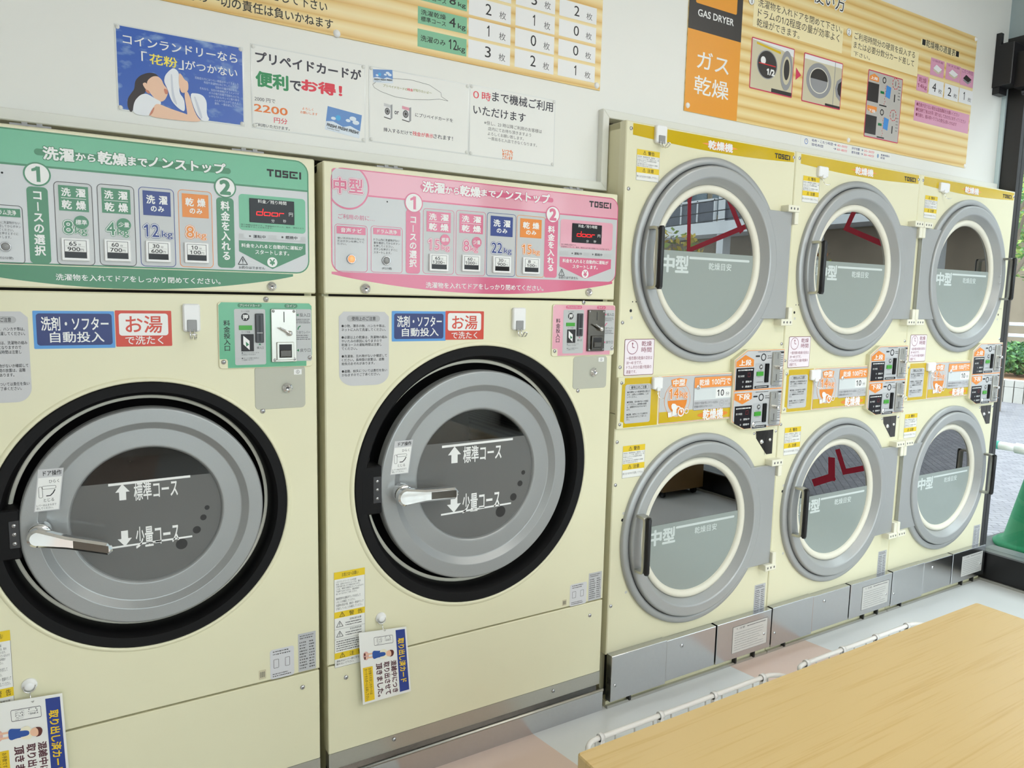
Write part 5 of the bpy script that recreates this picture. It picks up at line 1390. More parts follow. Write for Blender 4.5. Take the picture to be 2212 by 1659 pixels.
    g = G(yk - .0002); g.rect(r, mat('kick_label_print', (206, 204, 200), 0.35, metal=.2), 1); g.frame(r, .001, .0008, INKG, 2); w = r[2] - r[0]; h = r[3] - r[1]
    warn_tri(g, (r[0] + w * .12, r[3] - h * .09), h * .05, INKG, 2); g.text('注意', (r[0] + w * .18, r[3] - h * .13, r[0] + w * .34, r[3] - h * .06), INKG, 2); g.strokes((r[0] + w * .4, r[3] - h * .13, r[2] - w * .06, r[3] - h * .06), 1, INKG, 2, 70, .5, 1)
    g.strokes((r[0] + w * .06, r[1] + h * .06, r[2] - w * .06, r[3] - h * .2), 8, GREYT, 2, 71, .3)
    g.build('caution_label', kp)
    g = G(); g.box(e, -.006, 0, DW - e, .03, .022, CREAMS); g.box(e, -.016, 0, DW - e, -.006, .010, STEEL2)
    for x in (.09, .60, .70): g.box(x, -.022, .008, x + .008, -.006, .03, BLACK)
    g.build('base_rail', t)
    return t

LAB = ['cream double dryer beside the pink-panelled washer, nearest the viewer', 'cream double dryer in the middle of the three, its doors hinged on the right', 'cream double dryer by the shop window with door handles on its right']
def copy_tree(o, parent=None):
    c = o.copy(); COL.objects.link(c)
    if parent:
        inv = o.matrix_parent_inverse.copy(); c.parent = parent; c.matrix_parent_inverse = inv
    for ch in o.children: copy_tree(ch, c)
    return c
d1 = make_dryer(False, LAB[0])
d2 = copy_tree(d1); d2.location.x += DW; d2['label'] = LAB[1]
d3 = make_dryer(True, LAB[2]); d3.location.x += 2 * DW
tab_hook((0.112, 1.8297, 0.1583, 1.8845), -0.0006, 'white adhesive hook over the mustard band of the dryer beside the pink washer')
wire_hook((0.904, 1.8078, 0.9588, 1.8453), -0.0006, 'white adhesive hook over the mustard band of the middle dryer')
wire_hook((1.7089, 1.8277, 1.777, 1.8653), -0.0006, 'white adhesive hook over the mustard band of the dryer by the window')
wire_hook((0.1365, 1.0588, 0.1778, 1.0987), -0.0108, 'white adhesive hook beside the 14 kg circle of the dryer nearest the pink washer')
wire_hook((0.9294, 1.0561, 0.9849, 1.0963), -0.0108, 'white adhesive hook beside the 14 kg circle of the middle dryer')
wire_hook((1.7161, 1.063, 1.7762, 1.1007), -0.0108, 'white adhesive hook beside the 14 kg circle of the dryer by the window')

# ------------------------------------------------------------------ boards and posters on the wall
def wood_stripe():
    m = bpy.data.materials.new('printed_wood_plank'); m.use_nodes = True
    nt = m.node_tree; b = nt.nodes['Principled BSDF']; b.inputs['Roughness'].default_value = 0.3
    tc = nt.nodes.new('ShaderNodeTexCoord'); sp = nt.nodes.new('ShaderNodeSeparateXYZ'); nt.links.new(tc.outputs['Object'], sp.inputs[0])
    nz = nt.nodes.new('ShaderNodeTexNoise'); nz.inputs['Scale'].default_value = 1.0
    mp = nt.nodes.new('ShaderNodeMapping'); mp.inputs['Scale'].default_value = (1.6, 1, 26)
    nt.links.new(tc.outputs['Object'], mp.inputs[0]); nt.links.new(mp.outputs[0], nz.inputs['Vector'])
    a = nt.nodes.new('ShaderNodeMath'); a.operation = 'MULTIPLY_ADD'; a.inputs[1].default_value = 25.5; nt.links.new(sp.outputs['Z'], a.inputs[0])
    k = nt.nodes.new('ShaderNodeMath'); k.operation = 'MULTIPLY'; k.inputs[1].default_value = 0.5; nt.links.new(nz.outputs['Fac'], k.inputs[0]); nt.links.new(k.outputs[0], a.inputs[2])
    f = nt.nodes.new('ShaderNodeMath'); f.operation = 'FRACT'; nt.links.new(a.outputs[0], f.inputs[0])
    r = nt.nodes.new('ShaderNodeValToRGB'); nt.links.new(f.outputs[0], r.inputs[0])
    e = r.color_ramp.elements; e[0].position = 0.0; e[0].color = lin((222, 182, 108)); e[1].position = 0.22; e[1].color = lin((234, 206, 142))
    for p, c in ((.5, (240, 222, 170)), (.8, (232, 204, 138)), (.93, (224, 186, 112)), (1.0, (214, 166, 90))):
        x = e.new(p); x.color = lin(c)
    nt.links.new(r.outputs[0], b.inputs['Base Color'])
    return m
WOOD = wood_stripe()
CLEAR = mat('clear_pin_plastic', (226, 226, 222), 0.15, spec=0.7, var=0.01)
YF = 0.1005
def pin(parent, c, y, r=.0095, m=WHITEP, name='push_pin'):
    g = G(); g.lathe(c[0], c[1], [(.0004, y - r * .62), (r * .5, y - r * .55), (r * .85, y - r * .3), (r, y)], m, n=20); return g.build(name, parent)
# left board: terms of use and the washing table
bx = (-0.0267, 1.9858)
bl = (-1.32, bx[1], bx[0], 2.75)
t = thing('notice_board', ((bl[0] + bl[2]) / 2, .102, bl[1]), 'wood-grain board above the posters with green and white table of sheet counts', 'notice board')
g = G(YF - .0001); g.plate(bl, YF, YWALL - .0002, 0, WOOD, .0006)
pt_ = ((-0.8693, 2.0002)[0] - (-1.1115, 2.0107)[0]) / 10; xe, ze = (-0.8693, 1.9991)
g.text('盗難・紛失等の一切の責任は負いかねます', (xe - 19 * pt_, ze, xe, ze + pt_ * 1.0), INK, 1, .012)
xe, ze = (-0.8839, 2.0376)
g.text('お客様の責任で洗濯・乾燥をして下さい', (xe - 18 * pt_ * .95, ze, xe, ze + pt_ * 1.0), INK, 1, .012)
GT = mat('table_green_print', (122, 186, 148), 0.35)
WC = mat('table_white_print', (236, 236, 236), 0.35)
def gcell(r, a, b, n):
    g.rect(r, GT, 1); w = r[2] - r[0]; h = r[3] - r[1]
    if b:
        g.text(a, (r[0] + w * .06, r[1] + h * .55, r[0] + w * .56, r[1] + h * .86), INK, 2, .01); g.text(b, (r[0] + w * .06, r[1] + h * .16, r[0] + w * .56, r[1] + h * .46), INK, 2, .01)
    else: g.text(a, (r[0] + w * .06, r[1] + h * .34, r[0] + w * .56, r[1] + h * .68), INK, 2, .01)
    g.text(n, (r[0] + w * .63, r[1] + h * .24, r[0] + w * (.76 if len(n) == 1 else .80), r[1] + h * .80), INK, 2, .01); g.text('kg', (r[0] + w * .81, r[1] + h * .14, r[0] + w * .97, r[1] + h * .54), INK, 2, .01)
def wcell(r, n):
    g.rect(r, WC, 1); w = r[2] - r[0]; h = r[3] - r[1]
    k = .055 if n == '1' else .14
    g.text(n, (r[0] + w * (.46 - k / 2), r[1] + h * .22, r[0] + w * (.46 + k / 2), r[1] + h * .82), INK, 2, 0); g.text('枚', (r[0] + w * .72, r[1] + h * .18, r[0] + w * .88, r[1] + h * .60), INKG, 2)
rows = [(-0.6384, 2.121, -0.4937, 2.1567), (-0.6398, 2.0615, -0.4932, 2.1048), (-0.6403, 2.0027, -0.4937, 2.0482)]
for r, s in zip(rows, (('洗濯乾燥', '標準コース', '8'), ('洗濯乾燥', '標準コース', '4'), ('洗濯のみ', None, '12'))): gcell(r, *s)
dz = rows[1][3] - rows[2][3]
for q, ns in (((-0.4882, 2.0017, -0.3532, 2.0503), '3124'), ((-0.3379, 2.0036, -0.2023, 2.0536), '2013'), ((-0.1872, 2.0051, -0.0493, 2.0525), '1002')):
    hh = q[3] - q[1]
    for i, n in enumerate(ns):
        wcell((q[0], q[1] + dz * i, q[2], q[3] + dz * i), n if n != '4' else '2')
g.build('board_panel', t)
for c in ((-0.8595, 1.9926), (-0.04, 1.9993), (-1.29, bl[1] + .03)): pin(t, c, YF)

# right board: how to use the gas dryers
q = (2.0974, 1.9754); q2 = (2.0927, 2.5521); q0 = (0.3291, 1.981)
rb = (q0[0], (q[1] + q0[1]) / 2, (q[0] + q2[0]) / 2, q2[1])
t = thing('notice_board', ((rb[0] + rb[2]) / 2, .102, rb[1]), 'wood-grain gas dryer instruction board with photos, above the three dryers', 'notice board')
g = G(YF - .0001); g.plate(rb, YF, YWALL - .0002, 0, WOOD, .0006)
xk = (0.5813, 2.137)[0]
OB = mat('orange_board_print', (234, 158, 48), 0.35); BB = mat('charcoal_board_print', (52, 48, 46), 0.35)
zo = (0.3345, 2.2429)[1]; zo2 = (0.4358, 2.3301)[1]
g.rect((rb[0], rb[1], xk, zo), OB, 1); g.rect((rb[0], zo, xk, rb[3]), BB, 1)
g.rr((rb[0] + .03, zo2 - .002, xk - .028, rb[3] - .03), .006, OB, 2)
g.text('GAS DRYER', (0.3711, 2.2939, 0.5404, 2.3061), WHITE, 2, .02)
g.text('ガス', (0.3779, 2.1249, 0.5282, 2.1813), WHITE, 2, .01); g.text('乾燥', (0.3693, 2.0409, 0.5334, 2.1002), WHITE, 2, .01)
CB = mat('cream_caption_print', (244, 230, 182), 0.4)
g.rect((0.6357, 2.3086, 1.1395, 2.4007), CB, 1); g.rect((1.1958, 2.3077, 1.6513, 2.4053), CB, 1)
for s, r in (('洗濯物を入れドアを閉めて下さい。', (0.657, 2.3829, 1.1315, 2.4033)), ('ドラムの1/2程度の量が効率よく', (0.6585, 2.3508, 1.1181, 2.3685)), ('乾燥ができます。', (0.655, 2.3164, 0.8857, 2.3366)),
             ('ご利用時間分の硬貨を投入する', (1.2095, 2.38, 1.6242, 2.3982)), ('または必要分数分カード差して', (1.2089, 2.3466, 1.6224, 2.3634)), ('下さい。', (1.2121, 2.3146, 1.3191, 2.3305))):
    r = list(r); g.text(s, tuple(r), INK, 2, .004)
g.text('機の使い方', ((0.8215, 2.4358)[0], (1.1378, 2.4579)[1], (1.1378, 2.4579)[0], (1.1095, 2.5177)[1]), mat('white_title_edge', (245, 245, 240), 0.4), 2, .06)
g.text('機の使い方', ((0.8215, 2.4358)[0], (1.1378, 2.4579)[1], (1.1378, 2.4579)[0], (1.1095, 2.5177)[1]), INK, 3, .0)
for c, n in (((0.6223, 2.3906), '1'), ((1.1738, 2.3935), '2')):
    g.disc(c, .0145, INK, 2); g.disc(c, .0135, WHITE, 3); g.text(n, (c[0] - .004, c[1] - .009, c[0] + .004, c[1] + .009), INK, 4)
CR = mat('crimson_frame_print', (206, 56, 92), 0.4); PG = mat('photo_grey_print', (150, 150, 152), 0.4); PC = mat('photo_cream_print', (206, 198, 170), 0.4); PD = mat('photo_dark_print', (52, 48, 46), 0.4)
def pic(r):
    g.rr(r, .005, CR, 2); q = (r[0] + .004, r[1] + .004, r[2] - .004, r[3] - .004); g.rr(q, .003, PC, 3); return q
q = pic((0.635, 2.0999, 0.8651, 2.2735)); w = q[2] - q[0]; h = q[3] - q[1]
g.flat([(q[0], q[3]), (q[2], q[3]), (q[2], q[3] - h * .16), (q[0] + w * .72, q[3] - h * .08), (q[0], q[3] - h * .02)], WC, 4)
g.flat([(q[0] + w * .1, q[3] - h * .05), (q[0] + w * .68, q[3] - h * .12), (q[0] + w * .68, q[3] - h * .17), (q[0] + w * .1, q[3] - h * .09)], YELLOW, 4)
c = (q[0] + w * .37, q[1] + h * .54); g.disc(c, w * .245, PG, 4, h * .30); g.disc(c, w * .225, PD, 5, h * .28); g.disc((c[0] - w * .1, c[1] + h * .07), w * .06, WC, 6, h * .08)
g.rect((c[0] - w * .2, c[1] - h * .01, c[0] + w * .2, c[1] + h * .01), REDI, 7); g.text('1/2', (c[0] + w * .0, c[1] - h * .2, c[0] + w * .18, c[1] - h * .08), WHITE, 7, .05)
c = (q[0] + w * .84, q[1] + h * .52); g.disc(c, w * .15, PG, 6, h * .42); g.disc(c, w * .10, PC, 7, h * .30); g.disc((c[0], c[1] + h * .02), w * .07, PD, 8, h * .22)
g.rect((q[0] + w * .5, q[1], q[2], q[1] + h * .08), PD, 4)
q = pic((0.9194, 2.0983, 1.1522, 2.2729)); w = q[2] - q[0]; h = q[3] - q[1]
g.rect((q[0], q[3] - h * .1, q[2], q[3]), WC, 4)
c = (q[0] + w * .40, q[1] + h * .50); g.disc(c, w * .33, PG, 4, h * .38); g.disc(c, w * .25, IVORY, 5, h * .28); g.disc(c, w * .23, PG, 6, h * .26)
g.flat([(c[0] + w * .23 * math.cos(PI * i / 16), c[1] + h * .02 + h * .24 * math.sin(PI * i / 16)) for i in range(17)], PD, 7)
g.flat([(q[2], q[1] + h * .16), (q[2], q[1] + h * .70), (q[2] - w * .12, q[1] + h * .60), (q[2] - w * .16, q[1] + h * .44), (q[2] - w * .12, q[1] + h * .26)], PG, 5)
g.flat([(q[2], q[1] + h * .26), (q[2], q[1] + h * .62), (q[2] - w * .08, q[1] + h * .54), (q[2] - w * .10, q[1] + h * .42), (q[2] - w * .07, q[1] + h * .32)], PD, 6)
g.rect((q[2] - w * .20, q[1], q[2] - w * .185, q[3]), PG, 4); g.rect((q[0] + w * .6, q[1], q[2], q[1] + h * .05), PD, 6)
a = [(0.8791, 2.2113), (0.8801, 2.1674), (0.9097, 2.1884)]; g.flat(a, CR, 2)
q = pic((1.3153, 2.0206, 1.5531, 2.2808)); w = q[2] - q[0]; h = q[3] - q[1]; xq = lambda a_: q[0] + w * a_
g.rect(q, mat('photo_silver_print', (186, 182, 176), 0.4), 3.5)
for i in (0, 1):
    zz = q[1] + h * (.5 if i == 0 else 0); H2 = h * .5
    if i == 0: g.flat([(xq(.02), zz + H2 * .72), (xq(.30), zz + H2 * .72), (xq(.30), zz + H2 * .86), (xq(.16), zz + H2 * .95), (xq(.02), zz + H2 * .84)], ORANGEL, 4)
    else: g.flat([(xq(.02), zz + H2 * .95), (xq(.30), zz + H2 * .95), (xq(.30), zz + H2 * .82), (xq(.16), zz + H2 * .73), (xq(.02), zz + H2 * .82)], ORANGEL, 4)
    g.text(('上段', '下段')[i], (xq(.06), zz + H2 * .76, xq(.26), zz + H2 * .85), WHITE, 5, .03)
    g.rect((xq(0), zz + H2 * .08, xq(.32), zz + H2 * .66), PD, 4)
    g.annulus((xq(.46), zz + H2 * .83), w * .035, w * .055, INK, 4, 20)
    g.flat([(xq(.52), zz + H2 * .34), (xq(.66), zz + H2 * .30), (xq(.68), zz + H2 * .66), (xq(.54), zz + H2 * .70)], mat('photo_blue_card_print', (70, 140, 210), 0.4), 5)
    g.rect((xq(.37), zz + H2 * .40, xq(.48), zz + H2 * .48), GREEN2, 4)
    for k in range(10): 
        aa = 2 * PI * k / 10; g.annulus((xq(.80), zz + H2 * .82), w * .085, w * .10, REDI, 5, 4, aa, aa + .38)
    g.line((xq(.80), zz + H2 * .74), (xq(.80), zz + H2 * .90), w * .012, INK, 5); g.line((xq(.80), zz + H2 * .24), (xq(.80), zz + H2 * .48), w * .03, INK, 5)
    for k in range(8): g.line((xq(.5 + .02 * (k % 2)), zz + H2 * (.08 + .08 * k)), (xq(.5 + .02 * (k % 2)), zz + H2 * (.12 + .08 * k)), w * .012, REDI, 6)
    g.rect((xq(.36), zz + H2 * .02, xq(.58), zz + H2 * .06), INK, 4)
    g.strokes((xq(.90), zz + H2 * .3, xq(.98), zz + H2 * .8), 5, INKG, 4, 81 + i, .3)
r = (1.6597, 2.4401, 1.9593, 2.4625); g.rect(r, CB, 1); g.text('■乾燥機の適量表■', (1.6694, 2.446, 1.9557, 2.4594), INK, 2, .006)
for i, (r, nm) in enumerate((((1.7452, 2.3325, 1.8499, 2.403), '小物衣類'), ((1.8652, 2.3344, 1.9816, 2.4032), 'タオル類'), ((1.9841, 2.3303, 2.0935, 2.401), 'こたつ布団'))):
    g.rect(r, PINKC, 1); w = r[2] - r[0]; h = r[3] - r[1]
    g.text(nm, (r[0] + w * .1, r[3] - h * .2, r[2] - w * .1, r[3] - h * .07), mat('mauve_ink', (150, 90, 120), 0.5), 2)
    kk = (WC, WC, PD)[i]
    g.flat([(r[0] + w * .2, r[1] + h * .30), (r[0] + w * .6, r[1] + h * .14), (r[0] + w * .85, r[1] + h * .36), (r[0] + w * .42, r[1] + h * .54)], (PC, PC, PG)[i], 2)
    g.flat([(r[0] + w * .2, r[1] + h * .42), (r[0] + w * .6, r[1] + h * .26), (r[0] + w * .85, r[1] + h * .48), (r[0] + w * .42, r[1] + h * .68)], kk, 3)
r = (1.6542, 2.2537, 1.737, 2.3189); g.rect(r, PINKC, 1); w = r[2] - r[0]; h = r[3] - r[1]
g.text('乾燥', (r[0] + w * .15, r[1] + h * .56, r[2] - w * .15, r[1] + h * .88), MATS['maroon_sticker_ink'], 2); g.text('14kg', (r[0] + w * .1, r[1] + h * .14, r[2] - w * .1, r[1] + h * .46), MATS['maroon_sticker_ink'], 2)
for r, n in (((1.7459, 2.253, 1.8582, 2.3171), '4'), ((1.8674, 2.253, 1.9804, 2.3165), '2'), ((1.9859, 2.2552, 2.0991, 2.3171), '1')):
    g.rect(r, WC, 1); w = r[2] - r[0]; h = r[3] - r[1]; k = .09 if n == '1' else .26
    g.text(n, (r[0] + w * (.36 - k / 2), r[1] + h * .24, r[0] + w * (.36 + k / 2), r[1] + h * .80), INK, 2); g.text('枚', (r[0] + w * .66, r[1] + h * .2, r[0] + w * .90, r[1] + h * .5), INKG, 2)
r = (1.6519, 2.1293, 2.1032, 2.2132); r = (r[0], r[1], rb[2] - .008, r[3]); g.rect(r, PINKC, 1); w = r[2] - r[0]; h = r[3] - r[1]
g.para(['●乾燥が足りない場合は追加運転をお願いください', '●乾燥終了後はお早く取り出して次の方にゆずってください', '●形崩れ、縮み等トラブルの責任は負いかねます'], (r[0] + w * .03, r[1] + h * .2, r[2] - w * .06, r[3] - h * .04), MATS['maroon_sticker_ink'], 2)
g.build('board_panel', t)
for c in ((0.3443, 1.9973), (2.0827, 2.5415), (1.2202, 1.9935), (2.0887, 1.987)): pin(t, c, YF)

# strip of drying times under the board
a = (0.9365, 1.9781); b = (1.5164, 1.9362)
r = (a[0], b[1], b[0], (0.9364, 1.9792)[1])
g = G(.1035); g.natural = False; zt = rb[1] - .002
r = (r[0], r[1] + .004, r[2], zt)
g.plate(r, .1033, YWALL - .0002, 0, PAPER, .0002); w = r[2] - r[0]; h = r[3] - r[1]
def q_(a, b, c, d): return (r[0] + w * a, r[3] - h * d, r[0] + w * c, r[3] - h * b)
NB = mat('navy_hand_ink', (40, 44, 110), 0.5); RP = mat('rose_hand_ink', (226, 120, 130), 0.5)
for s, k, m in (('毛布・こたつ布団', (.11, .12, .33, .40), NB), ('羽毛布団', (.11, .55, .23, .83), NB), ('→', (.34, .15, .37, .38), NB), ('→', (.34, .58, .37, .80), NB), ('40~50分', (.38, .12, .49, .40), RP), ('60~80分', (.38, .55, .49, .83), RP),
                ('洋子衣類', (.54, .12, .63, .40), NB), ('厚手衣類', (.54, .55, .63, .83), NB), ('→', (.645, .15, .67, .38), NB), ('→', (.645, .58, .67, .80), NB), ('20~30分', (.68, .12, .80, .40), RP), ('30~40分', (.68, .55, .80, .83), RP),
                ('乾燥時間の', (.88, .25, .985, .48), NB), ('目安', (.88, .56, .93, .8), NB)):
    g.text(s, q_(*k), m, 1, .02)
c = ctr(q_(.02, .2, .09, .8)); g.annulus(c, h * .22, h * .29, mat('clock_blue_print', (60, 110, 190), 0.5), 1, 30); g.line(c, (c[0], c[1] + h * .16), h * .04, NB, 2); g.line(c, (c[0] + h * .1, c[1]), h * .04, NB, 2)
c = ctr(q_(.82, .3, .87, .8)); g.disc(c, h * .16, mat('pale_blue_print', (130, 160, 200), 0.5), 1, h * .24)
tag(g.build('paper_strip'), 'white paper strip of drying times stuck under the gas dryer board', 'paper sign')

# four laminated posters
LAM = mat('laminate_edge', (226, 228, 226), 0.12, spec=0.6, var=0.005)
def poster(r, label, pins):
    t = thing('poster', ((r[0] + r[2]) / 2, .103, r[1]), label, 'poster')
    g = G(.1030); g.plate(r, .1030, YWALL - .0001, 0, LAM, .0002)
    for c in pins: pin(t, c, .1029, .0050, CLEAR)
    return t, g
def corners(r, d=.006): return [(r[0] + d, r[1] + d), (r[2] - d, r[1] + d), (r[0] + d, r[3] - d), (r[2] - d, r[3] - d)]
r = (-1.3539, 1.7366, -1.0852, 1.9184)
t, g = poster(r, 'blue sky laminated poster with a woman kissing white laundry', corners(r))
w = r[2] - r[0]; h = r[3] - r[1]
def sky_print():
    m = bpy.data.materials.new('blue_sky_print'); m.use_nodes = True; nt = m.node_tree; b = nt.nodes['Principled BSDF']; b.inputs['Roughness'].default_value = .25
    tc = nt.nodes.new('ShaderNodeTexCoord'); mp = nt.nodes.new('ShaderNodeMapping'); mp.inputs['Scale'].default_value = (5, 5, 9); nz = nt.nodes.new('ShaderNodeTexNoise'); nz.inputs['Detail'].default_value = 5
    nt.links.new(tc.outputs['Object'], mp.inputs[0]); nt.links.new(mp.outputs[0], nz.inputs['Vector'])
    rp = nt.nodes.new('ShaderNodeValToRGB'); e = rp.color_ramp.elements; e[0].position = .55; e[0].color = lin((58, 98, 186)); e[1].position = .78; e[1].color = lin((150, 180, 220)); nt.links.new(nz.outputs['Fac'], rp.inputs[0]); nt.links.new(rp.outputs[0], b.inputs['Base Color'])
    return m
q = (r[0] + .003, r[1] + .003, r[2] - .003, r[3] - .003); g.rect(q, sky_print(), 1)
SKN = mat('poster_skin_print', (240, 198, 170), .35); SKD = mat('poster_blush_print', (206, 130, 104), .35); HAI = mat('poster_hair_print', (44, 26, 26), .35); TOW = mat('poster_white_cloth_print', (236, 238, 244), .35); TOS = mat('poster_cloth_fold_print', (206, 210, 222), .35)
def P_(*pts): return list(pts)
g.blob([(-1.3266, 1.7319), (-1.3346, 1.7456), (-1.3333, 1.7636), (-1.3256, 1.7767), (-1.3191, 1.7859), (-1.3172, 1.8044), (-1.3066, 1.8173), (-1.29, 1.8261), (-1.2753, 1.8266), (-1.2676, 1.8192), (-1.2773, 1.8126), (-1.2919, 1.7952), (-1.3003, 1.7773), (-1.3163, 1.7616)], HAI, 2)
g.blob([(-1.293, 1.8083), (-1.2818, 1.8195), (-1.2707, 1.8214), (-1.263, 1.8149), (-1.2599, 1.8054), (-1.2525, 1.7975), (-1.2509, 1.7866), (-1.2591, 1.7695), (-1.2726, 1.7648), (-1.2883, 1.7825), (-1.2941, 1.7949)], SKN, 3)
g.blob([(-1.3032, 1.8001), (-1.2963, 1.8045), (-1.2897, 1.7956), (-1.2901, 1.7855), (-1.2974, 1.7894)], SKN, 4)
g.blob([(-1.2605, 1.7969), (-1.2519, 1.7956), (-1.2509, 1.7863), (-1.2574, 1.784)], SKD, 4); g.blob([(-1.2984, 1.7892), (-1.29, 1.7872), (-1.2878, 1.7799), (-1.2946, 1.7815)], SKD, 4)
g.blob([(-1.325, 1.7321), (-1.3207, 1.7592), (-1.3081, 1.7754), (-1.2955, 1.7807), (-1.2786, 1.7723), (-1.263, 1.7656), (-1.2795, 1.7453), (-1.2932, 1.7309)], TOW, 4)
g.blob([(-1.2932, 1.7309), (-1.2841, 1.7497), (-1.2752, 1.7631), (-1.2474, 1.7543), (-1.2152, 1.7477), (-1.2113, 1.7459), (-1.2184, 1.7951), (-1.2085, 1.7991), (-1.1947, 1.7489), (-1.1791, 1.7331), (-1.2482, 1.7304)], SKN, 5)
g.blob([(-1.2932, 1.7309), (-1.2841, 1.7497), (-1.2792, 1.7537), (-1.2845, 1.7379)], SKD, 6)
g.blob([(-1.2487, 1.8358), (-1.2382, 1.8456), (-1.2281, 1.8386), (-1.2248, 1.8196), (-1.2282, 1.7919), (-1.2175, 1.7799), (-1.2164, 1.7506), (-1.2312, 1.7574), (-1.2453, 1.7723), (-1.2519, 1.7966), (-1.259, 1.8113), (-1.2567, 1.8244)], TOW, 6)
g.blob([(-1.2073, 1.7952), (-1.1858, 1.7968), (-1.1755, 1.7925), (-1.1691, 1.7803), (-1.1706, 1.7524), (-1.1634, 1.7412), (-1.1784, 1.7346), (-1.1937, 1.7508)], TOW, 6)
g.blob([(-1.2451, 1.8297), (-1.2412, 1.831), (-1.2399, 1.7901), (-1.2311, 1.7608), (-1.2436, 1.7759)], TOS, 7); g.blob([(-1.1976, 1.7881), (-1.1936, 1.7897), (-1.1788, 1.7442), (-1.184, 1.7401)], TOS, 7)
g.blob([(-1.2272, 1.8361), (-1.2218, 1.8329), (-1.2163, 1.8227), (-1.2079, 1.8189), (-1.2085, 1.7977), (-1.2237, 1.7909), (-1.2283, 1.8105)], SKN, 8)
g.text('コインランドリーなら', (-1.3381, 1.8822, -1.0996, 1.8958), WHITE, 3, .015)
g.text('「', (-1.3027, 1.8489, -1.2917, 1.8693), WHITE, 3, .01); g.text('花粉', (-1.2864, 1.8457, -1.2302, 1.8674), mat('poster_yellow_ink', (246, 228, 90), .4), 3, .02); g.text('」', (-1.2273, 1.8439, -1.2169, 1.8647), WHITE, 3, .01); g.text('がつかない', (-1.2131, 1.8506, -1.1003, 1.8628), WHITE, 3, .01)
g.para(['花粉症の方にはつらい季節がやってきました', '布団や洗濯物を外に干したいけれど', '花粉の付着が気になる…', 'それなら、当店の乾燥機がオススメです', 'ガスの強力熱風で花粉もカビも', 'いやな汚れもキレイに取り除き', 'ふんわり仕上がりますよ。', '是非、一度お試し下さい。'], (-1.1936, 1.7769, -1.0974, 1.8349), mat('pale_blue_ink', (196, 212, 240), .4), 3, 0, True)
g.build('print', t)

r = (-1.0688, 1.7369, -0.784, 1.9305)
t, g = poster(r, 'white laminated poster about the 2000 yen prepaid card, right of the blue poster', corners(r))
g.rect((r[0] + .003, r[1] + .003, r[2] - .003, r[3] - .003), PAPER, 1)
GRI = mat('green_poster_ink', (40, 140, 84), .4); CRI = mat('crimson_poster_ink', (222, 44, 66), .4); ORI = mat('orange_poster_ink', (232, 120, 40), .4); DKI = mat('navy_black_ink', (40, 36, 52), .4)
g.text('プリペイドカードが', (-1.0575, 1.8946, -0.7961, 1.9105), DKI, 2, .03)
g.text('便利', (-1.0572, 1.8354, -0.9824, 1.8694), GRI, 2, .04); g.text('で', (-0.9765, 1.8393, -0.9508, 1.8614), DKI, 2, .03); g.text('お得！', (-0.9481, 1.842, -0.8476, 1.8694), CRI, 2, .04)
g.text('2000 円で', (-1.0617, 1.8025, -1.0129, 1.808), DKI, 2); g.text('2200', (-1.063, 1.7761, -0.9844, 1.7929), ORI, 2, .02); g.text('円分', (-1.0168, 1.7552, -0.9847, 1.7683), CRI, 2, .01); g.text('ご利用いただけます。', (-1.0628, 1.7416, -0.9793, 1.7489), DKI, 2, .01)
g.text('よろしく', (-0.9478, 1.7963, -0.9202, 1.8023), ORI, 2, .01); g.text('お願いします', (-0.9525, 1.7866, -0.9099, 1.7928), ORI, 2, .01)
CSK = mat('card_sky_print', (92, 138, 200), .35); CCL = mat('card_cloud_print', (220, 230, 242), .4)
def sky_card(g, pts, lv, lines):
    a, b, c, d = [Vector(p) for p in pts]       # tl tr br bl
    def S(u, v): p = (a * (1 - u) + b * u) * v + (d * (1 - u) + c * u) * (1 - v); return (p.x, p.y)
    g.flat([S(0, 0), S(1, 0), S(1, 1), S(0, 1)], CSK, lv); g.flat([S(0, 0), S(1, 0), S(1, .3), S(.7, .42), S(.5, .3), S(.2, .42), S(0, .35)], CCL, lv + 1)
    W2 = (b - a).length
    for u, v, k in ((.75, .75, .10), (.85, .62, .10), (.62, .62, .07), (.2, .55, .07)): g.disc(S(u, v), W2 * k, CCL, lv + 1, W2 * k * .6, 20)
    g.disc(S(.33, .62), W2 * .075, mat('card_badge_print', (70, 170, 226), .4), lv + 2, W2 * .075, 16)
    if lines:
        p0, p1 = S(.04, .16), S(.96, .30)
        old = g.tf; g.tf = lambda p: S(p[0], p[1]); g.text('FRESH! FRESH! FRESH!', (.04, .16, .96, .28), INK, lv + 3, .03); g.text('Laundry Card', (.06, .05, .4, .12), INK, lv + 3); g.tf = old
sky_card(g, ((-0.8837, 1.814), (-0.7939, 1.8042), (-0.8015, 1.7452), (-0.8913, 1.7565)), 2, True)
g.build('print', t)

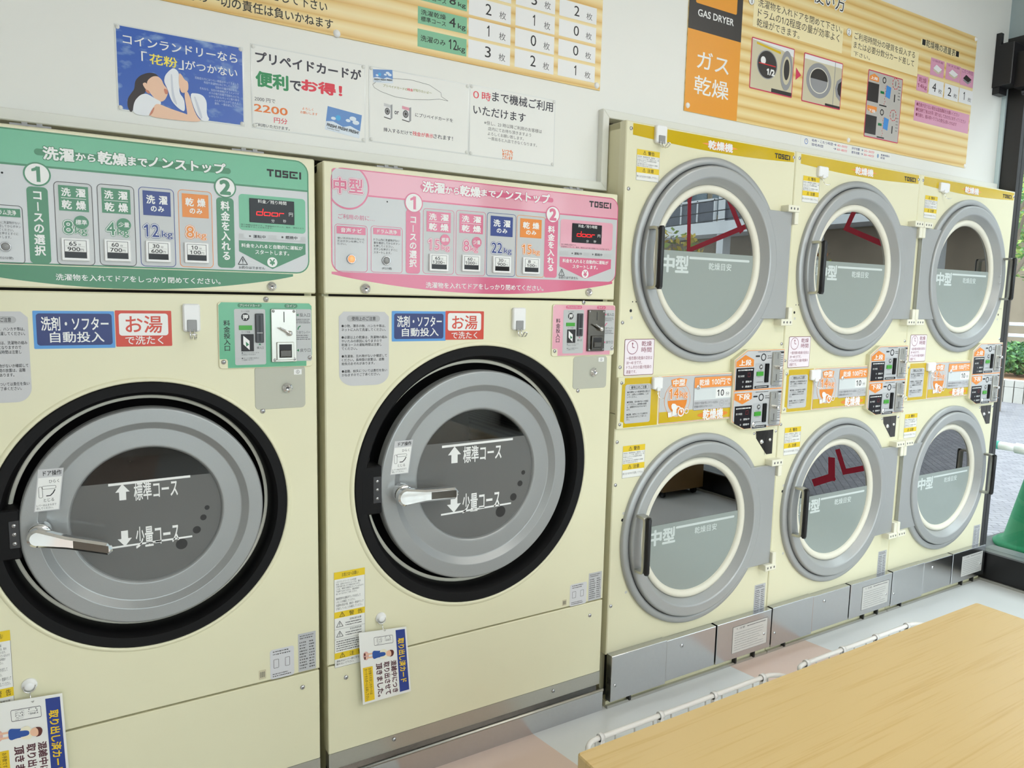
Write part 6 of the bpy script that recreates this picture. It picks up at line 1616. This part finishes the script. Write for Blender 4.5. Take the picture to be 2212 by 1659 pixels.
r = (-0.7748, 1.7414, -0.4819, 1.9313)
t, g = poster(r, 'white laminated poster with two little washing machines drawn on it', corners(r))
g.rect((r[0] + .003, r[1] + .003, r[2] - .003, r[3] - .003), PAPER, 1)
el = [(-0.7646, 1.8856), (-0.7498, 1.8977), (-0.7068, 1.9098), (-0.6585, 1.9146), (-0.6043, 1.9103), (-0.5694, 1.8957), (-0.567, 1.885), (-0.5471, 1.877), (-0.5739, 1.8779), (-0.6039, 1.8713), (-0.6582, 1.8642), (-0.7024, 1.8642), (-0.7412, 1.8711), (-0.7604, 1.8785), (-0.7646, 1.8856)]
g.curve(el, .0009, INKG, 2)
sky_card(g, ((-0.7641, 1.9234), (-0.7104, 1.9307), (-0.7086, 1.8974), (-0.7625, 1.8917)), 3, True)
g.text('プリペイドカードの', (-0.7361, 1.8861, -0.6681, 1.8902), mat('olive_ink', (150, 150, 60), .4), 2, .01); g.text('残金', (-0.6682, 1.8852, -0.6516, 1.8921), CRI, 2, .02); g.text('が知りたいよ～', (-0.6512, 1.8881, -0.5967, 1.8924), MATS['olive_ink'], 2, .01)
def mini(x, dx, dz, col):
    def S(u, v): return (x[0] + dx * u, x[1] - dz * v)
    g.flat([S(0, 0), S(.78, .06), S(.78, 1.04), S(0, .96)], WC, 2); g.flat([S(.78, .06), S(1, 0), S(1, .92), S(.78, 1.04)], PG, 2)
    g.flat([S(0, 0), S(.78, .06), S(.78, .26), S(0, .20)], col, 3); g.flat([S(0, .9), S(.78, .98), S(.78, 1.04), S(0, .96)], PD, 3)
    c = S(.39, .52); k = abs(dx) * .30
    g.disc(c, k, PD, 4, k * 1.25); g.disc(c, k * .75, PG, 5, k * .95); g.disc(c, k * .42, PD, 6, k * .5)
for a, b, c in (((-0.7335, 1.8438), (-0.7101, 1.8059), GRAYN), ((-0.6826, 1.8443), (-0.6566, 1.8061), PINK1)): mini(a, b[0] - a[0], a[1] - b[1], c)
g.text('or', (-0.704, 1.8203, -0.6917, 1.8285), DKI, 2, .02); g.text('にプリペイドカードを', (-0.6446, 1.8232, -0.5321, 1.8311), DKI, 2, .01)
g.text('挿入するだけで', (-0.7348, 1.7727, -0.6532, 1.7808), DKI, 2, .01); g.text('残金が表示', (-0.6519, 1.7734, -0.591, 1.7818), CRI, 2, .015); g.text('されます！', (-0.5902, 1.7742, -0.5315, 1.7825), DKI, 2, .01)
g.build('print', t)

a = (-0.4806, 1.9332); b = (-0.19, 1.7402)
r = (a[0], b[1], b[0], a[1])
t, g = poster(r, 'white laminated poster on opening until midnight, rightmost of the four', corners(r))
g.rect((r[0] + .003, r[1] + .003, r[2] - .003, r[3] - .003), PAPER, 1)
g.text('０時', (-0.4691, 1.8961, -0.4124, 1.9188), CRI, 2, .01); g.text('まで機械ご利用', (-0.4078, 1.9014, -0.1994, 1.9209), DKI, 2, .015); g.text('いただけます', (-0.4679, 1.857, -0.2947, 1.8764), DKI, 2, .015)
for s, q in (('※但し、23 時以降ご利用のお客様は', (-0.4329, 1.8329, -0.2367, 1.8389)), ('店内にてお待ち頂きますよう', (-0.42, 1.8179, -0.2741, 1.824)), ('よろしくお願い致します。', (-0.4208, 1.8036, -0.2996, 1.8111)), ('一度出ると入店できなくなります。', (-0.4195, 1.7916, -0.2531, 1.7972))): g.text(s, q, INKG, 2)
for i, s in enumerate(('いつも', 'ありがとう', 'ございます')):
    q = (-0.3712, 1.7421, -0.3364, 1.77); hh = (q[3] - q[1]) / 3; g.text(s, (q[0], q[3] - hh * (i + .9), q[2], q[3] - hh * i), ORI, 2, .04)
g.build('print', t)

# ------------------------------------------------------------------ work table and laundry baskets
def oak():
    m = bpy.data.materials.new('light_oak_laminate'); m.use_nodes = True
    nt = m.node_tree; b = nt.nodes['Principled BSDF']; b.inputs['Roughness'].default_value = 0.26
    tc = nt.nodes.new('ShaderNodeTexCoord'); mp = nt.nodes.new('ShaderNodeMapping'); mp.inputs['Scale'].default_value = (5, 240, 60)
    n1 = nt.nodes.new('ShaderNodeTexNoise'); n1.inputs['Scale'].default_value = 1.0; n1.inputs['Detail'].default_value = 3
    nt.links.new(tc.outputs['Object'], mp.inputs[0]); nt.links.new(mp.outputs[0], n1.inputs['Vector'])
    mp2 = nt.nodes.new('ShaderNodeMapping'); mp2.inputs['Scale'].default_value = (0.7, 14, 5); n2 = nt.nodes.new('ShaderNodeTexNoise'); n2.inputs['Detail'].default_value = 2
    nt.links.new(tc.outputs['Object'], mp2.inputs[0]); nt.links.new(mp2.outputs[0], n2.inputs['Vector'])
    ad = nt.nodes.new('ShaderNodeMath'); ad.operation = 'ADD'; nt.links.new(n1.outputs['Fac'], ad.inputs[0]); nt.links.new(n2.outputs['Fac'], ad.inputs[1])
    r = nt.nodes.new('ShaderNodeValToRGB'); nt.links.new(ad.outputs[0], r.inputs[0])
    e = r.color_ramp.elements; e[0].position = .70; e[0].color = lin((218, 186, 125)); e[1].position = 1.25 / 1.3; e[1].color = lin((226, 197, 139))
    x = e.new(.80); x.color = lin((222, 191, 131))
    nt.links.new(r.outputs[0], b.inputs['Base Color'])
    return m
OAK = oak()
TX0, TX1, TY0, TY1, TZ = -0.873, 0.217, -1.62, -0.999, 0.70
t = thing('work_table', ((TX0 + TX1) / 2, (TY0 + TY1) / 2, 0), 'light oak folding table in front of the machines', 'table')
def slab(g, x0, y0, x1, y1, z0, z1, m, r=.012, ch=.003):
    pts = rrpts((x0, y0, x1, y1), r); n = len(pts)
    ins = inset(pts, ch)
    rings = [[(p[0], p[1], z0) for p in ins], [(p[0], p[1], z0 + ch) for p in pts], [(p[0], p[1], z1 - ch) for p in pts], [(p[0], p[1], z1) for p in ins]]
    vs = [q for rg in rings for q in rg]; fs = []
    for k in range(3):
        for i in range(n):
            j = (i + 1) % n; fs.append((k * n + i, k * n + j, (k + 1) * n + j, (k + 1) * n + i))
    fs.append(tuple(reversed(range(n)))); fs.append(tuple(3 * n + i for i in range(n)))
    g.add(vs, fs, m)
g = G(); slab(g, TX0, TY0, TX1, TY1, TZ - .028, TZ, OAK, .008, .002); g.build('tabletop', t)
g = G(); a = .035
for x0, y0, x1, y1 in ((TX0 + a, TY0 + a, TX1 - a, TY0 + a + .02), (TX0 + a, TY1 - a - .02, TX1 - a, TY1 - a), (TX0 + a, TY0 + a + .02, TX0 + a + .02, TY1 - a - .02), (TX1 - a - .02, TY0 + a + .02, TX1 - a, TY1 - a - .02)):
    g.box(x0, y0, TZ - .085, x1, y1, TZ - .0282, mat('dark_oak_edge', (176, 140, 84), .4, var=.05))
g.build('apron', t)
LEGM = mat('grey_steel_leg', (120, 120, 124), .35, metal=.6, var=.05)
for x in (TX0 + .06, TX1 - .06):
    for y in (TY0 + .06, TY1 - .21):
        g = G(); g.tube([(x, y, TZ - .03), (x, y, .01)], .019, LEGM, 14); g.tube([(x, y, .012), (x, y, 0)], .023, BLACK, 14); g.build('leg', t)

WIREM = mat('white_coated_wire', (240, 240, 238), .3, var=.01)
def basket(x0, x1, y0, y1, z1, label, nclip):
    t = thing('wire_basket', ((x0 + x1) / 2, (y0 + y1) / 2, 0), label, 'laundry basket', 'white wire laundry baskets')
    z0 = .18; r = .045
    def loop(d, z): return [(p[0], p[1], z) for p in rrpts((x0 + d, y0 + d, x1 - d, y1 - d), r)]
    g = G(); g.tube(loop(0, z1), .0052, WIREM, 10, True); g.build('rim', t)
    g = G()
    for k in range(1, 6): g.tube(loop(.004 * k, z1 - k * (z1 - z0) / 5.0), .002, WIREM, 5, True)
    g.tube(loop(.002, z1 - .028), .0032, WIREM, 6, True)
    n = int((x1 - x0 - .08) / .046)
    for i in range(n + 1):
        x = x0 + .04 + (x1 - x0 - .08) * i / n
        g.tube([(x, y1 - .002, z1), (x, y1 - .02, z0), (x, y0 + .02, z0), (x, y0 + .002, z1)], .0019, WIREM, 5)
    n2 = int((y1 - y0 - .08) / .046)
    for i in range(n2 + 1):
        y = y0 + .04 + (y1 - y0 - .08) * i / n2
        g.tube([(x0 + .002, y, z1), (x0 + .02, y, z0), (x1 - .02, y, z0), (x1 - .002, y, z1)], .0019, WIREM, 5)
    g.build('wire_mesh', t)
    for i in range(nclip):
        x = x0 + .055 + (x1 - x0 - .11) * i / (nclip - 1)
        g = G(); g.tube([(x - .005, y1, z1), (x + .005, y1, z1)], 0.0082, WHITEP, 12); g.box(x - .005, y1 - .006, z1 - .032, x + .005, y1 + .004, z1, WHITEP); g.build('clip', t)
    for x in (x0 + .05, x1 - .05):
        for y in (y0 + .05, y1 - .05):
            g = G(); g.tube([(x, y, z0), (x, y, .055)], .006, WIREM, 8); g.build('leg', t)
            g = G(); g.tube([(x - .012, y, .0275), (x + .012, y, .0275)], .0275, GREYT, 16); g.box(x - .014, y - .008, .03, x + .014, y + .008, .06, GREYT); g.build('caster', t)
    return t
basket(-.672, -.098, -1.14, -.742, .50, 'white wire laundry basket behind the table, nearest its left corner', 4)
basket(-.062, .462, -1.14, -.748, .50, 'white wire laundry basket behind the table, nearest the shop window', 4)

# ------------------------------------------------------------------ roller blind case over the window
BLK = mat('black_blind_case', (26, 25, 28), .4, var=.1)
t = thing('roller_blind', (2.30, -1.0, 2.40), 'black roller blind case at the top of the shop window', 'blind')
g = G(); g.plate((2.255, 2.36, 2.345, 2.545), 0.02, 0.084, .004, BLK, .003); g.plate((2.262, 2.54, 2.285, 2.60), .082, .1035, 0, BLK, .001); g.plate((2.325, 2.54, 2.345, 2.57), .082, .1035, 0, BLK, .001); g.box(2.27, .074, 2.33, 2.34, .1035, 2.36, BLK)
g.box(2.262, .082, 2.36, 2.345, .1035, 2.54, BLK); g.build('end_bracket', t)
g = G(); g.box(2.285, -3.6, 2.345, 2.36, .02, 2.50, BLK); g.build('case', t)
g = G(); g.tube([(2.33, -3.6, 2.33), (2.33, .0, 2.33)], .014, BLK, 12); g.build('bottom_bar', t)

CABM = mat('dark_walnut_board', (104, 76, 38), .45, var=.1, vscale=12)
t = thing('low_cabinet', (2.12, -2.35, 0), 'low brown wooden cabinet by the shop window, mirrored in the leftmost lower dryer door', 'cabinet')
g = G(); g.box(1.93, -2.95, .05, 2.30, -1.78, .46, CABM); g.build('cabinet_body', t)
g = G(); g.box(1.915, -2.965, .46, 2.31, -1.765, .485, CABM); g.build('cabinet_top', t)
for k in range(2):
    g = G(); g.box(1.918, -2.93 + .585 * k, .07, 1.93, -2.365 + .585 * k, .44, CABM); dr_ = g.build('door', t)
    g = G(); g.tube([(1.912, -2.39 + .05 * k, .22), (1.912, -2.39 + .05 * k, .32)], .006, STEEL2, 8); g.build('handle', dr_)
for x in (1.97, 2.26):
    for y in (-2.9, -1.83):
        g = G(); g.tube([(x - .01, y, .025), (x + .01, y, .025)], .025, BLACK, 14); g.build('caster', t)

# red outline lettering stuck on the shop window, seen mirrored in the dryer doors
REDV = mat('dark_red_vinyl', (206, 30, 62), .5)
XG = XW + .0395
def vinyl(pts, w, label, XG=XG):
    g = G()
    for i in range(len(pts) - 1):
        a, b = Vector(pts[i]), Vector(pts[i + 1]); d = (b - a).normalized(); n = Vector((-d.y, d.x)) * w / 2
        a2, b2 = a - d * w * .5, b + d * w * .5
        q = [a2 + n, b2 + n, b2 - n, a2 - n]
        vs = [(XG, p.x, p.y) for p in q] + [(XG - .0004 - .0002 * (i % 2), p.x, p.y) for p in q]
        g.add(vs, [(0, 1, 2, 3), (7, 6, 5, 4), (0, 4, 5, 1), (1, 5, 6, 2), (2, 6, 7, 3), (3, 7, 4, 0)], REDV)
    return tag(g.build('window_decal'), label, 'window decal')
vinyl([(-2.06, 2.30), (-2.152, 2.064), (-2.136, 1.706), (-1.606, 1.845), (-1.70, 2.04)], .035, 'large dark red outline on the window, mirrored in the dryer nearest the pink washer')
vinyl([(-1.66, 1.82), (-1.83, 2.12)], .035, 'dark red slanted stroke on the window, mirrored inside the large outlined letter', XG - .0015)
vinyl([(-.80, 1.96), (-.881, 1.78), (-.56, 1.64)], .03, 'dark red angled stroke on the window, mirrored in the upper middle dryer door')
vinyl([(-.825, .475), (-.775, .365), (-.56, .45)], .032, 'dark red angled stroke on the window, mirrored in the lower middle dryer door')
vinyl([(-.864, .411), (-.856, .315), (-.96, .26)], .045, 'dark red corner stroke on the window, mirrored at the left of the lower middle door')

# ------------------------------------------------------------------ outdoors
def paving():
    m = bpy.data.materials.new('grey_brick_paving'); m.use_nodes = True; nt = m.node_tree; b = nt.nodes['Principled BSDF']; b.inputs['Roughness'].default_value = .75
    tc = nt.nodes.new('ShaderNodeTexCoord'); mp = nt.nodes.new('ShaderNodeMapping'); mp.inputs['Rotation'].default_value = (0, 0, .75)
    br = nt.nodes.new('ShaderNodeTexBrick'); br.inputs['Scale'].default_value = 4.4; br.inputs['Mortar Size'].default_value = .012
    br.inputs['Color1'].default_value = lin((140, 137, 142)); br.inputs['Color2'].default_value = lin((126, 123, 129)); br.inputs['Mortar'].default_value = lin((86, 83, 88))
    nt.links.new(tc.outputs['Object'], mp.inputs[0]); nt.links.new(mp.outputs[0], br.inputs['Vector']); nt.links.new(br.outputs['Color'], b.inputs['Base Color'])
    return m
GZ = -.06
PAV = paving()
g = G(); g.box(XW + .12, -22, GZ - .1, 40, 24, GZ, PAV); struct(g.build('pavement'))
g = G(); g.box(XL, -22, GZ - .1, XW + .12, YB - .1, GZ, PAV); struct(g.build('street_path'))
CONEG = mat('green_cone_plastic', (14, 104, 66), .65, spec=.15, var=.03); RUB = mat('dark_rubber_weight', (78, 80, 80), .6, var=.06)
def lathez(g, cx, cy, prof, m, n=48):
    vs = []; fs = []
    for r, z in prof:
        for i in range(n): vs.append((cx + r * math.cos(2 * PI * i / n), cy + r * math.sin(2 * PI * i / n), z))
    for k in range(len(prof) - 1):
        for i in range(n):
            j = (i + 1) % n; fs.append((k * n + i, k * n + j, (k + 1) * n + j, (k + 1) * n + i))
    g.add(vs, fs, m, True)
def cone(cx, cy, label):
    t = thing('traffic_cone', (cx, cy, GZ), label, 'traffic cone', 'green traffic cones')
    g = G(); lathez(g, cx, cy, [(.20, GZ + .075), (.205, GZ + .09), (.185, GZ + .105), (.158, GZ + .108), (.045, GZ + .66), (.04, GZ + .69), (.0, GZ + .695)], CONEG); g.build('cone_body', t)
    g = G(); slab(g, cx - .19, cy - .19, cx + .19, cy + .19, GZ, GZ + .028, CONEG, .03, .004); g.build('cone_base', t)
    g = G(); slab(g, cx - .255, cy - .255, cx + .255, cy + .255, GZ + .029, GZ + .074, RUB, .05, .012); g.build('weight', t)
    return t
CX, CY = 3.10, .06
cone(CX, CY, 'green traffic cone on a dark rubber weight, just outside the shop window')
t = thing('cone_bar', (3.3, .9, .55), 'white bar with a green end resting on the green traffic cone', 'barrier bar')
ZB = .555
g = G(); g.tube([(CX, CY + .06, ZB), (CX, CY + .15, ZB)], .030, WHITEP, 16); g.tube([(CX, CY + .14, ZB), (CX, CY + .235, ZB)], .0235, WHITEP, 16); g.tube([(CX, CY + .345, ZB), (CX, CY + 1.8, ZB)], .0235, WHITEP, 16); g.build('white_tube', t)
g = G(); g.tube([(CX, CY + .235, ZB), (CX, CY + .345, ZB)], .0245, mat('teal_green_tape', (30, 160, 140), .4), 16); g.build('green_tape', t)
g = G(); g.tube([(CX + .082 * math.cos(2 * PI * i / 24), CY + .082 * math.sin(2 * PI * i / 24), ZB) for i in range(24)], .014, WHITEP, 8, True); g.build('ring', t)

# planter bed with stone kerb
STONE = mat('planter_stone', (176, 172, 166), .8, var=.08, vscale=8)
t = thing('planter_bed', (12.2, 4.4, GZ), 'raised planter bed with a stone block kerb across the paving', 'planter')
g = G(); n = 44
out = []
for i in range(n + 1):
    a = -1.9 + 3.6 * i / n
    out.append((10.55 + .32 * (a ** 2) * .55, 3.95 + a * 1.6))
for i in range(n):
    a, b = Vector(out[i]), Vector(out[i + 1]); d = (b - a).normalized(); nn = Vector((d.y, -d.x)) * .11; gp = d * .006
    q = [a + gp - nn, b - gp - nn, b - gp + nn, a + gp + nn]
    for z0, z1 in ((GZ, GZ + .23), (GZ + .235, GZ + .33)):
        vs = [(p.x, p.y, z0) for p in q] + [(p.x, p.y, z1) for p in q]
        g.add(vs, [(0, 3, 2, 1), (4, 5, 6, 7), (0, 1, 5, 4), (1, 2, 6, 5), (2, 3, 7, 6), (3, 0, 4, 7)], STONE)
g.build('kerb', t)
g = G(); g.add([(p[0] + .1, p[1], GZ + .27) for p in out] + [(13.2, out[-1][1], GZ + .3), (13.2, out[0][1], GZ + .3)], [tuple(reversed(range(n + 3)))], mat('leaf_litter_soil', (176, 130, 98), .9, var=.35, vscale=9)); g.build('soil', t)

LEAF = [mat('leaf_green', (92, 138, 74), .6, var=.15, vscale=3), mat('leaf_dark_green', (56, 98, 62), .6, var=.15, vscale=3), mat('leaf_yellow_green', (150, 172, 88), .6, var=.15, vscale=3)]
AUT = [mat('leaf_yellow', (196, 170, 70), .6, var=.15, vscale=3), mat('leaf_rust', (150, 92, 56), .6, var=.15, vscale=3)]
BARK = mat('grey_brown_bark', (108, 96, 84), .85, var=.15, vscale=20)
def leaves(g, c, rad, n, ms, sz, rd):
    for i in range(n):
        while True:
            p = Vector((rd.uniform(-1, 1), rd.uniform(-1, 1), rd.uniform(-1, 1)))
            if .25 < p.length < 1: break
        p = Vector((p.x * rad[0], p.y * rad[1], p.z * rad[2])) + Vector(c)
        a = Vector((rd.uniform(-1, 1), rd.uniform(-1, 1), rd.uniform(-.6, .6))).normalized(); b = a.cross(Vector((rd.uniform(-1, 1), rd.uniform(-1, 1), rd.uniform(-1, 1)))).normalized()
        s = sz * rd.uniform(.6, 1.3)
        g.add([tuple(p - a * s), tuple(p + b * s * .45), tuple(p + a * s), tuple(p - b * s * .45)], [(0, 1, 2, 3)], rd.choice(ms))
def shrub(x, y, z, r, h, label, ms, seed):
    rd = random.Random(seed); t = thing('shrub', (x, y, z), label, 'shrub', 'shrubs in the planter')
    g = G(); leaves(g, (x, y, z + h * .55), (r, r, h * .48), 3200, ms, .04, rd); g.build('foliage', t)
    g = G()
    for i in range(6): g.tube([(x, y, z), (x + rd.uniform(-.5, .5) * r, y + rd.uniform(-.5, .5) * r, z + h * .5)], .012, BARK, 6)
    g.build('stem', t)
shrub(11.9, 4.15, .22, .60, .56, 'round dark green shrub in the planter, closest to the dryers in view', LEAF[:2], 3)
shrub(12.05, 2.95, .22, .52, .50, 'round green shrub in the planter at the photo edge', LEAF[:2], 4)
shrub(11.9, 5.45, .22, .6, .56, 'green shrub in the planter hidden mostly behind the dryers', LEAF[:2], 5)
def dry_grass():
    rd = random.Random(9); g = G(); m = mat('straw_dry_grass', (206, 188, 140), .8, var=.1)
    for i in range(140):
        a = rd.uniform(0, 2 * PI); l = rd.uniform(.2, .42); p = Vector((11.15 + rd.uniform(-.1, .1), 3.35 + rd.uniform(-.15, .15), .21)); e = p + Vector((math.cos(a) * l * .7, math.sin(a) * l * .7, l * .75))
        g.add([(p.x, p.y - .006, p.z), (p.x, p.y + .006, p.z), tuple(e)], [(0, 1, 2)], m)
    return tag(g.build('grass_tuft'), 'straw-coloured tuft of dry grass at the kerb of the planter', 'grass')
dry_grass()
# white railing behind the planter
RAILM = mat('white_railing_paint', (232, 236, 240), .5, var=.02)
t = thing('street_railing', (14.5, 3, GZ), 'white tubular street railing beyond the planter', 'railing')
g = G()
for z in (.55, .80, 1.02): g.tube([(14.5, -9, z + .0), (14.5, 10, z)], .035, RAILM, 8)
g.build('rail', t)
for i in range(20):
    y = -9 + i * 1.0
    g = G(); g.tube([(14.5, y, GZ), (14.5, y, 1.05)], .045 if i % 3 == 0 else .025, RAILM, 8); g.build('post', t)
g = G(); g.box(14.35, -9, GZ, 14.65, 10, .30, mat('pale_concrete', (198, 200, 202), .8, var=.05)); g.build('footing', t)

def tree(x, y, h, r, label, ms, seed, nl=2600, lz=.075, low=.35):
    rd = random.Random(seed); t = thing('street_tree', (x, y, GZ), label, 'tree', 'street trees')
    g = G(); g.tube([(x, y, GZ), (x + .05, y, h * .4), (x, y + .1, h * .8)], [.10, .075, .03], BARK, 10)
    for i in range(9):
        a = rd.uniform(0, 2 * PI); z = h * rd.uniform(.3, .7); g.tube([(x, y, z), (x + math.cos(a) * r * .5, y + math.sin(a) * r * .5, z + h * .16), (x + math.cos(a) * r * .9, y + math.sin(a) * r * .9, z + h * .25)], [.035, .02, .008], BARK, 6)
    g.build('trunk', t)
    g = G(); leaves(g, (x, y, h * (low + 1) / 2), (r, r, h * (1 - low) / 2), nl, ms, lz, rd); g.build('crown', t)
    return t
tree(15.75, 5.6, 5.2, 1.15, 'young light green street tree beyond the railing, seen past the dryers', [LEAF[0], LEAF[2]], 12)
tree(9.3, 3.25, 4.6, .9, 'street tree with sparse yellowing leaves above the planter', [LEAF[2], AUT[0], LEAF[0]], 13, 420, .09, .48)
tree(10.2, -7.4, 2.75, .8, 'rust-leaved street tree mirrored in the upper middle dryer door', [AUT[0], AUT[1], LEAF[2]], 14, 420, .09)
tree(9.6, -9.9, 2.9, .8, 'yellowing street tree mirrored in the upper door nearest the pink washer', [AUT[0], LEAF[2]], 15, 420, .09)

# apartment block across the street
WB = mat('white_balcony_render', (228, 230, 232), .7, var=.03); BE = mat('beige_facade_tile', (176, 160, 134), .75, var=.06, vscale=3); DKW = mat('brown_ground_floor_wall', (146, 132, 114), .8, var=.2, vscale=2)
PANEB = mat('far_window_glass', (120, 136, 146), .1, metal=.2, var=.05)
RAILD = mat('smoked_balcony_panel', (84, 88, 98), .3, var=.05)
t = thing('street_building', (20.5, -6, GZ), 'apartment block across the street with white balconies and beige walls', 'building')
bx0, by0, by1 = 19.5, -30.0, 14.0
g = G(); g.box(bx0 + 1.4, by0, GZ, bx0 + 8, by1, 17, BE); g.build('facade', t)
for k in range(5):
    z = 3.85 + 2.9 * k
    g = G(); g.box(bx0, by0, z, bx0 + 1.4, by1, z + .22, WB); g.box(bx0, by0, z + .22, bx0 + .12, by1, z + .45, WB); g.build('balcony_slab', t)
    for j in range(11):
        y = by0 + 4 * j
        g = G(); g.box(bx0 + .02, y + .25, z + .45, bx0 + .08, y + 3.75, z + 1.25, RAILD)
        for q in range(5): g.box(bx0 - .02, y + .25 + q * .875 - .03, z + .45, bx0 + .1, y + .25 + q * .875 + .03, z + 1.3, WB)
        g.box(bx0 - .02, y + .2, z + 1.25, bx0 + .1, y + 3.8, z + 1.32, WB); g.build('balcony_rail', t)
        g = G(); g.box(bx0 + 1.36, y + .5, z + .3, bx0 + 1.42, y + 2.0, z + 2.4, PANEB); g.box(bx0 + 1.36, y + 2.3, z + .9, bx0 + 1.42, y + 3.5, z + 2.3, PANEB); g.build('window', t)
for j in range(11):
    y = by0 + 4 * j
    g = G(); g.box(bx0 + .1, y - .16, GZ, bx0 + .5, y + .16, 17, WB); g.build('column', t)
g = G(); g.box(bx0 + 1.3, by0, GZ, bx0 + 1.39, by1, 3.8, DKW); g.build('ground_floor_wall', t)

# overhead cables on two poles, mirrored in the dryer glass
POLEM = mat('grey_utility_pole', (176, 182, 188), .6, var=.05)
for y, lab in ((-14.0, 'grey utility pole before the apartment block, mirrored in the door nearest the pink washer'), (9.0, 'grey utility pole before the apartment block, hidden behind the dryers')):
    g = G(); g.tube([(17.2, y, GZ), (17.2, y, 8.0)], [.14, .10], POLEM, 12); tag(g.build('utility_pole'), lab, 'utility pole')
for k, z in enumerate((4.05, 4.35, 4.7)):
    g = G(); pts = []
    for i in range(25):
        u = i / 24; pts.append((17.06, -14 + 23 * u, z - .5 * 4 * u * (1 - u)))
    g.tube([(17.06, -38, z + .1), (17.06, -26, z - .3)] + pts, .018, BLACK, 6)
    tag(g.build('overhead_cable'), 'black overhead cable along the street, ' + ('lowest', 'middle', 'topmost')[k] + ' of three on the utility poles', 'cable')
